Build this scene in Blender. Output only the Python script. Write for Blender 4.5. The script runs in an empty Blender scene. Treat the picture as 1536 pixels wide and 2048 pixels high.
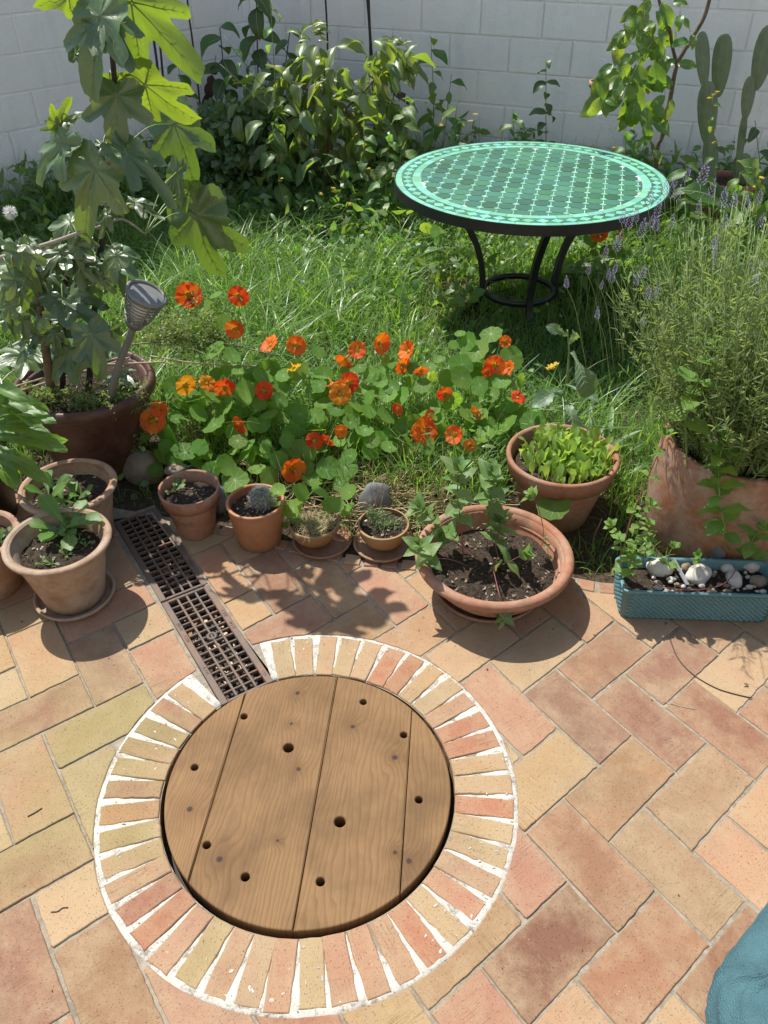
import bpy, bmesh, math, random
import numpy as np
from mathutils import Vector, Matrix, Euler, noise

# ------------------------------------------------------------------ camera, sky, sun, exposure
sc = bpy.context.scene
COL = sc.collection
PITCH, ROLL, CAM_H, FPX = 0.67331, -0.00908, 1.87707, 1650.0
_c, _s = math.cos(PITCH), math.sin(PITCH)
FW = Vector((0, _c, -_s)); _UP = Vector((0, _s, _c)); _RT = Vector((1, 0, 0))
RT = _RT * math.cos(ROLL) + _UP * math.sin(ROLL)
UP = _UP * math.cos(ROLL) - _RT * math.sin(ROLL)
CAM = Vector((0, 0, CAM_H))
cd = bpy.data.cameras.new('camera'); cam = bpy.data.objects.new('camera', cd); COL.objects.link(cam)
cd.sensor_fit = 'VERTICAL'; cd.sensor_height = 24.0; cd.lens = 24.0 * FPX / 2048
cd.clip_start = 0.05; cd.clip_end = 300
m = Matrix.Identity(4)
for k, v in enumerate((RT, UP, -FW)):
    for r in range(3): m[r][k] = v[r]
m.translation = CAM
cam.matrix_world = m
sc.camera = cam

SUN_EL, SUN_AZ = math.radians(59), math.radians(-39)      # azimuth from +Y towards +X
SUN = Vector((math.sin(SUN_AZ) * math.cos(SUN_EL), math.cos(SUN_AZ) * math.cos(SUN_EL), math.sin(SUN_EL)))
w = bpy.data.worlds.new('World'); sc.world = w; w.use_nodes = True
nt = w.node_tree; bg = nt.nodes['Background']
sky = nt.nodes.new('ShaderNodeTexSky'); sky.sky_type = 'NISHITA'; sky.sun_disc = False
sky.sun_elevation = SUN_EL; sky.sun_rotation = SUN_AZ
sky.air_density = 1.0; sky.dust_density = 1.2; sky.ozone_density = 1.0
nt.links.new(sky.outputs[0], bg.inputs[0]); bg.inputs[1].default_value = 0.13
sd = bpy.data.lights.new('sun', 'SUN'); sd.energy = 4.9; sd.angle = math.radians(0.53); sd.color = (1.0, 0.955, 0.88)
so = bpy.data.objects.new('sun', sd); COL.objects.link(so)
so.rotation_mode = 'QUATERNION'; so.rotation_quaternion = SUN.to_track_quat('Z', 'Y'); so.location = SUN * 20
vs = sc.view_settings; vs.view_transform = 'Standard'; vs.look = 'None'; vs.exposure = 0.62; vs.gamma = 1.0
vs.use_curve_mapping = False
sc.cycles.max_bounces = 8; sc.cycles.transmission_bounces = 6; sc.cycles.diffuse_bounces = 4
sc.cycles.caustics_reflective = False; sc.cycles.caustics_refractive = False
sc.cycles.sample_clamp_indirect = 6.0
sc.cycles.use_denoising = True

# ------------------------------------------------------------------ helpers
rng = random.Random(7)
nr = np.random.default_rng(11)

def ray(x, y):
    return (FW + RT * ((x - 768) / FPX) - UP * ((y - 1024) / FPX))
def at(x, y, z=0.0):
    """place on the height z seen at photo position x, y"""
    d = ray(x, y); t = (z - CAM_H) / d.z
    return CAM + d * t
def atY(x, y, Y):
    d = ray(x, y); return CAM + d * (Y / d.y)
def ppm(p):
    """photo pixels per metre at a place"""
    return FPX / (Vector(p) - CAM).dot(FW)

def link(o, parent=None):
    COL.objects.link(o)
    if parent is not None: o.parent = parent
    return o
def mesh(name, verts, faces, mats=(), smooth=False, midx=None):
    me = bpy.data.meshes.new(name)
    me.from_pydata([tuple(v) for v in verts], [], [tuple(f) for f in faces])
    for mt in mats: me.materials.append(mt)
    if midx is not None: me.polygons.foreach_set('material_index', np.asarray(midx, dtype=np.int32))
    if smooth: me.polygons.foreach_set('use_smooth', np.ones(len(me.polygons), dtype=bool))
    me.update()
    return me
def fast_mesh(name, V, quads, mats, midx=None, smooth=True):
    """V (n,3) array, quads (m,4) array"""
    me = bpy.data.meshes.new(name)
    me.vertices.add(len(V)); me.vertices.foreach_set('co', np.ascontiguousarray(V, dtype=np.float32).ravel())
    k = quads.shape[1]; n = len(quads)
    me.loops.add(n * k); me.loops.foreach_set('vertex_index', np.ascontiguousarray(quads, dtype=np.int32).ravel())
    me.polygons.add(n); me.polygons.foreach_set('loop_start', np.arange(0, n * k, k, dtype=np.int32))
    for mt in mats: me.materials.append(mt)
    if midx is not None: me.polygons.foreach_set('material_index', np.asarray(midx, dtype=np.int32))
    me.polygons.foreach_set('use_smooth', np.full(n, smooth, dtype=bool))
    me.update(calc_edges=True); me.validate()
    return me
def obj(name, me, parent=None, mat=None, loc=None, rot=None, color=None):
    o = bpy.data.objects.new(name, me)
    if mat is not None and isinstance(me, bpy.types.Mesh) and not len(me.materials): me.materials.append(mat)
    link(o, parent)
    if loc is not None: o.location = loc
    if rot is not None: o.rotation_euler = rot
    if color is not None: o.color = (*color, 1.0)
    return o
def tag(o, label, cat=None, group=None, kind=None):
    if label: o['label'] = label
    if cat: o['category'] = cat
    if group: o['group'] = group
    if kind: o['kind'] = kind
    return o
def thing(name, label, cat, loc=(0, 0, 0), rotz=0.0, group=None):
    o = bpy.data.objects.new(name, None); COL.objects.link(o)
    o.location = loc; o.rotation_euler = (0, 0, rotz); o.empty_display_size = 0.05
    return tag(o, label, cat, group)

class MB:
    """collects geometry for one mesh object"""
    def __init__(s): s.v = []; s.f = []; s.m = []
    def add(s, v, f, mi=0):
        b = len(s.v); s.v += [tuple(q) for q in v]
        s.f += [tuple(i + b for i in q) for q in f]; s.m += [mi] * len(f)
        return s
    def box(s, c, d, rotz=0.0, mi=0, ch=0.0):
        x, y, z = (k / 2 for k in d); co, si = math.cos(rotz), math.sin(rotz)
        P = []
        if ch <= 0:
            for sz in (-1, 1):
                for sx, sy in ((-1, -1), (1, -1), (1, 1), (-1, 1)): P.append((sx * x, sy * y, sz * z))
            F = [(3, 2, 1, 0), (4, 5, 6, 7), (0, 1, 5, 4), (1, 2, 6, 5), (2, 3, 7, 6), (3, 0, 4, 7)]
        else:
            for zz, k in ((-z, 0), (z - ch, 0), (z, ch)):
                for sx, sy in ((-1, -1), (1, -1), (1, 1), (-1, 1)): P.append((sx * (x - k), sy * (y - k), zz))
            F = [(3, 2, 1, 0), (8, 9, 10, 11)]
            for l in (0, 4):
                for k in range(4): F.append((l + k, l + (k + 1) % 4, l + 4 + (k + 1) % 4, l + 4 + k))
        P = [(p[0] * co - p[1] * si + c[0], p[0] * si + p[1] * co + c[1], p[2] + c[2]) for p in P]
        return s.add(P, F, mi)
    def tube(s, pts, rad, n=6, mi=0, cap=True, flat=None):
        pts = [Vector(p) for p in pts]
        if not hasattr(rad, '__len__'): rad = [rad] * len(pts)
        V = []; F = []
        ref = None
        for i, p in enumerate(pts):
            t = (pts[min(i + 1, len(pts) - 1)] - pts[max(i - 1, 0)])
            t = t.normalized() if t.length > 1e-9 else Vector((0, 0, 1))
            if ref is None:
                ref = t.orthogonal().normalized() if flat is None else (Vector(flat) - t * Vector(flat).dot(t)).normalized()
            else:
                ref = (ref - t * ref.dot(t))
                ref = ref.normalized() if ref.length > 1e-9 else t.orthogonal().normalized()
            b = t.cross(ref)
            for k in range(n):
                a = 2 * math.pi * k / n
                V.append(p + (ref * math.cos(a) + b * math.sin(a)) * rad[i])
        for i in range(len(pts) - 1):
            for k in range(n):
                F.append((i * n + k, i * n + (k + 1) % n, (i + 1) * n + (k + 1) % n, (i + 1) * n + k))
        if cap:
            F.append(tuple(range(n - 1, -1, -1))); F.append(tuple((len(pts) - 1) * n + k for k in range(n)))
        return s.add(V, F, mi)
    def lathe(s, prof, n=48, mi=0, c=(0, 0, 0), wob=0.0, closed=False):
        V = []; F = []
        for j, (r, z) in enumerate(prof):
            for k in range(n):
                a = 2 * math.pi * k / n
                q = 1 + wob * (math.sin(2 * a + 1.3) + 0.6 * math.sin(3 * a + z * 9))
                V.append((c[0] + r * q * math.cos(a), c[1] + r * q * math.sin(a), c[2] + z))
        m_ = len(prof)
        for j in range(m_ - 1 if not closed else m_):
            j2 = (j + 1) % m_
            for k in range(n):
                F.append((j * n + k, j * n + (k + 1) % n, j2 * n + (k + 1) % n, j2 * n + k))
        if not closed and prof[0][0] > 1e-6 and prof[0][1] <= prof[-1][1] + 1:
            F.append(tuple(range(n - 1, -1, -1)))
        return s.add(V, F, mi)
    def build(s, name, mats, parent=None, smooth=False, loc=None, rot=None, color=None):
        if not isinstance(mats, (list, tuple)): mats = [mats]
        me = mesh(name, s.v, s.f, mats, smooth, s.m)
        return obj(name, me, parent, loc=loc, rot=rot, color=color)
    def mesh(s, name, mats, smooth=False):
        if not isinstance(mats, (list, tuple)): mats = [mats]
        return mesh(name, s.v, s.f, mats, smooth, s.m)

def curve_pts(P, n=8):
    """Catmull-Rom through P"""
    P = [Vector(p) for p in P]; out = []
    Q = [P[0] * 2 - P[1]] + P + [P[-1] * 2 - P[-2]]
    for i in range(1, len(Q) - 2):
        a, b, c, d = Q[i - 1], Q[i], Q[i + 1], Q[i + 2]
        for k in range(n):
            t = k / n
            out.append(0.5 * ((2 * b) + (c - a) * t + (2 * a - 5 * b + 4 * c - d) * t * t + (3 * b - a - 3 * c + d) * t ** 3))
    out.append(P[-1]); return out
def frame(x, nrm):
    """rotation whose X is x and whose Z is near nrm"""
    x = Vector(x).normalized(); n = Vector(nrm); z = n - x * n.dot(x)
    z = z.normalized() if z.length > 1e-6 else x.orthogonal().normalized()
    y = z.cross(x); M = Matrix.Identity(4)
    for k, v in enumerate((x, y, z)):
        for r in range(3): M[r][k] = v[r]
    return M
def put(name, me, parent, p, x, nrm, scale, color=None):
    """part with its own matrix in world axes; the parent has no rotation or scale"""
    o = bpy.data.objects.new(name, me); COL.objects.link(o)
    M = frame(x, nrm)
    if hasattr(scale, '__len__'): S = Matrix.Diagonal((*scale, 1))
    else: S = Matrix.Diagonal((scale, scale, scale, 1))
    L = Vector(p) - (parent.location if parent is not None else Vector((0, 0, 0)))
    if parent is not None: o.parent = parent
    o.matrix_basis = Matrix.Translation(L) @ M @ S
    if color is not None: o.color = (*color, 1.0)
    return o

# ------------------------------------------------------------------ materials
def newmat(name):
    mt = bpy.data.materials.new(name); mt.use_nodes = True
    nt = mt.node_tree; b = nt.nodes['Principled BSDF']
    return mt, nt, b
def N(nt, t, **kw):
    n = nt.nodes.new(t)
    for k, v in kw.items():
        if k == 'ins':
            for a, b in v.items(): n.inputs[a].default_value = b
        else: setattr(n, k, v)
    return n
def L(nt, a, b): nt.links.new(a, b)
def ramp(nt, fac, stops, interp='LINEAR'):
    r = N(nt, 'ShaderNodeValToRGB'); cr = r.color_ramp; cr.interpolation = interp
    while len(cr.elements) < len(stops): cr.elements.new(0.5)
    for e, (p, c) in zip(cr.elements, stops):
        e.position = p; e.color = (*c, 1) if len(c) == 3 else c
    L(nt, fac, r.inputs[0]); return r
def mix(nt, fac, a, b, blend='MIX'):
    n = N(nt, 'ShaderNodeMix', data_type='RGBA', blend_type=blend)
    for sock, v in ((n.inputs[0], fac), (n.inputs[6], a), (n.inputs[7], b)):
        if hasattr(v, 'default_value') or isinstance(v, bpy.types.NodeSocket): L(nt, v, sock)
        elif isinstance(v, (int, float)): sock.default_value = v
        else: sock.default_value = (*v, 1)
    return n.outputs[2]
def math_(nt, op, a, b=None, c=None, clamp=False):
    n = N(nt, 'ShaderNodeMath', operation=op, use_clamp=clamp)
    for k, v in enumerate((a, b, c)):
        if v is None: continue
        if isinstance(v, (int, float)): n.inputs[k].default_value = v
        else: L(nt, v, n.inputs[k])
    return n.outputs[0]
def noise_(nt, vec, scale, detail=4, rough=0.55, dist=0.0):
    n = N(nt, 'ShaderNodeTexNoise', ins={'Scale': scale, 'Detail': detail, 'Roughness': rough, 'Distortion': dist})
    if vec is not None: L(nt, vec, n.inputs['Vector'])
    return n
def mapping(nt, vec, scale=(1, 1, 1), loc=(0, 0, 0), rot=(0, 0, 0)):
    n = N(nt, 'ShaderNodeMapping'); n.inputs['Scale'].default_value = scale
    n.inputs['Location'].default_value = loc; n.inputs['Rotation'].default_value = rot
    L(nt, vec, n.inputs['Vector']); return n.outputs[0]
def bump(nt, h, b, strength=0.3, dist=0.01):
    n = N(nt, 'ShaderNodeBump', ins={'Strength': strength, 'Distance': dist})
    L(nt, h, n.inputs['Height']); L(nt, n.outputs[0], b.inputs['Normal']); return n
def plain(name, col, rough=0.6, metal=0.0, var=0.12, vscale=20, bmp=0.0, bscale=60, spec=0.5):
    mt, nt, b = newmat(name)
    tc = N(nt, 'ShaderNodeTexCoord')
    n = noise_(nt, tc.outputs['Object'], vscale)
    lo = tuple(c * (1 - var) for c in col); hi = tuple(min(1, c * (1 + var)) for c in col)
    r = ramp(nt, n.outputs[0], [(0.3, lo), (0.7, hi)])
    L(nt, r.outputs[0], b.inputs['Base Color'])
    b.inputs['Roughness'].default_value = rough; b.inputs['Metallic'].default_value = metal
    b.inputs['Specular IOR Level'].default_value = spec
    if bmp:
        n2 = noise_(nt, tc.outputs['Object'], bscale); bump(nt, n2.outputs[0], b, bmp, 0.004)
    return mt
def leafmat(name, top, back, trans, rough=0.45, tfac=0.4, hue=0.04, val=0.35, spec=0.5, mottled=0.25, mscale=60):
    """thin leaf: glossy upper face, paler lower face, light shining through"""
    mt, nt, b = newmat(name)
    geo = N(nt, 'ShaderNodeNewGeometry'); oi = N(nt, 'ShaderNodeObjectInfo'); tc = N(nt, 'ShaderNodeTexCoord')
    rnd = math_(nt, 'FRACT', math_(nt, 'ADD', oi.outputs['Random'], geo.outputs['Random Per Island']))
    base = mix(nt, geo.outputs['Backfacing'], top, back)
    n = noise_(nt, tc.outputs['Object'], mscale, 3)
    mm = math_(nt, 'MULTIPLY_ADD', n.outputs[0], mottled * 2, 1 - mottled)
    hs = N(nt, 'ShaderNodeHueSaturation'); L(nt, base, hs.inputs['Color'])
    L(nt, math_(nt, 'MULTIPLY_ADD', rnd, hue * 2, 0.5 - hue), hs.inputs['Hue'])
    v = math_(nt, 'MULTIPLY_ADD', math_(nt, 'FRACT', math_(nt, 'MULTIPLY', rnd, 7.13)), val * 2, 1 - val)
    L(nt, math_(nt, 'MULTIPLY', v, mm), hs.inputs['Value'])
    L(nt, hs.outputs[0], b.inputs['Base Color'])
    b.inputs['Roughness'].default_value = rough; b.inputs['Specular IOR Level'].default_value = spec
    tr = N(nt, 'ShaderNodeBsdfTranslucent')
    h2 = N(nt, 'ShaderNodeHueSaturation'); h2.inputs['Color'].default_value = (*trans, 1)
    L(nt, math_(nt, 'MULTIPLY_ADD', rnd, hue * 2, 0.5 - hue), h2.inputs['Hue']); L(nt, mm, h2.inputs['Value'])
    L(nt, h2.outputs[0], tr.inputs['Color'])
    mx = N(nt, 'ShaderNodeMixShader'); mx.inputs[0].default_value = tfac
    L(nt, b.outputs[0], mx.inputs[1]); L(nt, tr.outputs[0], mx.inputs[2])
    L(nt, mx.outputs[0], nt.nodes['Material Output'].inputs['Surface'])
    bn = N(nt, 'ShaderNodeBump', ins={'Strength': 0.25, 'Distance': 0.003}); L(nt, n.outputs[0], bn.inputs['Height'])
    L(nt, bn.outputs[0], b.inputs['Normal'])
    return mt
M = {}
# ------------------------------------------------------------------ the setting: ground, patio, drain, well, walls
def mat_tile():
    mt, nt, b = newmat('handmade_clay_tile')
    oi = N(nt, 'ShaderNodeObjectInfo'); tc = N(nt, 'ShaderNodeTexCoord')
    off = N(nt, 'ShaderNodeVectorMath', operation='ADD'); L(nt, tc.outputs['Object'], off.inputs[0])
    sc3 = N(nt, 'ShaderNodeVectorMath', operation='SCALE'); sc3.inputs['Scale'].default_value = 37.0
    cx = N(nt, 'ShaderNodeCombineXYZ'); L(nt, oi.outputs['Random'], cx.inputs[0]); L(nt, oi.outputs['Random'], cx.inputs[1])
    L(nt, cx.outputs[0], sc3.inputs[0]); L(nt, sc3.outputs[0], off.inputs[1]); v = off.outputs[0]
    # pale kiln skin towards the edges and in clouds
    sep = N(nt, 'ShaderNodeSeparateXYZ'); L(nt, tc.outputs['Generated'], sep.inputs[0])
    ex = math_(nt, 'ABSOLUTE', math_(nt, 'SUBTRACT', sep.outputs[0], 0.5)); ey = math_(nt, 'ABSOLUTE', math_(nt, 'SUBTRACT', sep.outputs[1], 0.5))
    edge = math_(nt, 'MAXIMUM', ex, ey)
    cl = noise_(nt, v, 9.0, 5, 0.6)
    cl2 = noise_(nt, v, 34.0, 6, 0.7)
    f = math_(nt, 'ADD', math_(nt, 'ADD', math_(nt, 'MULTIPLY', edge, 0.5), math_(nt, 'MULTIPLY', math_(nt, 'SUBTRACT', cl.outputs[0], 0.5), 1.3)), math_(nt, 'MULTIPLY', math_(nt, 'SUBTRACT', cl2.outputs[0], 0.5), 0.7))
    fr = ramp(nt, f, [(0.0, (0, 0, 0)), (0.5, (1, 1, 1))])
    pale = mix(nt, 0.72, oi.outputs['Color'], (0.345, 0.255, 0.145))
    col = mix(nt, math_(nt, 'MULTIPLY', fr.outputs[0], 0.9), oi.outputs['Color'], pale)
    # rosy patches
    c2 = noise_(nt, v, 5.0, 3, 0.5)
    col = mix(nt, math_(nt, 'MULTIPLY', ramp(nt, c2.outputs[0], [(0.5, (0, 0, 0)), (0.72, (1, 1, 1))]).outputs[0], 0.28), col, (0.30, 0.135, 0.07))
    # drag marks across the short side
    st = noise_(nt, mapping(nt, v, (300, 9, 40)), 1.0, 5, 0.65)
    stf = ramp(nt, st.outputs[0], [(0.34, (1, 1, 1)), (0.46, (0, 0, 0))])
    msk = ramp(nt, noise_(nt, v, 7.0, 2).outputs[0], [(0.50, (0, 0, 0)), (0.66, (1, 1, 1))])
    col = mix(nt, math_(nt, 'MULTIPLY', math_(nt, 'MULTIPLY', stf.outputs[0], msk.outputs[0]), 0.34), col, (0.13, 0.08, 0.045))
    # pits, short and dark
    pv = mapping(nt, v, (420, 130, 100))
    pit = noise_(nt, pv, 1.0, 2, 0.5)
    pf = ramp(nt, pit.outputs[0], [(0.29, (1, 1, 1)), (0.35, (0, 0, 0))])
    col = mix(nt, math_(nt, 'MULTIPLY', math_(nt, 'MULTIPLY', pf.outputs[0], 0.75), ramp(nt, noise_(nt, v, 11.0, 3).outputs[0], [(0.40, (0.12, 0.12, 0.12)), (0.62, (1, 1, 1))]).outputs[0]), col, (0.10, 0.06, 0.035))
    # lime specks
    ls = N(nt, 'ShaderNodeTexVoronoi', ins={'Scale': 95.0, 'Randomness': 1.0}); L(nt, v, ls.inputs['Vector'])
    lf = ramp(nt, ls.outputs['Distance'], [(0.05, (1, 1, 1)), (0.09, (0, 0, 0))])
    lm = ramp(nt, noise_(nt, v, 22.0, 2).outputs[0], [(0.56, (0, 0, 0)), (0.62, (1, 1, 1))])
    col = mix(nt, math_(nt, 'MULTIPLY', lf.outputs[0], lm.outputs[0]), col, (0.46, 0.42, 0.34))
    # yellow-green lichen film on the patio's left side
    geo = N(nt, 'ShaderNodeNewGeometry')
    d = N(nt, 'ShaderNodeVectorMath', operation='DISTANCE'); L(nt, geo.outputs['Position'], d.inputs[0]); d.inputs[1].default_value = (-0.78, 1.30, 0)
    gn = noise_(nt, geo.outputs['Position'], 6.0, 4, 0.6)
    gf = math_(nt, 'SUBTRACT', math_(nt, 'ADD', gn.outputs[0], 0.06), math_(nt, 'MULTIPLY', d.outputs['Value'], 1.5))
    gr = ramp(nt, gf, [(0.0, (0, 0, 0)), (0.35, (1, 1, 1))])
    col = mix(nt, math_(nt, 'MULTIPLY', gr.outputs[0], 0.5), col, (0.24, 0.205, 0.075))
    grime = noise_(nt, geo.outputs['Position'], 2.6, 6, 0.68); col = mix(nt, math_(nt, 'MULTIPLY', ramp(nt, grime.outputs[0], [(0.48, (0, 0, 0)), (0.75, (1, 1, 1))]).outputs[0], 0.42), col, (0.135, 0.098, 0.062))
    rim_ = ramp(nt, math_(nt, 'ADD', edge, math_(nt, 'MULTIPLY', math_(nt, 'SUBTRACT', noise_(nt, v, 30.0, 4).outputs[0], 0.5), 0.10)), [(0.475, (0, 0, 0)), (0.51, (1, 1, 1))])
    col = mix(nt, math_(nt, 'MULTIPLY', rim_.outputs[0], 0.45), col, (0.15, 0.105, 0.06))
    fine = noise_(nt, v, 240.0, 3, 0.6)
    col = mix(nt, 0.18, col, mix(nt, fine.outputs[0], (0.1, 0.1, 0.1), (0.95, 0.95, 0.95)), 'OVERLAY')
    hsv = N(nt, 'ShaderNodeHueSaturation'); L(nt, col, hsv.inputs['Color']); hsv.inputs['Hue'].default_value = 0.500; hsv.inputs['Saturation'].default_value = 0.91; hsv.inputs['Value'].default_value = 0.99; col = hsv.outputs[0]
    L(nt, col, b.inputs['Base Color']); b.inputs['Roughness'].default_value = 0.9
    b.inputs['Specular IOR Level'].default_value = 0.08
    h = math_(nt, 'SUBTRACT', math_(nt, 'MULTIPLY', fine.outputs[0], 0.25), math_(nt, 'ADD', math_(nt, 'MULTIPLY', pf.outputs[0], 1.0), math_(nt, 'MULTIPLY', math_(nt, 'MULTIPLY', stf.outputs[0], msk.outputs[0]), 0.35)))
    h = math_(nt, 'ADD', h, math_(nt, 'MULTIPLY', cl.outputs[0], 1.5))
    bump(nt, h, b, 0.75, 0.003)
    return mt
def mat_mortar(name, lo, hi, dirt, amount, scale=40):
    mt, nt, b = newmat(name)
    tc = N(nt, 'ShaderNodeTexCoord'); v = tc.outputs['Object']
    n = noise_(nt, v, scale, 6, 0.65)
    col = ramp(nt, n.outputs[0], [(0.3, lo), (0.7, hi)]).outputs[0]
    n2 = noise_(nt, v, 16.0, 5, 0.7); n3 = noise_(nt, v, 130.0, 4, 0.7)
    f = ramp(nt, math_(nt, 'ADD', math_(nt, 'MULTIPLY', n2.outputs[0], 0.65), math_(nt, 'MULTIPLY', n3.outputs[0], 0.5)), [(0.57, (0, 0, 0)), (0.70, (1, 1, 1))])
    col = mix(nt, math_(nt, 'MULTIPLY', f.outputs[0], amount), col, dirt)
    L(nt, col, b.inputs['Base Color']); b.inputs['Roughness'].default_value = 0.9
    b.inputs['Specular IOR Level'].default_value = 0.2
    bump(nt, n3.outputs[0], b, 0.6, 0.004)
    return mt
def mat_soil(name='soil', dark=(0.028, 0.02, 0.014), lite=(0.10, 0.075, 0.05)):
    mt, nt, b = newmat(name)
    tc = N(nt, 'ShaderNodeTexCoord'); v = tc.outputs['Object']
    n = noise_(nt, v, 70, 8, 0.72)
    col = ramp(nt, n.outputs[0], [(0.35, dark), (0.62, lite), (0.75, tuple(c * 2.2 for c in lite))]).outputs[0]
    vr = N(nt, 'ShaderNodeTexVoronoi', ins={'Scale': 110.0}); L(nt, v, vr.inputs['Vector'])
    f = ramp(nt, vr.outputs['Distance'], [(0.10, (1, 1, 1)), (0.16, (0, 0, 0))])
    m2 = ramp(nt, noise_(nt, v, 45.0, 2).outputs[0], [(0.62, (0, 0, 0)), (0.66, (1, 1, 1))])
    col = mix(nt, math_(nt, 'MULTIPLY', f.outputs[0], m2.outputs[0]), col, (0.30, 0.26, 0.20))
    L(nt, col, b.inputs['Base Color']); b.inputs['Roughness'].default_value = 0.95; b.inputs['Specular IOR Level'].default_value = 0.2
    bump(nt, n.outputs[0], b, 1.0, 0.012)
    return mt
def mat_paint():
    mt, nt, b = newmat('white_wall_paint')
    geo = N(nt, 'ShaderNodeNewGeometry'); v = geo.outputs['Position']
    n = noise_(nt, v, 3.0, 5, 0.6)
    col = ramp(nt, n.outputs[0], [(0.3, (0.84, 0.815, 0.77)), (0.7, (0.90, 0.875, 0.83))]).outputs[0]
    n2 = noise_(nt, mapping(nt, v, (9, 9, 1.2)), 1.0, 4, 0.6)
    col = mix(nt, math_(nt, 'MULTIPLY', ramp(nt, n2.outputs[0], [(0.55, (0, 0, 0)), (0.8, (1, 1, 1))]).outputs[0], 0.25), col, (0.48, 0.47, 0.44))
    sz = N(nt, 'ShaderNodeSeparateXYZ'); L(nt, v, sz.inputs[0]); fo = ramp(nt, math_(nt, 'ADD', sz.outputs[2], math_(nt, 'MULTIPLY', n.outputs[0], 0.5)), [(0.25, (1, 1, 1)), (0.7, (0, 0, 0))])
    col = mix(nt, math_(nt, 'MULTIPLY', fo.outputs[0], 0.45), col, (0.36, 0.34, 0.28))
    L(nt, col, b.inputs['Base Color']); b.inputs['Roughness'].default_value = 0.75
    n3 = noise_(nt, v, 55, 5, 0.65); n4 = noise_(nt, v, 260, 2, 0.5)
    h = math_(nt, 'ADD', n3.outputs[0], math_(nt, 'MULTIPLY', n4.outputs[0], 0.35))
    n5 = noise_(nt, v, 9, 3, 0.5); h = math_(nt, 'ADD', h, math_(nt, 'MULTIPLY', n5.outputs[0], 2.0)); bump(nt, h, b, 0.5, 0.008)
    return mt
M['tile'] = mat_tile()
M['joint'] = mat_mortar('grey_cement_joint', (0.19, 0.165, 0.125), (0.31, 0.27, 0.21), (0.10, 0.09, 0.055), 0.5)
M['lime'] = mat_mortar('white_lime_mortar', (0.41, 0.385, 0.33), (0.54, 0.515, 0.46), (0.18, 0.16, 0.13), 0.9)
M['soil'] = mat_soil()
M['pot_soil'] = mat_soil('potting_soil', (0.018, 0.013, 0.009), (0.075, 0.055, 0.038))
M['paint'] = mat_paint()

# ---- big ground sheet, garden soil
gnd = obj('ground', mesh('ground', [(-150, -150, -0.12), (150, -150, -0.12), (150, 150, -0.12), (-150, 150, -0.12)], [(0, 1, 2, 3)], [plain('dry_earth', (0.16, 0.12, 0.08), 0.95, vscale=2)]))
tag(gnd, 'bare earth ground', None, kind='structure')

def border_y(x):
    """front edge of the bed: patio ends here"""
    P = [(-3.0, 2.60), (-1.3, 2.50), (-1.05, 2.405), (-0.90, 2.365), (-0.80, 2.335), (-0.535, 2.275), (-0.365, 2.205), (-0.117, 2.12), (0.25, 2.07), (0.633, 1.995), (0.73, 1.965), (1.2, 1.93), (3.2, 1.80)]
    for (a, b), (c, d) in zip(P, P[1:]):
        if x <= c: return b + (d - b) * max(0, (x - a)) / (c - a)
    return P[-1][1]

def garden_z(x, y):
    d = y - border_y(x)
    return -0.004 + 0.045 * min(1, max(0, (d - .12) / 0.55)) + 0.02 * noise.noise((x * 2.2, y * 2.2, 0.3)) * min(1, max(0, (d - .1) / 0.3)) + 0.008 * noise.noise((x * 11, y * 11, 1.7)) * min(1, max(0, (d - .06) / .2))
gx = np.linspace(-3.2, 3.6, 137); V = []; F = []
ny = 100
for i, x in enumerate(gx):
    y0 = border_y(x) - 0.02; y1 = 7.6
    for j in range(ny):
        t = (j / (ny - 1)) ** 1.6; y = y0 + (y1 - y0) * t
        V.append((x, y, garden_z(x, y) if j else -0.05))
for i in range(len(gx) - 1):
    for j in range(ny - 1):
        F.append((i * ny + j, (i + 1) * ny + j, (i + 1) * ny + j + 1, i * ny + j + 1))
gs = obj('garden_soil', mesh('garden_soil', V, F, [M['soil']], True)); tag(gs, 'dark garden soil under the grass', None, kind='structure')

# ---- patio: herringbone clay tiles
LC = np.array([[-0.0541, -0.0294], [0.1166, 0.488], [0.207, 0.0064], [0.1371, -0.1955], [0.1958, 0.1733], [-0.1184, 0.0576], [-0.094, -0.013], [0.0482, 0.0473], [0.0438, -0.0501], [-0.0784, 0.0458]])
LU = (0.63163842, -0.77526312); LV = (-0.77526312, -0.63163842)
def lat(i, j):
    I_, J_ = max(-12, min(5, i)) / 8, max(-6, min(11, j)) / 8
    bs = np.array([1, I_, J_, I_ * I_, I_ * J_, J_ * J_, I_ ** 3, I_ * I_ * J_, I_ * J_ * J_, J_ ** 3])
    d = bs @ LC; a, b = i + d[0], j + d[1]
    return Vector((0.67196 + 0.145 * (a * LU[0] + b * LV[0]), 1.36153 + 0.145 * (a * LU[1] + b * LV[1])))
RC = Vector((-0.200, 1.2172)); R_OUT, R_IN = 0.5315, 0.3755            # ring of bricks
GD = Vector((-0.5285, 0.849)).normalized(); GN = Vector((GD.y, -GD.x))  # drain direction and its right hand
G0 = Vector((-0.3935, 1.5265)); G_W = 0.167; G_LEN = 0.487

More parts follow.
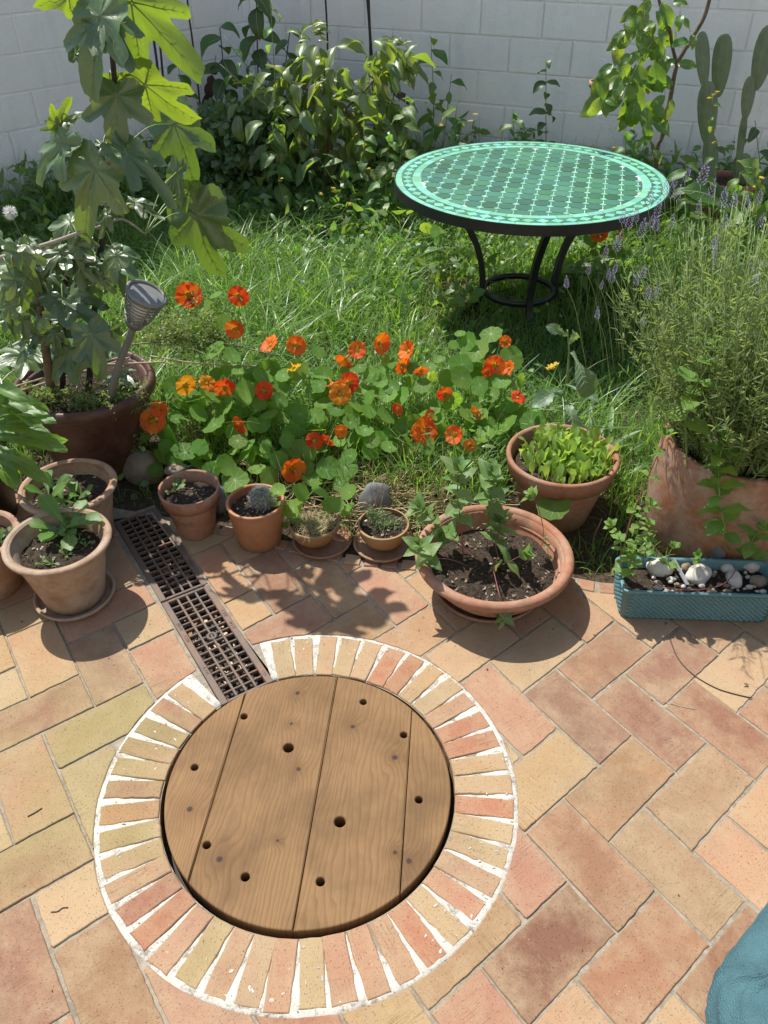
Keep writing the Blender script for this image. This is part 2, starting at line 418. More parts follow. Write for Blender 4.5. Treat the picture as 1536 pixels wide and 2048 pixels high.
def clip_half(poly, p, n):
    """keep the side where (q-p).n >= 0"""
    out = []
    for k in range(len(poly)):
        a, b = poly[k], poly[(k + 1) % len(poly)]
        da, db = (a - p).dot(n), (b - p).dot(n)
        if da >= 0: out.append(a)
        if (da >= 0) != (db >= 0): out.append(a + (b - a) * (da / (da - db)))
    return out
def densify(poly, step):
    out = []
    for k in range(len(poly)):
        a, b = poly[k], poly[(k + 1) % len(poly)]
        n = max(1, int((b - a).length / step))
        for q in range(n): out.append(a + (b - a) * (q / n))
    return out
def minus_disc(poly, c, r):
    P = densify(poly, 0.004); ins = [(p - c).length < r for p in P]
    if not any(ins): return [poly]
    if all(ins): return []
    n = len(P); s = next(k for k in range(n) if ins[k] and not ins[(k + 1) % n])
    runs = []; cur = []
    for q in range(1, n + 1):
        k = (s + q) % n
        if not ins[k]: cur.append(P[k])
        elif cur: runs.append(cur); cur = []
    if cur: runs.append(cur)
    out = []
    for run in runs:
        if len(run) < 3: continue
        a0 = math.atan2(*(run[-1] - c).yx); a1 = math.atan2(*(run[0] - c).yx)
        d = (a1 - a0 + math.pi) % (2 * math.pi) - math.pi
        arc = [c + Vector((math.cos(a0 + d * q / 10), math.sin(a0 + d * q / 10))) * r for q in range(11)]
        out.append(run[::3] + [run[-1]] + arc[1:-1])
    return out
def area(poly):
    return 0.5 * sum(poly[k].x * poly[(k + 1) % len(poly)].y - poly[(k + 1) % len(poly)].x * poly[k].y for k in range(len(poly)))
def inset(poly, d):
    n = len(poly); out = []
    for k in range(n):
        e1 = (poly[k] - poly[k - 1]); e2 = (poly[(k + 1) % n] - poly[k])
        if e1.length < 1e-7 or e2.length < 1e-7: out.append(poly[k].copy()); continue
        n1 = Vector((-e1.y, e1.x)).normalized(); n2 = Vector((-e2.y, e2.x)).normalized()
        b = n1 + n2
        if b.length < 1e-3: out.append(poly[k] + n1 * d); continue
        b.normalize(); out.append(poly[k] + b * (d / max(0.45, b.dot(n1))))
    return out
def slab(name, poly, mat, parent, z_top, thick, ch, xdir, color, jit=0.0007, tilt=0.0025, seed=0):
    if area(poly) < 0: poly = poly[::-1]
    cl_ = []
    for q in poly:
        if not cl_ or (q - cl_[-1]).length > 0.002: cl_.append(q)
    if (cl_[0] - cl_[-1]).length < 0.002: cl_.pop()
    poly = cl_
    P = densify(poly, 0.018)
    P = [p + Vector((noise.noise((p.x * 60, p.y * 60, seed)), noise.noise((p.x * 60, p.y * 60, seed + 9.1)))) * jit * 2 for p in P]
    c = sum(P, Vector((0, 0))) / len(P); a = math.atan2(xdir.y, xdir.x); co, si = math.cos(-a), math.sin(-a)
    loc = lambda q: ((q.x - c.x) * co - (q.y - c.y) * si, (q.x - c.x) * si + (q.y - c.y) * co)
    n = len(P); r = random.Random(seed * 131 + 5); tx, ty = r.uniform(-tilt, tilt), r.uniform(-tilt, tilt)
    V = []
    for ring, zz in ((P, -thick), (P, -ch * 1.2), (inset(P, ch * 0.45), -ch * 0.35), (inset(P, ch), 0)):
        for q in ring:
            x, y = loc(q); V.append((x, y, zz + tx * x + ty * y))
    F = [tuple(3 * n + k for k in range(n))]
    for l in range(3):
        for k in range(n): F.append((l * n + k, l * n + (k + 1) % n, (l + 1) * n + (k + 1) % n, (l + 1) * n + k))
    me = mesh(name, V, F, [mat]);
    return obj(name, me, parent, loc=(c.x, c.y, z_top), rot=(0, 0, a), color=color)

patio = thing('patio', None, None); del_keys = None
patio['kind'] = 'structure'
bed = []
for x in np.linspace(-3.2, 3.4, 60): bed.append((x, border_y(x) + 0.0, -0.0065))
V = [(x, -2.5, -0.0065) for x in np.linspace(-3.2, 3.4, 60)] + bed
# joint sheet is cut open over the well and the drain channel
bm = bmesh.new()
F = [(k, k + 1, 61 + k, 60 + k) for k in range(59)]
js = []
PAL = [((0.329, 0.199, 0.098), 5), ((0.308, 0.158, 0.078), 5), ((0.297, 0.150, 0.091), 4), ((0.343, 0.234, 0.122), 4), ((0.280, 0.133, 0.077), 2.5), ((0.210, 0.087, 0.050), 0.9), ((0.315, 0.210, 0.087), 3)]
FIX = {(0, 0): (0.235, 0.120, 0.057), (1, 3): (0.135, 0.054, 0.032), (1, 1): (0.240, 0.164, 0.081), (0, 2): (0.216, 0.100, 0.051), (1, -1): (0.240, 0.159, 0.076), (-1, -1): (0.176, 0.081, 0.049),
       (-2, 0): (0.183, 0.093, 0.059), (-2, -2): (0.206, 0.098, 0.059), (0, -2): (0.181, 0.081, 0.046), (-1, -3): (0.206, 0.098, 0.064), (2, 2): (0.225, 0.108, 0.051), (3, 1): (0.176, 0.069, 0.039), (0, 4): (0.230, 0.142, 0.064),
       (-9, 7): (0.216, 0.132, 0.078), (-8, 8): (0.196, 0.098, 0.059), (-7, 7): (0.225, 0.167, 0.069), (-5, 9): (0.201, 0.132, 0.059), (-3, 9): (0.211, 0.108, 0.059), (-4, 10): (0.206, 0.098, 0.059), (-7, 3): (0.230, 0.122, 0.069), (-6, 2): (0.230, 0.142, 0.064), (-8, 2): (0.230, 0.147, 0.069), (-9, 3): (0.211, 0.093, 0.054)}
def pick(r):
    t = r.uniform(0, sum(w for _, w in PAL))
    for c, w_ in PAL:
        t -= w_
        if t <= 0: return c
    return PAL[0][0]
cnt = 0
for i in range(-18, 13):
    for j in range(-16, 22):
        k = (i + j) % 4
        if k == 0: corners = [(i, j), (i, j + 2), (i + 1, j + 2), (i + 1, j)]; along = ((i + .5, j), (i + .5, j + 2))
        elif k == 2: corners = [(i, j), (i, j + 1), (i + 2, j + 1), (i + 2, j)]; along = ((i, j + .5), (i + 2, j + .5))
        else: continue
        q = [lat(*c) for c in corners]; ce = sum(q, Vector((0, 0))) / 4
        if not (-1.75 < ce.x < 1.85 and 0.32 < ce.y < 2.75): continue
        r = random.Random(i * 977 + j * 13 + 3)
        q = [p + Vector((r.uniform(-1, 1), r.uniform(-1, 1))) * 0.0022 for p in q]
        if area(q) < 0: q = q[::-1]
        q = inset(q, r.uniform(0.0022, 0.0042))
        # bed edge
        for x0 in (ce.x,):
            e0, e1 = Vector((x0 - 0.08, border_y(x0 - 0.08) - 0.052)), Vector((x0 + 0.08, border_y(x0 + 0.08) - 0.052))
            nn = Vector(((e1 - e0).y, -(e1 - e0).x)).normalized()
            q = clip_half(q, e0, nn)
        if len(q) < 3: continue
        # drain channel
        parts = []
        if (ce - G0).dot(GD) > -0.16 and abs((ce - G0).dot(GN)) < 0.28:
            for sgn in (-1, 1): parts.append(clip_half(q, G0 + GN * sgn * (G_W / 2 + 0.005), GN * sgn))
        else: parts = [q]
        pieces = []
        for q1 in parts:
            if len(q1) >= 3: pieces += minus_disc(q1, RC, R_OUT + 0.004)
        ax = lat(*along[1]) - lat(*along[0])
        col = FIX.get((i, j)) or pick(r)
        col = tuple(min(0.6, (c * .85 + m_ * .15) * r.uniform(0.95, 1.05)) for c, m_ in zip(col, (.315, .190, .103)))
        for q1 in pieces:
            if abs(area(q1)) < 0.0006: continue
            slab('tile', q1, M['tile'], patio, r.uniform(-0.0012, 0.0012), 0.02, r.uniform(0.002, 0.0034), ax, col, jit=0.0013, tilt=0.006, seed=cnt); cnt += 1
# joint cement: a sheet with the well and the channel left open
cu = bpy.data.curves.new('joint', 'CURVE'); cu.dimensions = '2D'; cu.fill_mode = 'BOTH'
def spl(cu, pts, z=0):
    s = cu.splines.new('POLY'); s.points.add(len(pts) - 1); s.use_cyclic_u = True
    for p, q in zip(s.points, pts): p.co = (q[0], q[1], 0, 1)
hole = [tuple(RC + Vector((math.cos(a), math.sin(a))) * R_IN) for a in np.linspace(math.radians(150), math.radians(150 - 322), 70)]
# circle broken where the channel leaves it
chan = []
circ = []
for a in np.linspace(0, 2 * math.pi, 120, endpoint=False):
    p = RC + Vector((math.cos(a), math.sin(a))) * R_IN
    if (p - G0).dot(GD) > -0.2 and abs((p - G0).dot(GN)) < G_W / 2 - 0.004: continue
    circ.append((a, p))
ch_end = G0 + GD * (2 * G_LEN + 0.02)
k0 = max(range(len(circ)), key=lambda k: ((circ[(k + 1) % len(circ)][1] - circ[k][1]).length))
loop = [c[1] for c in circ[k0 + 1:] + circ[:k0 + 1]]
hw = G_W / 2 - 0.004
sgn = 1 if (loop[-1] - G0).dot(GN) > 0 else -1
loop += [ch_end + GN * hw * sgn, ch_end - GN * hw * sgn]
outer = [(-3.2, -2.5), (3.4, -2.5)] + [(x, border_y(x) + 0.005) for x in np.linspace(3.4, -3.2, 60)]
spl(cu, outer); spl(cu, loop)
tmp = bpy.data.objects.new('tmp', cu); COL.objects.link(tmp)
dg = bpy.context.evaluated_depsgraph_get(); me = bpy.data.meshes.new_from_object(tmp.evaluated_get(dg))
bpy.data.objects.remove(tmp); me.materials.clear(); me.materials.append(M['joint']); me.name = 'joint_bed'
for v in me.vertices: v.co.z = -0.0040 + 0.0018 * noise.noise((v.co.x * 9, v.co.y * 9, 0))
obj('joint_cement', me, patio)
# edging of small bricks along the bed
r = random.Random(4); x = -1.45; k = 0
while x < 1.75:
    wd = r.uniform(0.058, 0.075); e0, e1 = Vector((x, border_y(x))), Vector((x + wd, border_y(x + wd))); d = (e1 - e0).normalized(); nn = Vector((-d.y, d.x))
    ctr = (e0 + e1) / 2 - nn * 0.026
    if not ((ctr - G0).dot(GD) > 0 and abs((ctr - G0).dot(GN)) < G_W / 2 + 0.035):
        q = [e0 - nn * 0.049 + d * 0.006, e1 - nn * 0.049 - d * 0.006, e1 - d * 0.006 + nn * 0.0, e0 + d * 0.006 + nn * 0.0]
        slab('edging_brick', q, M['tile'], patio, r.uniform(0.0, 0.003), 0.04, 0.004, nn, r.choice([(0.30, 0.12, 0.07), (0.28, 0.14, 0.085), (0.32, 0.2, 0.11), (0.30, 0.15, 0.085)]), jit=0.0012, seed=900 + k)
    x += wd; k += 1

# ---- well: ring of radial bricks in white lime, and its dark shaft
ring = thing('well_surround', 'ring of thin radial bricks set in white lime around the wooden well cover', 'well', (RC.x, RC.y, 0))
NB = 42; BC = {'b': (0.322, 0.227, 0.115), 'o': (0.294, 0.108, 0.052), 'p': (0.308, 0.164, 0.087), 'y': (0.308, 0.220, 0.098), 'r': (0.252, 0.087, 0.052), 'g': (0.259, 0.189, 0.084)}
# clockwise from the drain's right side
SEQ = 'bbbbbooybpooybobbppbopppbpbpyporpygorypgrypp'
ga = math.atan2(*(G0 - RC).yx)
mort = []
k = 0
hang = 0.098 / 0.375
for b in range(NB):
    a = ga - hang / 1.0 - (b + 0.5) * (2 * math.pi - 2 * hang) / NB * 1.0
    r = random.Random(b + 77)
    a += r.uniform(-1, 1) * 0.008; d = Vector((math.cos(a), math.sin(a))); t = Vector((-d.y, d.x))
    ri = R_IN + r.uniform(-0.001, 0.002); ro = R_OUT - r.uniform(0.001, 0.010); hw_ = r.uniform(0.0252, 0.0272)
    if b in (0, NB - 1): ro -= 0.004
    q = [RC + d * ri - t * hw_ * 0.99, RC + d * ro - t * hw_ * 1.10, RC + d * ro + t * hw_ * 1.10, RC + d * ri + t * hw_ * 0.99]
    q = [p - RC for p in q]
    c = BC[SEQ[b % len(SEQ)]]; c = tuple((v * .8 + m_ * .2) * r.uniform(0.92, 1.04) for v, m_ in zip(c, (.30, .19, .11)))
    o = slab('brick', q, M['tile'], ring, 0.001 + r.uniform(-0.001, 0.0012), 0.06, 0.0035, t, c, jit=0.0015, tilt=0.010, seed=300 + b)
# mortar bed ring, rough surface a little below the bricks, broken for the drain
mb = MB(); nA = 220; V = []; F = []
rad = [R_IN + 0.004, R_IN + 0.03, R_IN + 0.07, R_IN + 0.11, R_OUT - 0.02, R_OUT + 0.0, R_OUT + 0.0065]
for i in range(nA + 1):
    a = ga - hang * 0.80 - i / nA * (2 * math.pi - 1.60 * hang); d = Vector((math.cos(a), math.sin(a)))
    for q, rr in enumerate(rad):
        wob_ = (0.004 * noise.noise((d.x * 7, d.y * 7, q)) + 0.004 * noise.noise((d.x * 31, d.y * 31, q))) if q == len(rad) - 1 else 0
        z = -0.002 + 0.0025 * noise.noise((d.x * rr * 45, d.y * rr * 45, 2.0)) + (0.001 if q >= 3 else -0.001)
        if q == len(rad) - 1: z = -0.006
        p = d * (rr + wob_); V.append((p.x, p.y, z))
    V.append((d.x * rad[0], d.y * rad[0], -0.07))
nr_ = len(rad) + 1
for i in range(nA):
    for q in range(len(rad) - 1): F.append((i * nr_ + q, (i + 1) * nr_ + q, (i + 1) * nr_ + q + 1, i * nr_ + q + 1))
    F.append((i * nr_ + nr_ - 1, (i + 1) * nr_ + nr_ - 1, (i + 1) * nr_, i * nr_))
obj('mortar', mesh('mortar', V, [f[::-1] for f in F], [M['lime']], True), ring)
# smears of lime on the bricks
sm = MB(); r = random.Random(21)
for _ in range(190):
    a = r.uniform(0, 2 * math.pi); rr = R_IN + (R_OUT - R_IN) * r.betavariate(2.6, 1.3); p = Vector((math.cos(a), math.sin(a))) * rr
    if abs((p + RC - G0).dot(GN)) < G_W / 2 + 0.02 and (p + RC - G0).dot(GD) > -.05: continue
    n_ = r.randint(5, 8); s0 = r.uniform(0.0012, 0.0045); st = r.uniform(0.3, 1.0); ph = r.uniform(0, 6)
    ring_ = []
    for q in range(n_):
        t_ = 2 * math.pi * q / n_; e = s0 * r.uniform(0.5, 1.2)
        x_, y_ = math.cos(t_) * e * 1.5, math.sin(t_) * e * st
        ring_.append((p.x + x_ * math.cos(ph) - y_ * math.sin(ph), p.y + x_ * math.sin(ph) + y_ * math.cos(ph)))
    sm.add([(*q, 0.0012) for q in ring_] + [(p.x, p.y, 0.0026)], [(q, (q + 1) % n_, n_) for q in range(n_)])
o = sm.build('lime_smear', M['lime'], ring); o['kind'] = 'stuff'
dark = plain('damp_dark_stone', (0.05, 0.04, 0.032), 0.9, bmp=0.6, bscale=40)
mb = MB(); mb.lathe([(R_IN + 0.012, -0.06), (R_IN + 0.012, -0.6)], 64); mb.add([(R_IN * math.cos(a), R_IN * math.sin(a), -0.6) for a in np.linspace(0, 2 * math.pi, 64, endpoint=False)], [tuple(range(64))])
mb.build('shaft', dark, ring)

# ---- wooden cover: four boards with drilled holes
def mat_wood():
    mt, nt, b = newmat('oiled_pine_board')
    geo = N(nt, 'ShaderNodeNewGeometry'); oi = N(nt, 'ShaderNodeObjectInfo')
    v0 = mapping(nt, geo.outputs['Position'], (1, 1, 1), (0.2, -1.2172, 0))
    v1 = mapping(nt, v0, (1, 1, 1), (0, 0, 0), (0, 0, math.radians(7.5)))     # boards run along Y
    ro_ = N(nt, 'ShaderNodeVectorMath', operation='ADD'); L(nt, v1, ro_.inputs[0]); co_ = N(nt, 'ShaderNodeCombineXYZ'); L(nt, math_(nt, 'MULTIPLY', oi.outputs['Random'], 9.0), co_.inputs[1]); L(nt, math_(nt, 'MULTIPLY', oi.outputs['Random'], 4.0), co_.inputs[0]); L(nt, co_.outputs[0], ro_.inputs[1]); v = ro_.outputs[0]
    KN = [(-0.252, 1.522, 1), (-0.261, 1.416, .7), (-0.23, 1.271, .9), (-0.091, 1.404, 1), (0.023, 1.304, 1.3), (-0.266, 1.071, .6), (0.019, 1.038, .8), (0.052, 1.016, 1.1), (-0.495, 1.158, 1.6), (-0.40, 1.025, 1.8)]
    warp = None; kn = None
    for x, y, s in KN:
        d = N(nt, 'ShaderNodeVectorMath', operation='DISTANCE'); L(nt, geo.outputs['Position'], d.inputs[0]); d.inputs[1].default_value = (x, y, 0.004)
        g = math_(nt, 'POWER', 2.718, math_(nt, 'MULTIPLY', math_(nt, 'POWER', math_(nt, 'DIVIDE', d.outputs['Value'], 0.030 * s), 2.0), -1.0))
        warp = g if warp is None else math_(nt, 'ADD', warp, g)
        kk = math_(nt, 'SUBTRACT', 1.0, math_(nt, 'DIVIDE', d.outputs['Value'], 0.0085 * min(s, 1.2)), clamp=True)
        kn = kk if kn is None else math_(nt, 'MAXIMUM', kn, kk)
    sep = N(nt, 'ShaderNodeSeparateXYZ'); L(nt, v, sep.inputs[0])
    wav = noise_(nt, mapping(nt, v, (4, 1.0, 1)), 1.0, 4, 0.55)
    xx = math_(nt, 'ADD', math_(nt, 'ADD', sep.outputs[0], math_(nt, 'MULTIPLY', wav.outputs[0], 0.17)), math_(nt, 'ADD', math_(nt, 'MULTIPLY', warp, 0.022), math_(nt, 'MULTIPLY', oi.outputs['Random'], 3.0)))
    gr = N(nt, 'ShaderNodeTexWave', wave_type='BANDS', bands_direction='X', wave_profile='SAW', ins={'Scale': 26.0, 'Distortion': 0.0})
    cx = N(nt, 'ShaderNodeCombineXYZ'); L(nt, xx, cx.inputs[0]); L(nt, cx.outputs[0], gr.inputs['Vector'])
    fib = noise_(nt, mapping(nt, v, (330, 7, 10)), 1.0, 4, 0.65)
    col = ramp(nt, gr.outputs[0], [(0.0, (0.192, 0.115, 0.054)), (0.55, (0.180, 0.106, 0.049)), (0.9, (0.150, 0.085, 0.038)), (1.0, (0.187, 0.111, 0.052))]).outputs[0]
    col = mix(nt, 0.45, col, mix(nt, fib.outputs[0], (0.2, 0.2, 0.2), (0.8, 0.8, 0.8)), 'OVERLAY')
    stn = noise_(nt, mapping(nt, v, (9, 2.2, 1), (3, 1, 0)), 1.0, 5, 0.65)
    col = mix(nt, math_(nt, 'MULTIPLY', ramp(nt, stn.outputs[0], [(0.55, (0, 0, 0)), (0.72, (1, 1, 1))]).outputs[0], 0.6), col, (0.075, 0.042, 0.026))
    bl = noise_(nt, v0, 5.0, 4, 0.6)
    col = mix(nt, math_(nt, 'MULTIPLY', ramp(nt, bl.outputs[0], [(0.42, (0, 0, 0)), (0.68, (1, 1, 1))]).outputs[0], 0.65), col, (0.085, 0.050, 0.024))
    col = mix(nt, math_(nt, 'MULTIPLY', warp, 0.40, clamp=True), col, (0.075, 0.036, 0.015))
    col = mix(nt, ramp(nt, kn, [(0.05, (0, 0, 0)), (0.5, (1, 1, 1))]).outputs[0], col, (0.040, 0.026, 0.022))
    hs = N(nt, 'ShaderNodeHueSaturation'); L(nt, col, hs.inputs['Color']); L(nt, math_(nt, 'MULTIPLY_ADD', oi.outputs['Random'], 0.3, 0.88), hs.inputs['Value'])
    L(nt, hs.outputs[0], b.inputs['Base Color']); b.inputs['Roughness'].default_value = 0.7; b.inputs['Specular IOR Level'].default_value = 0.12
    h = math_(nt, 'ADD', math_(nt, 'MULTIPLY', fib.outputs[0], 0.6), math_(nt, 'MULTIPLY', gr.outputs[0], 0.4))
    bump(nt, h, b, 0.25, 0.0015)
    return mt
M['wood'] = mat_wood()
DC = Vector((-0.2, 1.2205)); DR = 0.3650
cover = thing('well_cover', 'round brown wooden cover of four boards with drilled finger holes', 'well cover', (DC.x, DC.y, 0))
seams = [((-0.405, 1.511), (-0.464, 0.974)), ((-0.14, 1.577), (-0.21, 0.87)), ((0.073, 1.453), (0.029, 0.936))]
holes = [(-0.262, 1.338, .0142), (-0.116, 1.12, .0142), (-0.398, 1.443, .0098), (-0.063, 1.489, .0098), (0.062, 1.375, .0098), (-0.504, 1.28, .0098), (0.082, 1.179, .0098), (-0.439, 1.062, .0098), (-0.333, 0.981, .0105), (-0.156, 0.968, .0105)]
disc = [DC + Vector((math.cos(a), math.sin(a))) * DR for a in np.linspace(0, 2 * math.pi, 160, endpoint=False)]
def seam_line(s): a, b = Vector(s[0]), Vector(s[1]); d = (a - b).normalized(); return a, Vector((d.y, -d.x))    # normal points right
for k in range(4):
    q = [p.copy() for p in disc]
    if k > 0: p, n_ = seam_line(seams[k - 1]); q = clip_half(q, p + n_ * 0.0007, n_)
    if k < 3: p, n_ = seam_line(seams[k]); q = clip_half(q, p - n_ * 0.0007, -n_)
    cu = bpy.data.curves.new('board', 'CURVE'); cu.dimensions = '2D'; cu.fill_mode = 'BOTH'; cu.extrude = 0.020; cu.bevel_depth = 0.004; cu.bevel_resolution = 2; cu.offset = -0.004
    spl(cu, [(p.x - DC.x, p.y - DC.y) for p in q])
    for hx, hy, hr in holes:
        inside = True; hp = Vector((hx, hy))
        if k > 0: p, n_ = seam_line(seams[k - 1]); inside &= (hp - p).dot(n_) > 0
        if k < 3: p, n_ = seam_line(seams[k]); inside &= (hp - p).dot(n_) < 0
        if inside:
            # a hole that touches a seam is moved just clear of it
            for kk, sg in ((k - 1, 1), (k, -1)):
                if 0 <= kk < 3:
                    p, n_ = seam_line(seams[kk]); dd = (hp - p).dot(n_) * sg
                    if dd < hr + 0.008: hp = hp + n_ * sg * (hr + 0.008 - dd)
            spl(cu, [(hp.x - DC.x + math.cos(-t) * hr, hp.y - DC.y + math.sin(-t) * hr) for t in np.linspace(0, 2 * math.pi, 24, endpoint=False)])
    tmp = bpy.data.objects.new('tmp', cu); COL.objects.link(tmp)
    dg = bpy.context.evaluated_depsgraph_get(); me = bpy.data.meshes.new_from_object(tmp.evaluated_get(dg)); bpy.data.objects.remove(tmp)
    me.materials.clear(); me.materials.append(M['wood']); me.name = 'board'
    obj('board', me, cover, loc=(0, 0, -0.0200))
mb = MB()
for t_ in (-0.17, 0.17):
    mb.box((t_ * -0.14, t_, -0.062), (0.6, 0.07, 0.04), 0.13)
mb.build('batten', M['wood'], cover)

# ---- drain: channel and two cast iron gratings
def mat_iron():
    mt, nt, b = newmat('rusty_cast_iron')
    geo = N(nt, 'ShaderNodeNewGeometry'); v = geo.outputs['Position']
    n = noise_(nt, v, 14, 6, 0.65); n2 = noise_(nt, v, 120, 4, 0.7)
    col = ramp(nt, math_(nt, 'ADD', math_(nt, 'MULTIPLY', n.outputs[0], 0.7), math_(nt, 'MULTIPLY', n2.outputs[0], 0.3)), [(0.36, (0.105, 0.092, 0.082)), (0.52, (0.15, 0.105, 0.08)), (0.68, (0.22, 0.115, 0.065))]).outputs[0]
    L(nt, col, b.inputs['Base Color']); b.inputs['Roughness'].default_value = 0.75; b.inputs['Metallic'].default_value = 0.25
    bump(nt, n2.outputs[0], b, 0.5, 0.003); return mt
M['iron'] = mat_iron()
chm = MB(); hw = G_W / 2 - 0.003; e = ch_end
for sgn in (-1, 1):
    a_, b_ = G0 - GD * 0.05 + GN * hw * sgn, e + GN * hw * sgn
    chm.add([(a_.x, a_.y, -0.004), (b_.x, b_.y, -0.004), (b_.x, b_.y, -0.11), (a_.x, a_.y, -0.11)], [(0, 1, 2, 3)])
a_, b_, c_, d_ = (G0 - GD * 0.05 - GN * hw, G0 - GD * 0.05 + GN * hw, e + GN * hw, e - GN * hw)
chm.add([(p.x, p.y, -0.108) for p in (a_, b_, c_, d_)], [(0, 1, 2, 3)])
chm.add([(c_.x, c_.y, -0.004), (d_.x, d_.y, -0.004), (d_.x, d_.y, -0.11), (c_.x, c_.y, -0.11)], [(0, 1, 2, 3)])
ch_o = chm.build('drain_channel', dark); tag(ch_o, 'dark drain channel under the iron gratings', None, kind='structure')
deb = MB(); r = random.Random(3)
for _ in range(170):
    p = G0 + GD * r.uniform(0.0, 2 * G_LEN) + GN * r.uniform(-hw, hw) * 0.92; l = r.uniform(0.006, 0.022); a = r.uniform(0, 6)
    deb.box((p.x, p.y, -0.1 + r.uniform(0, 0.035)), (l, l * r.uniform(0.3, 0.9), 0.004), a, mi=r.choice([0, 0, 1]))
o = deb.build('drain_litter', [plain('pale_chips', (0.50, 0.40, 0.28), 0.9), plain('brown_litter', (0.22, 0.13, 0.07), 0.9)]); tag(o, 'pale chips and dead leaves lying in the drain', 'litter', kind='stuff')
ang = math.atan2(GD.y, GD.x)
def grating(name, label, s0, boss):
    c = G0 + GD * (s0 + G_LEN / 2); t = thing(name, label, 'drain grate', (c.x, c.y, 0), ang, 'iron drain gratings')
    Wd, Ln = G_W - 0.004, G_LEN - 0.004; zt = -0.0005; th = 0.016; side = 0.0205; end = 0.010
    for sgn in (-1, 1):
        MB().box((0, sgn * (Wd - side) / 2, zt - th / 2), (Ln, side, th), ch=0.002).build('frame_rail', M['iron'], t)
        MB().box((sgn * (Ln - end) / 2, 0, zt - th / 2), (end, Wd - 2 * side - 0.0004, th), ch=0.002).build('end_rail', M['iron'], t)
    inner = Wd - 2 * side; nc = 4; nrw = 16; cellL = (Ln - 2 * end) / nrw
    bar = MB().box((0, 0, 0), (Ln - 2 * end - 0.0004, 0.0072, 0.014), ch=0.0015).mesh('bar', M['iron'])
    for k in range(1, nc): obj('long_bar', bar, t, loc=(0, -inner / 2 + inner * k / nc, zt - 0.0072))
    cb = MB().box((0, 0, 0), (0.0062, inner - 0.0004, 0.012), ch=0.0015).mesh('cbar', M['iron'])
    for k in range(1, nrw): obj('cross_bar', cb, t, loc=(-(Ln / 2 - end) + cellL * k, 0, zt - 0.0085))
    if boss:
        m_ = MB(); m_.lathe([(0.0085, -0.012), (0.0085, 0.0), (0.0155, 0.0), (0.0165, -0.002), (0.0165, -0.012)], 20); m_.build('boss', M['iron'], t, True, loc=(0.02, 0, 0.0015))
    for txt, yy, xx, fl in (('BIELSA', -1, 0.06, 1), ('C250', -1, -0.02, 1), ('C-250', 1, 0.05, 1), ('EN-124', 1, -0.03, 1)):
        pass
    return t
def emboss(t, txt, x, y, size, rot):
    t = [c for c in t.children if c.name.startswith('frame_rail')][0 if y < 0 else 1]; rail_y = t.location.y
    fc = bpy.data.curves.new('lettering', 'FONT'); fc.body = txt; fc.size = size; fc.extrude = 0.0007; fc.align_x = 'CENTER'; fc.align_y = 'CENTER'
    tmp = bpy.data.objects.new('tmp', fc); COL.objects.link(tmp)
    dg = bpy.context.evaluated_depsgraph_get(); me = bpy.data.meshes.new_from_object(tmp.evaluated_get(dg)); bpy.data.objects.remove(tmp)
    me.materials.clear(); me.materials.append(M['iron']); me.name = 'lettering'
    obj('lettering', me, t, loc=(x, y - rail_y, 0.0001), rot=(0, 0, rot))
g1 = grating('drain_grate', 'sunlit rusty iron drain grating ending at the wooden well cover', 0.0, True)
emboss(g1, 'B-125', -0.10, 0.0705, 0.014, math.pi); emboss(g1, 'C250', 0.05, 0.0705, 0.014, math.pi); emboss(g1, 'FILLEI', 0.11, 0.0705, 0.014, math.pi)
emboss(g1, 'C250', 0.09, -0.0705, 0.014, math.pi); emboss(g1, 'FILLEI', 0.03, -0.0705, 0.014, math.pi); emboss(g1, 'CO', -0.2, -0.0705, 0.014, math.pi)
g2 = grating('drain_grate', 'shaded iron drain grating beside the small terracotta pots, touching the bed', G_LEN + 0.002, False)
emboss(g2, 'C250', -0.12, -0.0705, 0.014, math.pi); emboss(g2, 'FILLEI', 0.0, -0.0705, 0.014, math.pi)

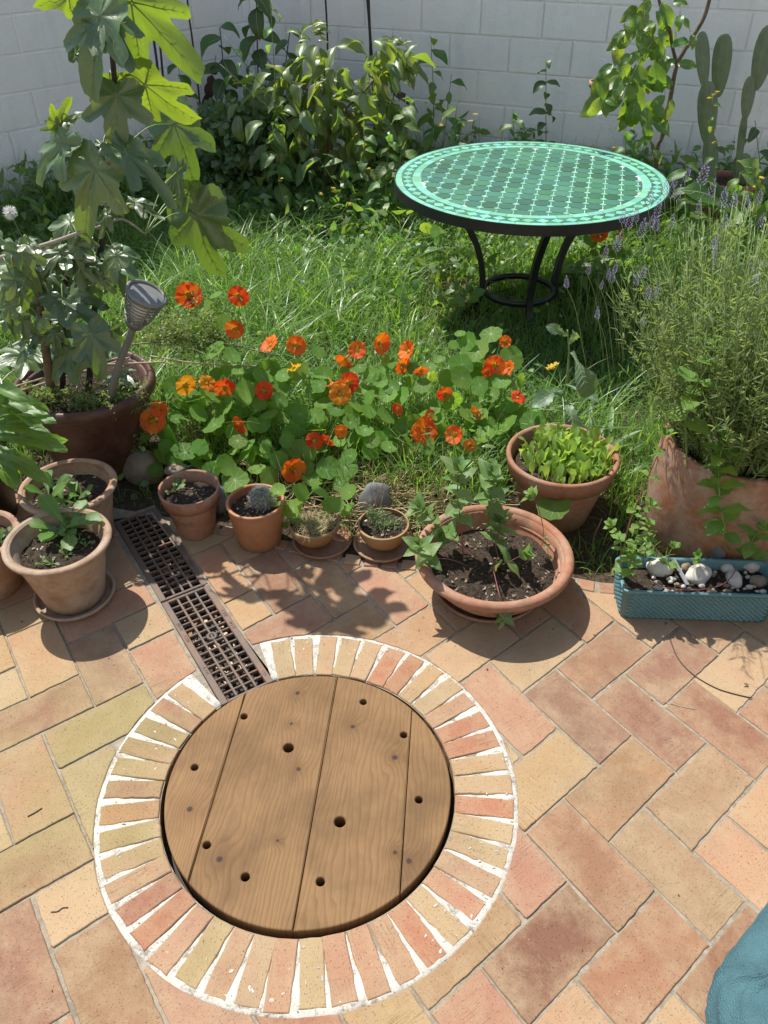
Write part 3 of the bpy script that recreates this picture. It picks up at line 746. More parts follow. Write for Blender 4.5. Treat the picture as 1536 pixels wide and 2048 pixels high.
# ---- painted block walls
TH = 0.39964; WN = Vector((math.sin(TH), math.cos(TH))); WT = Vector((math.cos(TH), -math.sin(TH)))
CORNER = Vector((-0.90, 6.6662)); Z0 = 0.166 - 0.2
LW = (CORNER - Vector((-2.27, 5.40))).normalized()                   # left wall runs towards the corner
LNRM = Vector((-LW.y, LW.x))                                          # away from the garden
W_TOP = 2.5
def block_wall(name, label, start, t, n_out, length, phase, s_rng):
    """start: point on the wall face; blocks of 40 x 20 cm; n_out points away from the garden"""
    root = thing(name, label, 'wall', (start.x, start.y, 0), math.atan2(t.y, t.x))
    sg = 1 if t.cross(n_out) > 0 else -1                               # local y of the wall body
    core = MB().box((length / 2 , sg * (0.1 + 0.0038), (W_TOP + Z0) / 2 - 0.05), (length, 0.2, W_TOP - Z0 + 0.1))
    core.build('mortar_core', M['paint'], root)
    bm_ = {}
    def blk(w_, h_):
        k = (round(w_, 3), round(h_, 3))
        if k not in bm_:
            mb = MB(); c = 0.006; d = 0.0040
            P = []
            for inset_, yy in ((0.0, d), (0.001, d * 0.3), (c * 0.7, d * 0.04), (c * 1.5, 0.0)):
                for sx, sz in ((-1, -1), (1, -1), (1, 1), (-1, 1)): P.append((sx * (w_ / 2 - inset_), sg * yy, sz * (h_ / 2 - inset_)))
            F = [(12, 13, 14, 15)]
            for l in range(3):
                for q in range(4): F.append((l * 4 + q, l * 4 + (q + 1) % 4, l * 4 + 4 + (q + 1) % 4, l * 4 + 4 + q))
            if sg < 0: F = [f[::-1] for f in F]
            bm_[k] = mb.add(P, F).mesh('block', M['paint'])
        return bm_[k]
    r = random.Random(hash(name) % 97 if False else len(label))
    rows = 7
    for row in range(rows):
        zc = Z0 + 0.2 * row + 0.1
        off = phase + (0.2 if row % 2 else 0.0)
        s = (off % 0.4) - 0.4
        while s < length:
            a_, b_ = max(s, 0.0), min(s + 0.4, length)
            if b_ - a_ > 0.05 and b_ > s_rng[0] and a_ < s_rng[1]:
                o = obj('block', blk(b_ - a_ - 0.009, 0.191), root, loc=((a_ + b_) / 2, -sg * r.uniform(0, 0.004), zc + r.uniform(-0.0015, 0.0015)))
            s += 0.4
    # the courses above the picture
    up = MB(); z1 = Z0 + 0.2 * rows
    for row in range(int((W_TOP - z1) / 0.2)):
        off = (phase + (0.2 if (row + rows) % 2 else 0.0)) % 0.4 - 0.4; s = off
        while s < length:
            a_, b_ = max(s, 0.0), min(s + 0.4, length)
            if b_ - a_ > 0.05: up.box(((a_ + b_) / 2, sg * 0.004, z1 + 0.2 * row + 0.1), (b_ - a_ - 0.009, 0.0065, 0.191))
            s += 0.4
    o = up.build('upper_courses', M['paint'], root); o['kind'] = 'stuff'
    MB().box((length / 2, sg * 0.1, W_TOP + 0.03), (length, 0.26, 0.05), ch=0.01).build('coping', M['paint'], root)
    return root
s_c = CORNER.dot(WT)
back_wall = block_wall('garden_wall', 'white painted block wall behind the table and the prickly pear', CORNER - WT * 0.0, WT, WN, 5.0, (-2.15 - s_c) % 0.4 + 0.2, (0, 4.6))
left_wall = block_wall('garden_wall', 'white painted block wall at the left, behind the fig', CORNER - LW * 4.4, LW, LNRM, 4.4, 0.13, (1.6, 4.4))

# corner post closes the angle where the two walls meet
MB().box((0, 0, 0), (0.42, 0.42, W_TOP - Z0 + 0.06)).build('corner_block', M['paint'], back_wall, loc=(-0.02, 0.24, (W_TOP + Z0) / 2 - 0.04), rot=(0, 0, 0.55))
# unseen wall added behind the camera, bounces warm light onto the shaded walls
hs = MB(); hs.box((0.3, -3.1, 2.6), (11, 0.3, 5.4))
ho = hs.build('bounce_wall', plain('bounce_wall_cream', (0.62, 0.57, 0.48), 0.85, vscale=2)); tag(ho, 'unseen cream wall added behind the patio to bounce warm light', None, kind='structure')
# ------------------------------------------------------------------ pots, planter, table, lamp, stones, stakes
def mat_terracotta(name, rough=0.85, chalk=0.5, spec=0.12):
    mt, nt, b = newmat(name)
    oi = N(nt, 'ShaderNodeObjectInfo'); tc = N(nt, 'ShaderNodeTexCoord'); geo = N(nt, 'ShaderNodeNewGeometry'); v = geo.outputs['Position']
    n = noise_(nt, v, 7, 6, 0.65); n2 = noise_(nt, v, 60, 4, 0.65)
    f = ramp(nt, math_(nt, 'ADD', math_(nt, 'MULTIPLY', n.outputs[0], 0.75), math_(nt, 'MULTIPLY', n2.outputs[0], 0.25)), [(0.42, (0, 0, 0)), (0.62, (1, 1, 1))])
    chalkc = mix(nt, 0.72, oi.outputs['Color'], (0.36, 0.31, 0.245))
    col = mix(nt, math_(nt, 'MULTIPLY', f.outputs[0], chalk), oi.outputs['Color'], chalkc)
    n4 = noise_(nt, v, 18, 5, 0.6)
    col = mix(nt, math_(nt, 'MULTIPLY', ramp(nt, n4.outputs[0], [(0.50, (0, 0, 0)), (0.70, (1, 1, 1))]).outputs[0], 0.45), col, (0.12, 0.068, 0.035))
    # damp, mossy foot
    sep = N(nt, 'ShaderNodeSeparateXYZ'); L(nt, tc.outputs['Generated'], sep.inputs[0])
    ft = ramp(nt, math_(nt, 'ADD', sep.outputs[2], math_(nt, 'MULTIPLY', math_(nt, 'SUBTRACT', n.outputs[0], 0.5), 0.4)), [(0.0, (1, 1, 1)), (0.3, (0, 0, 0))])
    col = mix(nt, math_(nt, 'MULTIPLY', ft.outputs[0], 0.4), col, (0.15, 0.105, 0.055))
    n3 = noise_(nt, v, 300, 2)
    col = mix(nt, 0.15, col, mix(nt, n3.outputs[0], (0, 0, 0), (1, 1, 1)), 'OVERLAY')
    L(nt, col, b.inputs['Base Color']); b.inputs['Roughness'].default_value = rough; b.inputs['Specular IOR Level'].default_value = spec
    bump(nt, math_(nt, 'ADD', n2.outputs[0], math_(nt, 'MULTIPLY', n3.outputs[0], 0.4)), b, 0.35, 0.0025)
    return mt
M['terra'] = mat_terracotta('weathered_terracotta', chalk=0.9)
M['terra_clean'] = mat_terracotta('clean_terracotta', 0.78, 0.55, 0.15)
M['glaze'] = mat_terracotta('honey_glazed_clay', 0.45, 0.15, 0.35)
chip = plain('wood_chips', (0.22, 0.165, 0.11), 0.9, var=0.4, vscale=80)
chipd = plain('dark_crumbs', (0.045, 0.03, 0.02), 0.95, var=0.4, vscale=80)
chipw = plain('pale_chips_stone', (0.40, 0.38, 0.33), 0.85, var=0.2, vscale=80)

def soil_in(t, R, z, lump=0.008, bits=60, seed=0, pale=0.3, color=None):
    """rough soil disc with crumbs and chips"""
    V = []; F = []; nr2, na = 12, 40; r = random.Random(seed)
    V.append((0, 0, z + lump))
    for i in range(1, nr2 + 1):
        rr = R * i / nr2
        for k in range(na):
            a = 2 * math.pi * k / na; x, y = rr * math.cos(a), rr * math.sin(a)
            V.append((x, y, z + lump * (1 - (i / nr2) ** 2) + lump * 0.9 * noise.noise((x * 34 + seed, y * 34, 3)) + lump * 0.5 * noise.noise((x * 90 + seed, y * 90, 5))))
    for k in range(na): F.append((0, 1 + k, 1 + (k + 1) % na))
    for i in range(nr2 - 1):
        for k in range(na): F.append((1 + i * na + k, 1 + (i + 1) * na + k, 1 + (i + 1) * na + (k + 1) % na, 1 + i * na + (k + 1) % na))
    so_ = obj('soil', mesh('soil', V, F, [M['pot_soil']], True), t)
    b = MB()
    for _ in range(int(bits * 3)):
        a = r.uniform(0, 6.3); rr = R * math.sqrt(r.random()) * 0.96; s = r.uniform(0.002, 0.0065)
        mi = 0 if r.random() > pale * .45 else r.choice([1, 1, 1, 2])
        x, y = rr * math.cos(a), rr * math.sin(a)
        zz = z + lump * (1 - (rr / R) ** 2) + lump * 0.9 * noise.noise((x * 34 + seed, y * 34, 3))
        c, s2 = Vector((x, y, zz + 0.001)), s
        P = [c + Vector((r.uniform(-1, 1), r.uniform(-1, 1), r.uniform(-.3, .8))) * s2 * (1.5 if mi else 0.9) for _ in range(4)]
        b.add(P, [(0, 1, 2), (0, 2, 3), (0, 3, 1), (1, 3, 2)], mi)
    o = b.build('crumbs', [chipd, chip, chipw], so_); o['kind'] = 'stuff'
def pot(name, label, cat, loc, prof_out, rim_w, soil_z, col, mat='terra', rim=None, group=None, wob=0.004, bits=60, pale=0.3, seed=0, lump=0.008, rot=0.0):
    """body from an outer profile (r, z) bottom to top; rim is a separate part when given"""
    t = thing(name, label, cat, loc, rot, group)
    top = prof_out[-1]; inner = [(top[0] - rim_w, top[1])]
    for r_, z_ in reversed(prof_out[:-1]):
        if z_ > soil_z - 0.03: inner.append((r_ - rim_w, z_))
    def out_r(z):
        for (a, za), (b, zb) in zip(prof_out, prof_out[1:]):
            if za <= z <= zb and zb > za: return a + (b - a) * (z - za) / (zb - za)
        return prof_out[-1][0] if z > prof_out[-1][1] else prof_out[0][0]
    inner.append((out_r(soil_z - 0.03) - rim_w, soil_z - 0.03)); inner.append((0.001, soil_z - 0.03))
    m_ = MB(); m_.lathe([(0.001, prof_out[0][1])] + list(prof_out) + inner, 64, wob=wob); bo_ = m_.build('body', M[mat], t, True, color=col)
    if rim:
        m_ = MB(); m_.lathe(rim, 64, closed=True, wob=wob); m_.build('rim', M[mat], bo_, True, color=col)
    soil_in(t, out_r(soil_z) - rim_w * 0.7, soil_z, lump, bits, seed, pale)
    return t
def roll(r, z, a, b, n=10):
    """closed oval rim section"""
    return [(r + a * math.cos(q), z + b * math.sin(q)) for q in np.linspace(0, -2 * math.pi, n, endpoint=False)]
def saucer(name, label, loc, R, h, col, mat='terra', group=None):
    t = thing(name, label, 'saucer', loc, 0, group)
    m_ = MB(); m_.lathe([(0.001, 0.0), (R * 0.86, 0.0), (R * 0.93, h * 0.35), (R, h), (R - 0.004, h + 0.003), (R - 0.011, h), (R * 0.88, h * 0.4 + 0.004), (R * 0.8, 0.008), (0.001, 0.008)], 64, wob=0.003)
    m_.build('dish', M[mat], t, True, color=col); return t

TA = (0.30, 0.195, 0.13); TB = (0.30, 0.17, 0.105); TC = (0.265, 0.115, 0.068); TD = (0.31, 0.135, 0.062); TE = (0.060, 0.022, 0.014)
def flared(R, h, rb):
    return [(rb * 0.97, 0.0), (rb, 0.006), (rb + (R - rb) * 0.25, h * 0.35), (rb + (R - rb) * 0.52, h * 0.68), (rb + (R - rb) * 0.68, h * 0.86), (rb + (R - rb) * 0.82, h * 0.93)]
# front left pair
SA = saucer('saucer', 'chalky terracotta saucer under the pale flared pot', (-1.0, 1.925, 0), 0.128, 0.024, TA)
pot('flower_pot', 'pale chalky flared terracotta pot standing in a saucer, front left', 'flower pot', (-1.0, 1.925, 0.009), flared(0.158, 0.235, 0.094) + [(0.152, 0.233), (0.149, 0.236)], 0.013, 0.185, TA, rim=roll(0.152, 0.232, 0.010, 0.0085), seed=1, bits=110, pale=0.35, lump=0.016)
pot('flower_pot', 'chalky flared terracotta pot behind the one on a saucer, beside the drain', 'flower pot', (-1.055, 2.215, 0), flared(0.155, 0.235, 0.102) + [(0.150, 0.233), (0.147, 0.236)], 0.013, 0.192, TB, rim=roll(0.150, 0.232, 0.010, 0.0085), seed=2, bits=110, pale=0.35)
pot('flower_pot', 'flared terracotta pot cut off by the left picture edge', 'flower pot', (-1.292, 1.99, 0), flared(0.135, 0.205, 0.098) + [(0.130, 0.203), (0.127, 0.206)], 0.012, 0.165, (0.29, 0.15, 0.09), rim=roll(0.130, 0.202, 0.010, 0.0085), seed=3)
M['black_plastic'] = plain('black_plastic', (0.012, 0.011, 0.010), 0.55, var=0.3)
t = thing('nursery_pot', 'black plastic nursery pot holding the rocket plant at the left edge', 'flower pot', (-1.45, 2.36, 0))
m_ = MB(); m_.lathe([(0.001, 0), (0.105, 0), (0.135, 0.23), (0.142, 0.23), (0.142, 0.245), (0.128, 0.245), (0.122, 0.2), (0.001, 0.2)], 40); m_.build('body', M['black_plastic'], t, True)
soil_in(t, 0.122, 0.205, seed=5)
# fig pot
pot('large_pot', 'big dark red terracotta pot of the fig tree', 'flower pot', (-1.105, 2.69, 0), [(0.165, 0), (0.17, 0.01), (0.205, 0.17), (0.228, 0.30), (0.236, 0.355)], 0.02, 0.325, TE, 'glaze', rim=roll(0.242, 0.345, 0.016, 0.027, 14), seed=6, bits=160)
# small pots on the edging
pot('flower_pot', 'small red-brown terracotta pot with bare soil beside the drain', 'flower pot', (-0.667, 2.262, 0), [(0.062, 0), (0.064, 0.006), (0.088, 0.128), (0.0905, 0.138)], 0.008, 0.150, TC, 'terra_clean', rim=[(0.0905, 0.138), (0.099, 0.138), (0.1045, 0.185), (0.1035, 0.190), (0.098, 0.190), (0.0955, 0.186), (0.090, 0.14)], seed=7, bits=90)
pot('flower_pot', 'small orange clay pot with a round hairy cactus', 'flower pot', (-0.435, 2.205, 0), [(0.071, 0), (0.074, 0.005), (0.080, 0.03), (0.092, 0.12), (0.0975, 0.166), (0.0965, 0.171)], 0.009, 0.138, TD, 'glaze', rim=roll(0.094, 0.168, 0.006, 0.006, 10), seed=8, bits=90, pale=0.6)
def bowl_prof(R, h): return [(R * 0.42, 0.0), (R * 0.46, 0.004), (R * 0.72, h * 0.22), (R * 0.9, h * 0.52), (R * 0.985, h * 0.85), (R, h), (R - 0.002, h + 0.002)]
saucer('saucer', 'wide brown clay saucer under the bowl of dry grass', (-0.215, 2.185, 0.001), 0.104, 0.017, (0.235, 0.115, 0.068), 'terra_clean')
pot('clay_bowl', 'small glazed clay bowl of dry grass on a wide saucer', 'bowl', (-0.240, 2.185, 0.0115), bowl_prof(0.088, 0.082), 0.006, 0.068, (0.255, 0.145, 0.06), 'glaze', seed=9, bits=80, pale=0.6)
saucer('saucer', 'pale orange clay saucer under the bowl of thyme', (-0.005, 2.165, 0.001), 0.103, 0.017, (0.29, 0.17, 0.105), 'terra_clean')
pot('clay_bowl', 'small glazed clay bowl of sparse thyme next to the large bowl', 'bowl', (-0.002, 2.165, 0.0115), bowl_prof(0.088, 0.088), 0.006, 0.073, (0.27, 0.16, 0.072), 'glaze', seed=10, bits=120, pale=0.5)
# large bowl
saucer('saucer', 'dark brown saucer under the large terracotta bowl', (0.335, 1.945, 0.0), 0.178, 0.030, (0.195, 0.092, 0.056), 'terra_clean')
pot('terracotta_bowl', 'large shallow terracotta bowl with a thick rolled rim', 'bowl', (0.345, 1.947, 0.010), [(0.140, 0), (0.146, 0.004), (0.190, 0.055), (0.213, 0.092), (0.222, 0.112), (0.226, 0.142)], 0.012, 0.082, (0.285, 0.125, 0.072), 'terra_clean', rim=roll(0.2325, 0.137, 0.0165, 0.0165, 14), seed=11, bits=330, pale=0.45, lump=0.014)
m_ = MB(); m_.lathe(roll(0.212, 0.105, 0.008, 0.006, 8), 64, closed=True); m_.build('inner_ledge', M['terra_clean'], bpy.data.objects['terracotta_bowl'], True, color=(0.285, 0.125, 0.072))
# lettuce pot
pot('flower_pot', 'terracotta pot crowded with lettuce seedlings', 'flower pot', (0.615, 2.335, 0), [(0.115, 0), (0.118, 0.008), (0.163, 0.19), (0.166, 0.2)], 0.014, 0.222, (0.26, 0.11, 0.065), 'terra_clean', rim=[(0.166, 0.198), (0.180, 0.198), (0.192, 0.255), (0.190, 0.264), (0.180, 0.266), (0.174, 0.258), (0.166, 0.205)], seed=12, bits=140)
# lavender urn
pot('urn_pot', 'large bulging terracotta pot of the lavender', 'flower pot', (1.155, 2.215, 0), [(0.225, 0), (0.232, 0.012), (0.246, 0.10), (0.252, 0.20), (0.250, 0.29), (0.244, 0.36), (0.240, 0.395), (0.236, 0.40)], 0.02, 0.335, (0.27, 0.12, 0.062), 'terra', seed=13, bits=160)
# prickly pear pot
PC = Vector((2.02, 4.95, 0.03))
pot('flower_pot', 'terracotta pot of the prickly pear by the far wall', 'flower pot', PC, [(0.105, 0), (0.14, 0.28), (0.145, 0.30)], 0.014, 0.325, (0.38, 0.17, 0.10), 'terra_clean', rim=[(0.145, 0.30), (0.156, 0.30), (0.163, 0.352), (0.155, 0.358), (0.147, 0.352)], seed=14)
# small pot in front of the far wall, behind the lemon tree
p = atY(1212, 190, 4.98)
pot('flower_pot', 'small terracotta pot hung on the far wall behind the lemon leaves', 'flower pot', (p.x, 5.05, p.z - 0.07), [(0.055, 0), (0.073, 0.09), (0.074, 0.1)], 0.006, 0.10, (0.42, 0.21, 0.13), 'terra_clean', rim=[(0.074, 0.095), (0.081, 0.095), (0.084, 0.125), (0.078, 0.127), (0.075, 0.12)], seed=15)
# white bucket behind the citrus
t = thing('bucket', 'white plastic bucket behind the citrus trunk', 'bucket', (-0.40, 5.92, 0.03))
wp = plain('white_plastic', (0.72, 0.72, 0.70), 0.45, var=0.06)
m_ = MB(); m_.lathe([(0.001, 0), (0.125, 0), (0.15, 0.27), (0.154, 0.27), (0.154, 0.29), (0.157, 0.29), (0.157, 0.32), (0.146, 0.32), (0.14, 0.28), (0.12, 0.02), (0.001, 0.02)], 48); m_.build('body', wp, t, True)
hp = [(0.157 * math.cos(a), 0.157 * math.sin(a), 0.30 - 0.10 * math.sin(a) if math.sin(a) > -2 else 0) for a in np.linspace(math.pi, 2 * math.pi, 16)]
MB().tube([(q[0] * 1.02, q[1] * 1.08, 0.30 + 0.11 * math.sin(math.atan2(q[1], q[0]))) for q in hp], 0.003, 6).build('handle', wp, t, True)

# ---- turquoise planter with woven sides
def mat_turq():
    mt, nt, b = newmat('turquoise_plastic')
    tc = N(nt, 'ShaderNodeTexCoord'); n = noise_(nt, tc.outputs['Object'], 9, 5); n2 = noise_(nt, tc.outputs['Object'], 90, 4, 0.7)
    col = ramp(nt, n.outputs[0], [(0.3, (0.060, 0.150, 0.170)), (0.7, (0.088, 0.195, 0.215))]).outputs[0]
    col = mix(nt, math_(nt, 'MULTIPLY', ramp(nt, n2.outputs[0], [(0.6, (0, 0, 0)), (0.75, (1, 1, 1))]).outputs[0], 0.3), col, (0.33, 0.36, 0.33))
    L(nt, col, b.inputs['Base Color']); b.inputs['Roughness'].default_value = 0.5; return mt
M['turq'] = mat_turq()
PL0 = Vector((0.727, 1.800)); PA = math.atan2(1.774 - 1.800, 1.178 - 0.727); PLL, PLD, PLH = 0.468, 0.155, 0.128
pd, pn = Vector((math.cos(PA), math.sin(PA))), Vector((-math.sin(PA), math.cos(PA)))
pc = PL0 + pd * PLL / 2 + pn * PLD / 2
planter = thing('planter', 'turquoise woven-look plastic planter with pebbles and mint', 'planter', (pc.x, pc.y, 0), PA)
def rrect(hx, hy, r, n=6):
    out = []
    for sx, sy, a0 in ((1, 1, 0), (-1, 1, 90), (-1, -1, 180), (1, -1, 270)):
        for k in range(n + 1):
            a = math.radians(a0 + 90 * k / n); out.append((sx * (hx - r) + r * math.cos(a), sy * (hy - r) + r * math.sin(a)))
    return out
prof = [(-0.016, 0), (-0.010, 0.003), (-0.001, PLH - 0.012), (0.004, PLH - 0.010), (0.006, PLH - 0.003), (0.004, PLH), (-0.004, PLH), (-0.007, PLH - 0.004), (-0.014, 0.012)]
V = []; F = []
for o_, z in prof: V += [(x, y, z) for x, y in rrect(PLL / 2 + o_, PLD / 2 + o_, 0.022 + o_ * 0.5)]
n_ = len(V) // len(prof)
for l in range(len(prof) - 1):
    for k in range(n_): F.append((l * n_ + k, l * n_ + (k + 1) % n_, (l + 1) * n_ + (k + 1) % n_, (l + 1) * n_ + k))
F.append(tuple(range(n_ - 1, -1, -1))); F.append(tuple((len(prof) - 1) * n_ + k for k in range(n_)))
obj('tub', mesh('tub', V, F, [M['turq']], True), planter)
# woven pillows on the four sides
wv = MB(); rows = 13; rh = (PLH - 0.022) / rows
def pillow(c, u, n, w_, h_):
    P = []; u = Vector(u); n = Vector(n); z = Vector((0, 0, 1)); c = Vector(c)
    for sx, sz, o_ in ((-1, -1, 0), (1, -1, 0), (1, 1, 0), (-1, 1, 0), (-.62, -.45, 1), (.62, -.45, 1), (.62, .45, 1), (-.62, .45, 1)):
        P.append(c + u * sx * w_ / 2 + z * sz * h_ / 2 + n * o_ * 0.0042)
    wv.add(P, [(4, 5, 6, 7), (0, 1, 5, 4), (1, 2, 6, 5), (2, 3, 7, 6), (3, 0, 4, 7)])
for row in range(rows):
    zc = 0.006 + rh * (row + 0.5); o_ = -0.010 + 0.009 * zc / (PLH - 0.012)
    for (u, n, half, dist) in (((1, 0, 0), (0, -1, 0), PLL / 2 - 0.022, PLD / 2 + o_), ((0, 1, 0), (-1, 0, 0), PLD / 2 - 0.02, PLL / 2 + o_), ((-1, 0, 0), (0, 1, 0), PLL / 2 - 0.022, PLD / 2 + o_), ((0, -1, 0), (1, 0, 0), PLD / 2 - 0.02, PLL / 2 + o_)):
        k = int(2 * half / 0.0165); pw = 2 * half / k
        for q in range(k):
            x = -half + pw * (q + (0.5 if row % 2 else 1.0)); 
            if x + pw / 2 > half + 1e-5: continue
            c = Vector(u) * x + Vector(n) * (dist - 0.0006); c.z = zc
            pillow(c, u, n, pw * 0.97, rh * 0.93)
o = wv.build('weave', M['turq'], planter, True); o['kind'] = 'stuff'
V = []; F = []; nx_, ny_ = 40, 14
for i in range(nx_):
    for j in range(ny_):
        x, y = (-0.5 + i / (nx_ - 1)) * (PLL - 0.022), (-0.5 + j / (ny_ - 1)) * (PLD - 0.022)
        V.append((x, y, 0.093 + 0.008 * noise.noise((x * 30, y * 30, 9))))
for i in range(nx_ - 1):
    for j in range(ny_ - 1): F.append((i * ny_ + j, (i + 1) * ny_ + j, (i + 1) * ny_ + j + 1, i * ny_ + j + 1))
obj('soil', mesh('soil', V, F, [M['pot_soil']], True), planter)

# ---- stones
def mat_stone(name, a, b_, speck=(0.5, 0.5, 0.48)):
    mt, nt, b = newmat(name); tc = N(nt, 'ShaderNodeTexCoord'); n = noise_(nt, tc.outputs['Object'], 14, 7, 0.65)
    col = ramp(nt, n.outputs[0], [(0.3, a), (0.65, b_), (0.8, speck)]).outputs[0]
    L(nt, col, b.inputs['Base Color']); b.inputs['Roughness'].default_value = 0.8; bump(nt, n.outputs[0], b, 0.4, 0.01); return mt
M['st_white'] = mat_stone('white_pebble', (0.36, 0.33, 0.28), (0.50, 0.47, 0.42), (0.58, 0.56, 0.52))
M['st_grey'] = mat_stone('grey_stone', (0.085, 0.085, 0.083), (0.15, 0.15, 0.148), (0.24, 0.24, 0.23))
M['st_brown'] = mat_stone('brown_stone', (0.13, 0.10, 0.07), (0.24, 0.19, 0.13), (0.30, 0.26, 0.2))
M['st_dark'] = mat_stone('dark_slate', (0.035, 0.04, 0.05), (0.07, 0.08, 0.095), (0.12, 0.13, 0.15))
def stone(name, label, p, size, mat, seed, rot=0.0, group=None, tilt=0.0):
    bm = bmesh.new(); bmesh.ops.create_icosphere(bm, subdivisions=3, radius=1.0)
    for v in bm.verts:
        c = v.co.normalized(); f = 1 + 0.22 * noise.noise(c * 1.1 + Vector((seed, 0, 0))) + 0.07 * noise.noise(c * 3.1 + Vector((0, seed, 0)))
        v.co = Vector((c.x * size[0], c.y * size[1], c.z * size[2])) * f
    me = bpy.data.meshes.new(name); bm.to_mesh(me); bm.free(); me.materials.append(mat)
    for pl in me.polygons: pl.use_smooth = True
    o = obj(name, me, None, loc=p, rot=(tilt, 0, rot)); tag(o, label, 'stone', group); return o
stone('stone', 'rounded grey stone standing behind the bowl of thyme', (-0.03, 2.345, 0.055), (0.06, 0.036, 0.075), M['st_grey'], 1.3, 0.2, tilt=-0.35)
stone('stone', 'big brown boulder at the bed edge left of the small pots', (-0.93, 2.58, 0.05), (0.095, 0.06, 0.075), M['st_brown'], 2.1, -0.3)
stone('stone', 'flat brown pebble lying on the boulder by the nasturtiums', at(352, 938, 0.11), (0.045, 0.03, 0.018), M['st_brown'], 3.7, 0.3)
stone('stone', 'dark blue slate pebble behind the red-brown pot', at(392, 945, 0.06), (0.05, 0.035, 0.028), M['st_dark'], 4.2, 0.1)
stone('stone', 'grey cobble half hidden behind the red-brown pot', at(440, 1000, 0.04), (0.035, 0.04, 0.055), M['st_grey'], 5.5, 0.1)
PB = [(1320, 1137, .042, .032, .026, 'a fawn creviced', 'st_white'), (1396, 1150, .043, .034, .027, 'the roundest white', 'st_white'), (1468, 1158, .034, .024, .020, 'a small white', 'st_white'), (1430, 1106, .034, .014, .032, 'the upright grey', 'st_grey'), (1502, 1132, .026, .02, .018, 'a tiny white', 'st_white'), (1517, 1162, .030, .022, .018, 'the tan', 'st_brown'), (1372, 1132, .022, .016, .015, 'the reddish', 'st_brown'), (1455, 1135, .022, .018, .015, 'a cream', 'st_white')]
desc = ['fawn stone with a flat top left of the plant tag in the turquoise planter', 'large round white pebble right of the plant tag in the turquoise planter', 'white oval pebble in the planter under the red runner', 'grey flat stone leaning on the back wall of the turquoise planter', 'white pebble at the right end of the turquoise planter', 'tan pebble against the front wall of the turquoise planter, far right', 'small brown stone just behind the plant tag in the planter', 'small white pebble in the middle row of the planter, under the mint']
for k, (x, y, a, b, c, _, mt) in enumerate(PB):
    p = at(x, y, 0.108); stone('pebble', desc[k], (p.x, p.y, 0.095 + c * 0.65), (a, b, c), M[mt], 6 + k * 1.7, k * 0.7)
gv = MB(); rg = random.Random(9)
for _ in range(95):
    x, y = rg.uniform(-.21, .215), rg.uniform(-.058, .058); s = rg.uniform(.005, .014)
    if x < -.13: continue
    a, b, c = s * rg.uniform(.8, 1.3), s * rg.uniform(.7, 1), s * rg.uniform(.5, .8); V8 = []
    for k in range(5):
        ph = math.pi * k / 4
        for q in range(7): t9 = 6.283 * q / 7; V8.append((x + a * math.sin(ph) * math.cos(t9), y + b * math.sin(ph) * math.sin(t9), .099 + c * .6 + c * math.cos(ph)))
    gv.add(V8, [(k * 7 + q, (k + 1) * 7 + q, (k + 1) * 7 + (q + 1) % 7, k * 7 + (q + 1) % 7) for k in range(4) for q in range(7)], rg.choice([0, 0, 1]))
o = gv.build('gravel', [M['st_white'], M['st_brown']], planter, True); o['kind'] = 'stuff'
# plant tag
tp = at(1362, 1150, 0.118)
o = MB().box((0, 0, 0), (0.013, 0.10, 0.0012)).build('plant_tag', plain('grey_plastic', (0.20, 0.21, 0.22), 0.4)); o.location = (tp.x, tp.y + 0.012, 0.122); o.rotation_euler = (math.radians(14), 0, math.radians(14)); tag(o, 'grey plastic plant tag lying in the turquoise planter', 'plant tag')

# ---- mosaic table
TCN = Vector((0.69, 3.945)); TZ = 0.70; TR = 0.628
table = thing('mosaic_table', 'round green mosaic garden table with black curved iron legs', 'table', (TCN.x, TCN.y, 0.02))
TZ -= 0.02
M['black_iron'] = plain('black_painted_iron', (0.014, 0.015, 0.016), 0.45, var=0.2, bmp=0.15, bscale=150)
def mat_glaze(name, col, var=0.3, rough=0.22):
    mt, nt, b = newmat(name); oi = N(nt, 'ShaderNodeObjectInfo'); geo = N(nt, 'ShaderNodeNewGeometry')
    rnd = math_(nt, 'FRACT', math_(nt, 'ADD', oi.outputs['Random'], geo.outputs['Random Per Island']))
    hs = N(nt, 'ShaderNodeHueSaturation'); hs.inputs['Color'].default_value = (*col, 1)
    L(nt, math_(nt, 'MULTIPLY_ADD', rnd, var * 2, 1 - var), hs.inputs['Value']); L(nt, math_(nt, 'MULTIPLY_ADD', math_(nt, 'FRACT', math_(nt, 'MULTIPLY', rnd, 5.7)), 0.05, 0.475), hs.inputs['Hue'])
    n = noise_(nt, geo.outputs['Position'], 45, 3); L(nt, mix(nt, 0.25, hs.outputs[0], n.outputs[1], 'SOFT_LIGHT'), b.inputs['Base Color'])
    b.inputs['Roughness'].default_value = rough; bump(nt, n.outputs[0], b, 0.12, 0.004); return mt
M['gl_dark'] = mat_glaze('dark_green_glaze', (0.042, 0.140, 0.088), 0.35, 0.38); M['gl_light'] = mat_glaze('mint_green_glaze', (0.165, 0.44, 0.315), 0.16, 0.3)
grout = plain('white_grout', (0.46, 0.52, 0.46), 0.8)
m_ = MB(); m_.lathe([(0.001, TZ - 0.040), (TR - 0.006, TZ - 0.040), (TR - 0.006, TZ - 0.0035), (0.001, TZ - 0.0035)], 96); slab_o = m_.build('slab', grout, table)
m_ = MB(); m_.lathe([(TR - 0.005, TZ - 0.045), (TR, TZ - 0.045), (TR, TZ + 0.0005), (TR - 0.004, TZ + 0.0005)], 120, closed=True); m_.build('rim_band', M['black_iron'], table)
FR = 0.505; P_ = 0.0725; ra = math.radians(-14)
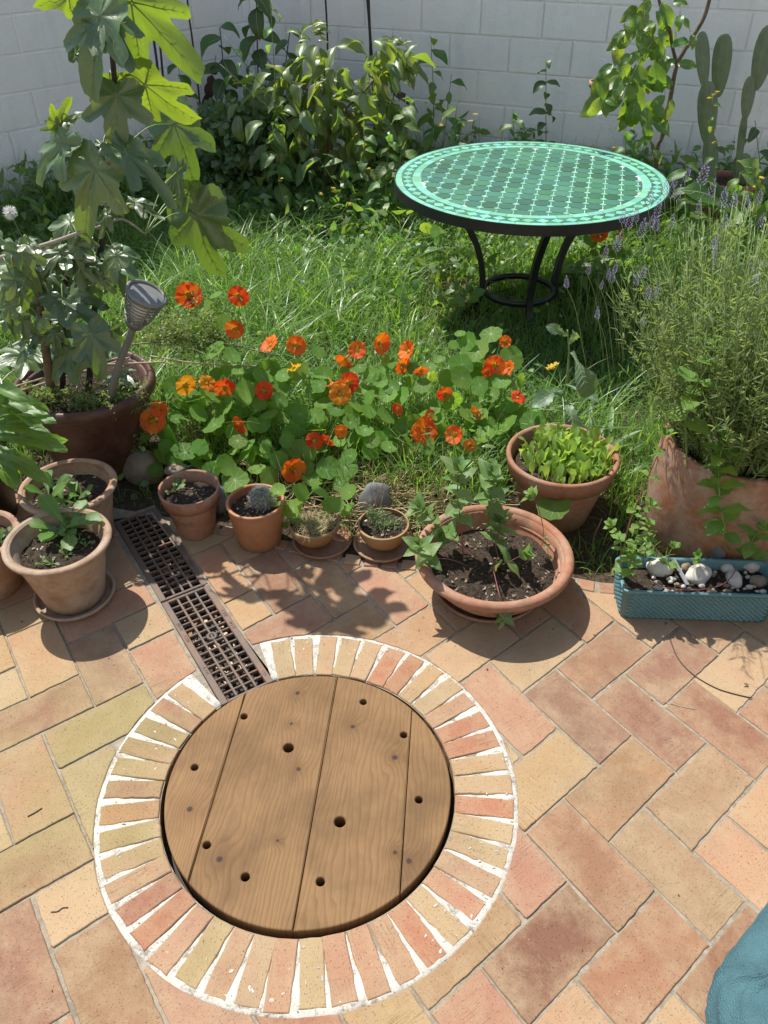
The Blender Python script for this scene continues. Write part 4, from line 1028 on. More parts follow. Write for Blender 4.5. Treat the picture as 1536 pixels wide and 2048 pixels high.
def prism(poly, z0, z1): 
    n = len(poly); return [(x, y, z0) for x, y in poly] + [(x, y, z1) for x, y in poly], [tuple(range(n, 2 * n))] + [(k, (k + 1) % n, n + (k + 1) % n, n + k) for k in range(n)]
def clipR(poly, R):
    """clip a small convex polygon to a disc by half-planes"""
    q = [Vector(p) for p in poly]; c = sum(q, Vector((0, 0))) / len(q); a0 = math.atan2(c.y, c.x)
    for da in (-0.06, -0.03, 0, 0.03, 0.06):
        d = Vector((math.cos(a0 + da), math.sin(a0 + da))); q = clip_half(q, d * R * 0.9995, -d)
        if len(q) < 3: return []
    return q
a8 = P_ / 2 - 0.0023; cut = P_ * 0.25
octo = [(-a8, -a8 + cut), (-a8 + cut, -a8), (a8 - cut, -a8), (a8, -a8 + cut), (a8, a8 - cut), (a8 - cut, a8), (-a8 + cut, a8), (-a8, a8 - cut)]
octo = [(x * 1.0, y) for x, y in octo]
full = None; stars = MB()
ca, sa = math.cos(ra), math.sin(ra)
for i in range(-8, 9):
    for j in range(-8, 9):
        cx_, cy_ = (i + 0.2) * P_, (j + 0.35) * P_
        X, Y = cx_ * ca - cy_ * sa, cx_ * sa + cy_ * ca
        q = [(X + x * ca - y * sa, Y + x * sa + y * ca) for x, y in octo]
        if min(math.hypot(*p) for p in q) < FR - 0.01:
            if max(math.hypot(*p) for p in q) > FR:
                q = clipR(q, FR)
            if len(q) >= 3 and abs(area([Vector(p) for p in q])) > 0.0004:
                c = sum((Vector(p) for p in q), Vector((0, 0))) / len(q)
                v_, f_ = prism([(p[0] - c.x, p[1] - c.y) for p in q], -0.003, 0)
                obj('octagon_tile', mesh('octagon_tile', v_, f_, [M['gl_dark']]), slab_o, loc=(c.x, c.y, TZ - 0.0003 + rng.uniform(-0.0003, 0.0003)))
        sx_, sy_ = (i + 0.7) * P_, (j + 0.85) * P_; X, Y = sx_ * ca - sy_ * sa, sx_ * sa + sy_ * ca
        if math.hypot(X, Y) < FR - 0.012:
            s = cut - 0.0022; st = [(X + (x * ca - y * sa), Y + (x * sa + y * ca)) for x, y in ((s, 0), (0, s), (-s, 0), (0, -s))]
            v_, f_ = prism(st, TZ - 0.003, TZ - 0.0002); stars.add(v_, f_)
o = stars.build('star_tile', M['gl_light'], slab_o); o['kind'] = 'stuff'
def seg(r0, r1, n, name, mat, ph):
    da = 2 * math.pi / n; g = 0.0011
    q = [(r0 * math.cos(a), r0 * math.sin(a)) for a in (-da / 2 + g / r0, 0, da / 2 - g / r0)]
    q2 = [(r1 * math.cos(a), r1 * math.sin(a)) for a in (da / 2 - g / r1, 0, -da / 2 + g / r1)]
    v_, f_ = prism(q2 + q, -0.003, 0); v_ = [v for v in v_]
    me = mesh(name, v_, [tuple(reversed(f)) for f in f_], [mat])
    for k in range(n): obj(name, me, slab_o, loc=(0, 0, TZ), rot=(0, 0, ph + k * da))
seg(0.5965, TR - 0.0065, 60, 'outer_band_tile', M['gl_light'], 0.02); seg(0.508, 0.5425, 48, 'inner_band_tile', M['gl_light'], 0.0)
dm = MB(); nD = 60; ra_, rb_ = 0.5445, 0.5945
for k in range(nD):
    a0, a1 = 2 * math.pi * k / nD, 2 * math.pi * (k + 1) / nD; am = (a0 + a1) / 2
    pt = lambda r_, a: Vector((r_ * math.cos(a), r_ * math.sin(a)))
    rm = (ra_ + rb_) / 2
    for tri, mi in (([pt(rm, a0), pt(rb_, am), pt(rm, a1), pt(ra_, am)], 0), ([pt(rb_, am), pt(rb_, am + (a1 - a0)), pt(rm, a1)], 1 if k % 1 == 0 else 0), ([pt(ra_, am), pt(rm, a1), pt(ra_, am + (a1 - a0))], 1)):
        q = inset(tri if area(tri) > 0 else tri[::-1], 0.0011); v_, f_ = prism([(p.x, p.y) for p in q], TZ - 0.003, TZ - 0.0001); dm.add(v_, f_, mi)
o = dm.build('diamond_border', [M['gl_light'], M['gl_dark']], slab_o); o['kind'] = 'stuff'
LP = [(0.40, 0.640), (0.365, 0.595), (0.295, 0.49), (0.225, 0.36), (0.192, 0.24), (0.186, 0.145), (0.205, 0.075), (0.26, 0.02), (0.325, -0.02)]
def bar(pts, side, w_, th_):
    V = []; F = []; side = Vector(side)
    for i, p in enumerate(pts):
        t_ = (pts[min(i + 1, len(pts) - 1)] - pts[max(i - 1, 0)]).normalized(); n = t_.cross(side).normalized()
        for a, b in ((-1, -1), (1, -1), (1, 1), (-1, 1)): V.append(p + side * a * w_ / 2 + n * b * th_ / 2)
    for i in range(len(pts) - 1):
        for k in range(4): F.append((i * 4 + k, i * 4 + (k + 1) % 4, i * 4 + 4 + (k + 1) % 4, i * 4 + 4 + k))
    F += [(3, 2, 1, 0), tuple(len(V) - 4 + k for k in range(4))]; return V, F
for a in (math.radians(178), math.radians(-82), math.radians(10)):
    d = Vector((math.cos(a), math.sin(a), 0)); s = Vector((-d.y, d.x, 0))
    pts = curve_pts([d * r_ + Vector((0, 0, z)) for r_, z in LP], 4)
    v_, f_ = bar(pts, s, 0.030, 0.029); obj('leg', mesh('leg', v_, f_, [M['black_iron']]), table)
m_ = MB(); m_.lathe([(0.166, 0.122), (0.180, 0.122), (0.180, 0.150), (0.166, 0.150)], 64, closed=True); m_.build('stretcher_ring', M['black_iron'], table, True)
m_ = MB(); m_.lathe([(0.385, 0.627), (0.41, 0.627), (0.41, 0.638), (0.385, 0.638)], 64, closed=True); m_.build('top_ring', M['black_iron'], table, True)

# ---- torch-shaped solar lamp stuck in the fig pot
lb = at(232, 745, 0.335); lt = atY(290, 590, 2.60)
foot = Vector((lb.x, 2.56, 0.31)); head = atY(286, 605, 2.52)
axis = (head - foot).normalized()
base = head - axis * 0.02
lamp = thing('solar_torch', 'grey plastic solar torch light leaning out of the fig pot', 'garden light', foot)
gp = plain('grey_lamp_plastic', (0.17, 0.17, 0.165), 0.42, var=0.1); frost = plain('frosted_diffuser', (0.72, 0.70, 0.66), 0.5, var=0.05); panel_m = plain('solar_panel', (0.10, 0.12, 0.15), 0.15, var=0.2)
Mx = frame(axis.orthogonal(), axis).to_3x3()
px_ = 1.0 / ppm(head)
H_ = 78 * px_; r0, r1 = 21 * px_, 39 * px_
org = head - foot - axis * (H_ * 0.72)
def loc_(x, y, z): return org + Mx @ Vector((x, y, z))
def lat_part(prof, name, mat, closed=False, n=32):
    m_ = MB(); m_.lathe(prof, n, closed=closed); m_.v = [tuple(loc_(*v)) for v in m_.v]; return m_.build(name, mat, lamp, True)
m_ = MB(); m_.tube([Vector((0, 0, -0.05)), org * 0.5, org - axis * 0.012, org], [0.0125, 0.0125, 0.0125, 0.016], 14); m_.build('stake', gp, lamp, True)
lat_part([(0.001, -0.012), (r0 * 0.75, -0.008), (r0, 0.012), (r0 * 1.05, 0.02), (r0 * 0.9, 0.02), (0.001, 0.016)], 'cup', gp)
lat_part([(r0 * 0.70, 0.02), (r1 * 0.66, H_ * 0.93), (0.001, H_ * 0.93)], 'diffuser', frost)
prof_r = lambda t: r0 * 1.05 + (r1 - r0 * 1.05) * (t ** 0.8)
for k in range(1, 8):
    t_ = k / 8; rr = prof_r(t_); z = 0.018 + (H_ - 0.02) * t_
    lat_part([(rr - 0.002, z - 0.0013), (rr + 0.0022, z - 0.0013), (rr + 0.0022, z + 0.0013), (rr - 0.002, z + 0.0013)], 'cage_hoop', gp, True)
for k in range(6):
    a = 2 * math.pi * k / 6 + 0.3
    m_ = MB(); m_.tube([loc_(prof_r(t_) * math.cos(a), prof_r(t_) * math.sin(a), 0.018 + (H_ - 0.02) * t_) for t_ in np.linspace(0, 1, 7)], 0.0032, 6); m_.build('cage_rib', gp, lamp, True)
lat_part([(r1 - 0.006, H_ - 0.008), (r1 + 0.003, H_ - 0.008), (r1 + 0.004, H_ + 0.004), (r1 - 0.002, H_ + 0.007), (r1 - 0.007, H_ + 0.004)], 'top_ring', gp, True)
lat_part([(0.001, H_ + 0.001), (r1 * 0.66, H_ + 0.001)], 'solar_panel', panel_m); lat_part([(r1 * 0.66, H_ + 0.0012), (r1 - 0.003, H_ - 0.002)], 'panel_frame', gp)

# ---- thin stakes and cables by the wall
M['cane'] = plain('dark_cane', (0.035, 0.028, 0.026), 0.7, var=0.3)
M['drycane'] = plain('dry_cane', (0.36, 0.29, 0.19), 0.8, var=0.25, vscale=40)
def stake(label, x0, y0, x1, y1, Y, r=0.006, nodes=False, ground=True, mat='cane'):
    a, b = atY(x0, y0, Y), atY(x1, y1, Y)
    if ground: d = (b - a); b = a + d * ((0.02 - a.z) / d.z)
    a = a + (a - b).normalized() * 0.5
    m_ = MB(); n = 14; pts = [a.lerp(b, k / n) + Vector((noise.noise((k * .5, x0, 0)), 0, 0)) * 0.006 for k in range(n + 1)]
    m_.tube(pts, [r * (1.35 if nodes and k % 3 == 1 else 1.0) for k in range(n + 1)], 8)
    o = m_.build('garden_stake', M[mat], None, True); return tag(o, label, 'stake', 'thin stakes along the wall')
stake('dark thin stake at the left wall, right of the big fig leaf', 375, 0, 398, 190, 6.05, 0.006)
stake('left of two close dark rods behind the fig leaves', 305, 60, 316, 140, 5.75, 0.008)
stake('right of two close dark rods behind the fig leaves', 317, 60, 325, 140, 5.80, 0.007)
stake('dark thin stake rising behind the middle of the citrus tree', 651, 0, 655, 78, 6.1, 0.006)
stake('knotty dark cane at the right side of the citrus tree', 736, 0, 741, 85, 5.85, 0.009, True)
# ------------------------------------------------------------------ plants: leaf shapes and materials
M['grass'] = leafmat('grass_blade', (0.115, 0.215, 0.045), (0.13, 0.23, 0.06), (0.33, 0.56, 0.06), 0.36, 0.48, 0.022, 0.32, 0.5)
M['weed'] = leafmat('weed_leaf', (0.095, 0.18, 0.042), (0.13, 0.21, 0.075), (0.30, 0.52, 0.05), 0.42, 0.42, 0.025, 0.4)
M['ivy'] = leafmat('ivy_leaf', (0.065, 0.125, 0.038), (0.09, 0.15, 0.06), (0.18, 0.34, 0.04), 0.4, 0.3, 0.02, 0.35)
M['nast'] = leafmat('nasturtium_leaf', (0.125, 0.240, 0.042), (0.16, 0.25, 0.085), (0.40, 0.64, 0.05), 0.62, 0.50, 0.018, 0.25, 0.22, 0.15)
M['fig'] = leafmat('fig_leaf', (0.088, 0.148, 0.058), (0.09, 0.14, 0.06), (0.20, 0.32, 0.025), 0.36, 0.26, 0.012, 0.25, 0.8, 0.28, 30)
M['fig_backlit'] = leafmat('backlit_fig_leaf', (0.11, 0.19, 0.05), (0.16, 0.23, 0.07), (0.27, 0.40, 0.022), 0.42, 0.42, 0.012, 0.15, 0.5, 0.15, 45)  # brighter copy of the fig leaf, backlight put into its colours
M['citrus'] = leafmat('citrus_leaf', (0.15, 0.205, 0.085), (0.22, 0.27, 0.13), (0.38, 0.52, 0.04), 0.34, 0.38, 0.02, 0.3, 0.7)
M['lemon'] = leafmat('lemon_leaf', (0.075, 0.15, 0.030), (0.15, 0.23, 0.08), (0.36, 0.52, 0.03), 0.27, 0.42, 0.02, 0.25, 0.6)
M['lett'] = leafmat('lettuce_leaf', (0.21, 0.32, 0.065), (0.29, 0.41, 0.11), (0.44, 0.62, 0.08), 0.5, 0.45, 0.012, 0.18, 0.4, 0.12)
M['mint'] = leafmat('mint_leaf', (0.13, 0.25, 0.05), (0.18, 0.28, 0.10), (0.32, 0.52, 0.05), 0.55, 0.42, 0.015, 0.2, 0.35, 0.2)
M['four'] = leafmat('four_oclock_leaf', (0.135, 0.235, 0.075), (0.2, 0.29, 0.13), (0.32, 0.48, 0.08), 0.45, 0.4, 0.02, 0.22, 0.45, 0.15)
M['lav'] = leafmat('lavender_leaf', (0.165, 0.22, 0.095), (0.18, 0.235, 0.11), (0.37, 0.49, 0.09), 0.6, 0.40, 0.02, 0.32, 0.2)
M['thistle'] = leafmat('thistle_leaf', (0.13, 0.21, 0.12), (0.2, 0.27, 0.17), (0.28, 0.44, 0.08), 0.42, 0.35, 0.012, 0.2, 0.5, 0.12)
M['rocket'] = leafmat('rocket_leaf', (0.10, 0.20, 0.04), (0.15, 0.24, 0.08), (0.30, 0.50, 0.05), 0.42, 0.42, 0.012, 0.2, 0.5, 0.15)
M['fine'] = leafmat('fine_weed_leaf', (0.16, 0.22, 0.06), (0.18, 0.24, 0.08), (0.36, 0.44, 0.07), 0.5, 0.4, 0.02, 0.35)
M['straw'] = leafmat('dry_straw', (0.42, 0.33, 0.18), (0.42, 0.33, 0.18), (0.40, 0.30, 0.12), 0.6, 0.2, 0.015, 0.35)
M['vein'] = leafmat('pale_leaf_vein', (0.27, 0.36, 0.16), (0.27, 0.36, 0.18), (0.40, 0.50, 0.15), 0.5, 0.35, 0.0, 0.1)
M['vein_f'] = leafmat('fig_vein', (0.15, 0.21, 0.10), (0.2, 0.27, 0.12), (0.30, 0.40, 0.08), 0.5, 0.3, 0.0, 0.1)
M['vein_n'] = leafmat('nasturtium_vein', (0.20, 0.32, 0.10), (0.22, 0.32, 0.13), (0.36, 0.52, 0.09), 0.5, 0.35, 0.0, 0.1)
M['stem_g'] = plain('green_stem', (0.16, 0.24, 0.07), 0.5, var=0.25)
M['stem_r'] = plain('red_stem', (0.20, 0.07, 0.06), 0.5, var=0.3)
M['stem_d'] = plain('dark_twig', (0.035, 0.026, 0.02), 0.75, var=0.35, bmp=0.3)
M['bark'] = plain('brown_bark', (0.13, 0.09, 0.06), 0.85, var=0.35, vscale=35, bmp=0.6, bscale=50)
M['bark_g'] = plain('grey_bark', (0.27, 0.24, 0.20), 0.8, var=0.25, vscale=45, bmp=0.5, bscale=70)
def petal(name, a, b_, trans): return leafmat(name, a, b_, trans, 0.5, 0.38, 0.012, 0.12, 0.3, 0.12, 90)
M['p_or'] = petal('orange_petal', (0.74, 0.135, 0.015), (0.68, 0.17, 0.02), (0.80, 0.17, 0.01))
M['p_rd'] = petal('scarlet_petal', (0.68, 0.075, 0.014), (0.6, 0.11, 0.02), (0.78, 0.10, 0.01))
M['p_yo'] = petal('amber_petal', (0.72, 0.27, 0.012), (0.7, 0.30, 0.04), (0.78, 0.30, 0.02))
M['p_ye'] = petal('yellow_petal', (0.72, 0.50, 0.03), (0.7, 0.5, 0.06), (0.75, 0.5, 0.03))
M['throat'] = petal('flower_throat', (0.62, 0.32, 0.02), (0.55, 0.40, 0.08), (0.6, 0.3, 0.02))
M['throat_d'] = plain('maroon_marks', (0.16, 0.02, 0.012), 0.6)
M['lav_fl'] = plain('lavender_floret', (0.30, 0.27, 0.46), 0.7, var=0.35, vscale=150)
M['lav_cx'] = plain('lavender_calyx', (0.20, 0.185, 0.21), 0.8, var=0.35, vscale=150)
M['yellow'] = petal('tiny_yellow_flower', (0.70, 0.50, 0.02), (0.6, 0.45, 0.05), (0.7, 0.5, 0.03))
M['blue'] = petal('tiny_blue_flower', (0.22, 0.24, 0.55), (0.2, 0.22, 0.5), (0.2, 0.2, 0.5))

def prof_fn(P):
    xs = [p[0] for p in P]; ys = [p[1] for p in P]
    return lambda t: float(np.interp(t, xs, ys))
OVATE = prof_fn([(0, .06), (.08, .45), (.22, .85), (.4, 1), (.6, .88), (.8, .55), (.93, .22), (1, .02)])
LANCE = prof_fn([(0, .05), (.15, .5), (.35, .92), (.5, 1), (.7, .8), (.88, .4), (1, .02)])
SPAT = prof_fn([(0, .16), (.2, .18), (.4, .36), (.6, .8), (.78, 1), (.9, .85), (.97, .5), (1, .1)])
CORD = prof_fn([(0, .35), (.06, .85), (.2, 1), (.4, .88), (.65, .58), (.85, .26), (1, .01)])
STRAP = prof_fn([(0, .6), (.2, .9), (.6, 1), (.85, .7), (1, .02)])
PINN = prof_fn([(0, .12), (.10, .16), (.16, .5), (.22, .25), (.28, .62), (.34, .3), (.42, .75), (.48, .4), (.55, .9), (.7, 1.0), (.85, .75), (.95, .35), (1, .05)])
def leaf_mesh(name, W, prof, mats, nx=8, ny=2, fold=0.25, curl=0.5, wave=0.0, vein=0.018, side=0, teeth=0.0, twist=0.0, seed=0):
    """unit-length leaf along +X, blade facing +Z; mats = [blade, vein]"""
    V = []; F = []; mi = []
    x = z = 0.0; cen = []
    for i in range(nx + 1):
        t = i / nx; a = -curl * (t - 0.15)
        if i: x += math.cos(a) / nx; z += math.sin(a) / nx
        cen.append((x, z, a))
    r = random.Random(seed)
    def P(i, s):
        t = i / nx; w_ = W * prof(t) * (1 + (teeth * (1 if i % 2 else -1)))
        cx_, cz_, a = cen[i]; y = w_ * s; up = fold * abs(y) + wave * W * math.sin(t * 11 + (1.5 if s > 0 else 0) + seed) * abs(s) ** 1.5 + twist * y * t
        return (cx_ - math.sin(a) * up, y, cz_ + math.cos(a) * up)
    n = 2 * ny + 1
    for i in range(nx + 1):
        for j in range(n): V.append(P(i, (j - ny) / ny))
    for i in range(nx):
        for j in range(n - 1): F.append((i * n + j, (i + 1) * n + j, (i + 1) * n + j + 1, i * n + j + 1)); mi.append(0)
    if vein:
        b = len(V); h = 0.006
        for i in range(nx + 1):
            p = P(i, 0); w_ = vein * (1 - 0.75 * i / nx)
            V += [(p[0], -w_, p[2] + h), (p[0], w_, p[2] + h)]
        for i in range(nx): F.append((b + 2 * i, b + 2 * i + 2, b + 2 * i + 3, b + 2 * i + 1)); mi.append(1)
        for k in range(side):
            t0 = 0.12 + 0.66 * k / max(1, side - 1) if side > 1 else 0.3; i0 = t0 * nx; i1 = min(nx, i0 + nx * 0.16)
            for sg in (-1, 1):
                b = len(V); q = []
                for u in (0.03, 0.5, 0.95):
                    ii = i0 + (i1 - i0) * u; k0 = int(ii); fr = ii - k0; A, B = Vector(P(k0, sg * u)), Vector(P(min(nx, k0 + 1), sg * u)); q.append(A.lerp(B, fr))
                for u, p in zip((1, .7, .3), q):
                    ww = vein * 0.42 * u; V += [(p.x - ww, p.y, p.z + h), (p.x + ww, p.y, p.z + h)]
                F += [(b, b + 1, b + 3, b + 2), (b + 2, b + 3, b + 5, b + 4)]; mi += [1, 1]
    return mesh(name, V, F, mats, True, mi)
def fig_mesh(name, seed, droop=0.25, deep=1.0, mat='fig'):
    r = random.Random(seed); lobes = [(0, 1.0, 25), (55, .84, 23), (-55, .80, 23), (110, .54, 28), (-110, .52, 28)]
    lobes = [(a + r.uniform(-5, 5), l * r.uniform(.92, 1.06), w_ * r.uniform(.9, 1.15)) for a, l, w_ in lobes]
    def R_(th):
        d = math.degrees(th); b = (0.42 + .10 * math.sin(seed * 2.1)) if abs(d) < 130 else (0.42 + .10 * math.sin(seed * 2.1)) - 0.30 * (abs(d) - 130) / 50
        for a, l, w_ in lobes: b = max(b, l * math.exp(-(abs(d - a) / w_) ** 2.7))
        return b * (1 + 0.028 * math.sin(th * 24 + seed) + 0.015 * math.sin(th * 41))
    def Z(x, y):
        d = math.atan2(y, x); rr = math.hypot(x, y)
        return -0.06 * rr * math.cos(d * 6.43) - droop * 1.7 * rr * rr * (1 + .5 * math.cos(d + seed)) + 0.10 * noise.noise((x * 2.4 + seed, y * 2.4, seed)) + 0.03 * noise.noise((x * 7 + seed, y * 7, seed)) + 0.18 * abs(y) * rr
    n = 108; rings = (0.0, .3, .58, .82, 1.0); V = [(0, 0, 0)]; F = []; mi = []
    for k in rings[1:]:
        for q in range(n):
            th = -math.pi + 2 * math.pi * q / n; rr = R_(th) * k; x, y = rr * math.cos(th), rr * math.sin(th); V.append((x, y, Z(x, y)))
    for q in range(n): F.append((0, 1 + q, 1 + (q + 1) % n)); mi.append(0)
    for l in range(len(rings) - 2):
        for q in range(n): F.append((1 + l * n + q, 1 + (l + 1) * n + q, 1 + (l + 1) * n + (q + 1) % n, 1 + l * n + (q + 1) % n)); mi.append(0)
    def strip(pts, w0):
        b = len(V)
        for i, (x, y) in enumerate(pts):
            a, c = pts[max(0, i - 1)], pts[min(len(pts) - 1, i + 1)]; dx, dy = c[0] - a[0], c[1] - a[1]; l = math.hypot(dx, dy) or 1
            ww = w0 * (1 - 0.85 * i / (len(pts) - 1)); nx_, ny_ = -dy / l * ww, dx / l * ww
            V.append((x + nx_, y + ny_, Z(x, y) + 0.007)); V.append((x - nx_, y - ny_, Z(x, y) + 0.007))
        for i in range(len(pts) - 1): F.append((b + 2 * i, b + 2 * i + 1, b + 2 * i + 3, b + 2 * i + 2)); mi.append(1)
    for a, l, w_ in lobes:
        th = math.radians(a); strip([(l * .95 * t * math.cos(th), l * .95 * t * math.sin(th)) for t in np.linspace(0.02, 1, 8)], 0.015)
        for k in range(1, 5):
            t = 0.2 + .16 * k
            for sg in (-1, 1):
                p0 = (l * t * math.cos(th), l * t * math.sin(th)); a2 = th + sg * 0.7; ln = l * 0.16 * (1.1 - t * .5)
                strip([(p0[0] + ln * u * math.cos(a2), p0[1] + ln * u * math.sin(a2)) for u in (0, .5, 1)], 0.006)
    return mesh(name, V, F, [M[mat], M['vein_f']], True, mi)
def nast_mesh(name, seed, cup=0.12):
    r = random.Random(seed); n = 36; V = [(0, 0, 0)]; F = []; mi = []; ph = r.uniform(0, 6)
    R_ = lambda a: 1 + 0.045 * math.cos(9 * a + ph) + 0.04 * math.sin(2 * a + ph) + 0.02 * math.sin(5 * a)
    Z = lambda x, y: cup * (x * x + y * y) * (0.6 + 0.4 * math.sin(math.atan2(y, x) * 2 + ph)) + 0.05 * noise.noise((x * 1.7 + seed, y * 1.7, 2)) * math.hypot(x, y) - 0.015 * math.cos(9 * math.atan2(y, x) + ph) * math.hypot(x, y)
    off = 0.12
    for k in (.35, .7, 1.0):
        for q in range(n):
            a = 2 * math.pi * q / n; rr = R_(a) * k; x, y = rr * math.cos(a) + off * k, rr * math.sin(a); V.append((x, y, Z(x, y)))
    for q in range(n): F.append((0, 1 + q, 1 + (q + 1) % n)); mi.append(0)
    for l in range(2):
        for q in range(n): F.append((1 + l * n + q, 1 + (l + 1) * n + q, 1 + (l + 1) * n + (q + 1) % n, 1 + l * n + (q + 1) % n)); mi.append(0)
    for k in range(9):
        a = 2 * math.pi * k / 9 - ph / 9; b = len(V); 
        for t in (0.02, .45, .93):
            rr = R_(a) * t; x, y = rr * math.cos(a) + off * t, rr * math.sin(a); ww = 0.021 * (1 - .75 * t); nx_, ny_ = -math.sin(a) * ww, math.cos(a) * ww
            V += [(x + nx_, y + ny_, Z(x, y) + .012), (x - nx_, y - ny_, Z(x, y) + .012)]
        F += [(b, b + 1, b + 3, b + 2), (b + 2, b + 3, b + 5, b + 4)]; mi += [1, 1]
    b = len(V); V += [(0.07 * math.cos(a), 0.07 * math.sin(a), 0.014) for a in np.linspace(0, 2 * math.pi, 8, endpoint=False)]; F.append(tuple(range(b, b + 8))); mi.append(1)
    return mesh(name, V, F, [M['nast'], M['vein_n']], True, mi)
def flower_meshes(name, pm, seed, marks=True, openness=1.0):
    """five ruffled petals in a funnel facing +Z, spur behind; unit radius; returns core and petals"""
    r = random.Random(seed); V = []; F = []; mi = []; petals = []
    for k in range(5):
        a = 2 * math.pi * k / 5 + r.uniform(-.10, .10); w0 = r.uniform(.85, 1.12); tl = r.uniform(-.1, .15)
        nu, nv = 6, 6; PV = []; PF = []; pmi = []
        for i in range(nu + 1):
            t = i / nu; rr = 0.13 + 0.9 * t
            hw_ = (0.06 + 0.57 * math.sin(min(1, t * 1.25) * math.pi * 0.5) ** 1.5) * w0 * (1 if t < .85 else 1 - (t - .85) * 1.6)
            for j in range(nv + 1):
                s = -1 + 2 * j / nv; rj = rr * (1 - 0.16 * s * s * t) + 0.03 * math.sin(j * 2.1 + k) * t
                y = hw_ * s; z = (0.42 - 0.10 * tl) * (t ** 0.6) * (2 - openness) + 0.10 * math.sin(s * 5.5 + k * 2 + seed) * t * t - 0.22 * t * t * openness + 0.05 * math.sin(k * 2.4 + seed)
                PV.append((rj * math.cos(a) - y * math.sin(a), rj * math.sin(a) + y * math.cos(a), z - 0.15))
        for i in range(nu):
            for j in range(nv):
                PF.append((i * (nv + 1) + j, (i + 1) * (nv + 1) + j, (i + 1) * (nv + 1) + j + 1, i * (nv + 1) + j + 1)); pmi.append(1 if i < 1 else 0)
        if marks and k < 3:
            for j in (-1, 0, 1):
                b = len(PV); d = Vector((math.cos(a + j * .12), math.sin(a + j * .12)))
                for rr, ww, z in ((.2, .02, .12), (.42, .005, .2)): PV += [(d.x * rr - d.y * ww, d.y * rr + d.x * ww, z - .03), (d.x * rr + d.y * ww, d.y * rr - d.x * ww, z - .03)]
                PF.append((b, b + 1, b + 3, b + 2)); pmi.append(2)
        petals.append(mesh(name + '_petal', PV, PF, [pm, M['throat'], M['throat_d']], True, pmi))
    m_ = MB(); m_.tube([(0, 0, .02), (0, 0, -.15), (.05, 0, -.5), (.22, 0, -.95)], [.2, .2, .09, .02], 8)
    V += m_.v; F += m_.f; mi += [0] * len(m_.f)
    for k in range(6):
        a = k * 1.05; b = len(V); V += [(.02 * math.cos(a), .02 * math.sin(a), 0), (.11 * math.cos(a), .11 * math.sin(a), .2), (.08 * math.cos(a + .4), .08 * math.sin(a + .4), .22)]; F.append((b, b + 1, b + 2)); mi.append(0)
    return mesh(name + '_core', V, F, [M['throat']], True, mi), petals

# ---- instanced-leaf stuff built with numpy: many little quads in one mesh
def blades(name, P, H, Wd, lean, mat, seed=0, segs=4, parent=None):
    g = np.random.default_rng(seed); n = len(P); az = g.uniform(0, 2 * np.pi, n); d = np.stack([np.cos(az), np.sin(az)], 1)
    fa = az + np.pi / 2 + g.normal(0, .5, n); s = np.stack([np.cos(fa), np.sin(fa)], 1)
    V = np.zeros((n, (segs + 1) * 2, 3)); 
    for i in range(segs + 1):
        t = i / segs; off = lean * H * t ** 1.8; z = H * (t - 0.42 * np.clip(lean, 0, 1.3) * t ** 2.4)
        w_ = Wd * (1 - t ** 1.6) * .5 + Wd * .03
        for k, sg in ((0, -1), (1, 1)):
            V[:, 2 * i + k, 0] = P[:, 0] + d[:, 0] * off + s[:, 0] * w_ * sg
            V[:, 2 * i + k, 1] = P[:, 1] + d[:, 1] * off + s[:, 1] * w_ * sg
            V[:, 2 * i + k, 2] = P[:, 2] + z
    q = np.array([[2 * i, 2 * i + 1, 2 * i + 3, 2 * i + 2] for i in range(segs)]); st = (segs + 1) * 2
    Q = (np.arange(n)[:, None, None] * st + q[None]).reshape(-1, 4)
    me = fast_mesh(name, V.reshape(-1, 3), Q, [mat]); return obj(name, me, parent)
def leaflets(name, P, D, Nn, Ln, Wd, mat, parent=None, midx=None, mats=None, bend=0.25):
    """small leaves: P base, D direction, Nn normal (n,3); 2 quads each"""
    n = len(P); D = D / np.linalg.norm(D, axis=1)[:, None]; S = np.cross(Nn, D); S /= (np.linalg.norm(S, axis=1)[:, None] + 1e-9); U = np.cross(D, S)
    V = np.zeros((n, 8, 3)); L_ = Ln[:, None]; W_ = Wd[:, None] / 2
    V[:, 0] = P - S * W_ * .15; V[:, 1] = P + S * W_ * .15
    a = P + D * L_ * .35 + U * L_ * .04; V[:, 2] = a - S * W_ * .95; V[:, 3] = a + S * W_ * .95
    b_ = P + D * L_ * .7 - U * L_ * bend * .35; V[:, 4] = b_ - S * W_ * .8; V[:, 5] = b_ + S * W_ * .8
    c = P + D * L_ - U * L_ * bend; V[:, 6] = c - S * W_ * .06; V[:, 7] = c + S * W_ * .06
    q = np.array([[0, 1, 3, 2], [2, 3, 5, 4], [4, 5, 7, 6]]); Q = (np.arange(n)[:, None, None] * 8 + q[None]).reshape(-1, 4)
    me = fast_mesh(name, V.reshape(-1, 3), Q, mats or [mat], None if midx is None else np.repeat(midx, 3)); return obj(name, me, parent)
def unit(n, g, up=0.0):
    v = g.normal(0, 1, (n, 3)); v[:, 2] = v[:, 2] + up; return v / np.linalg.norm(v, axis=1)[:, None]

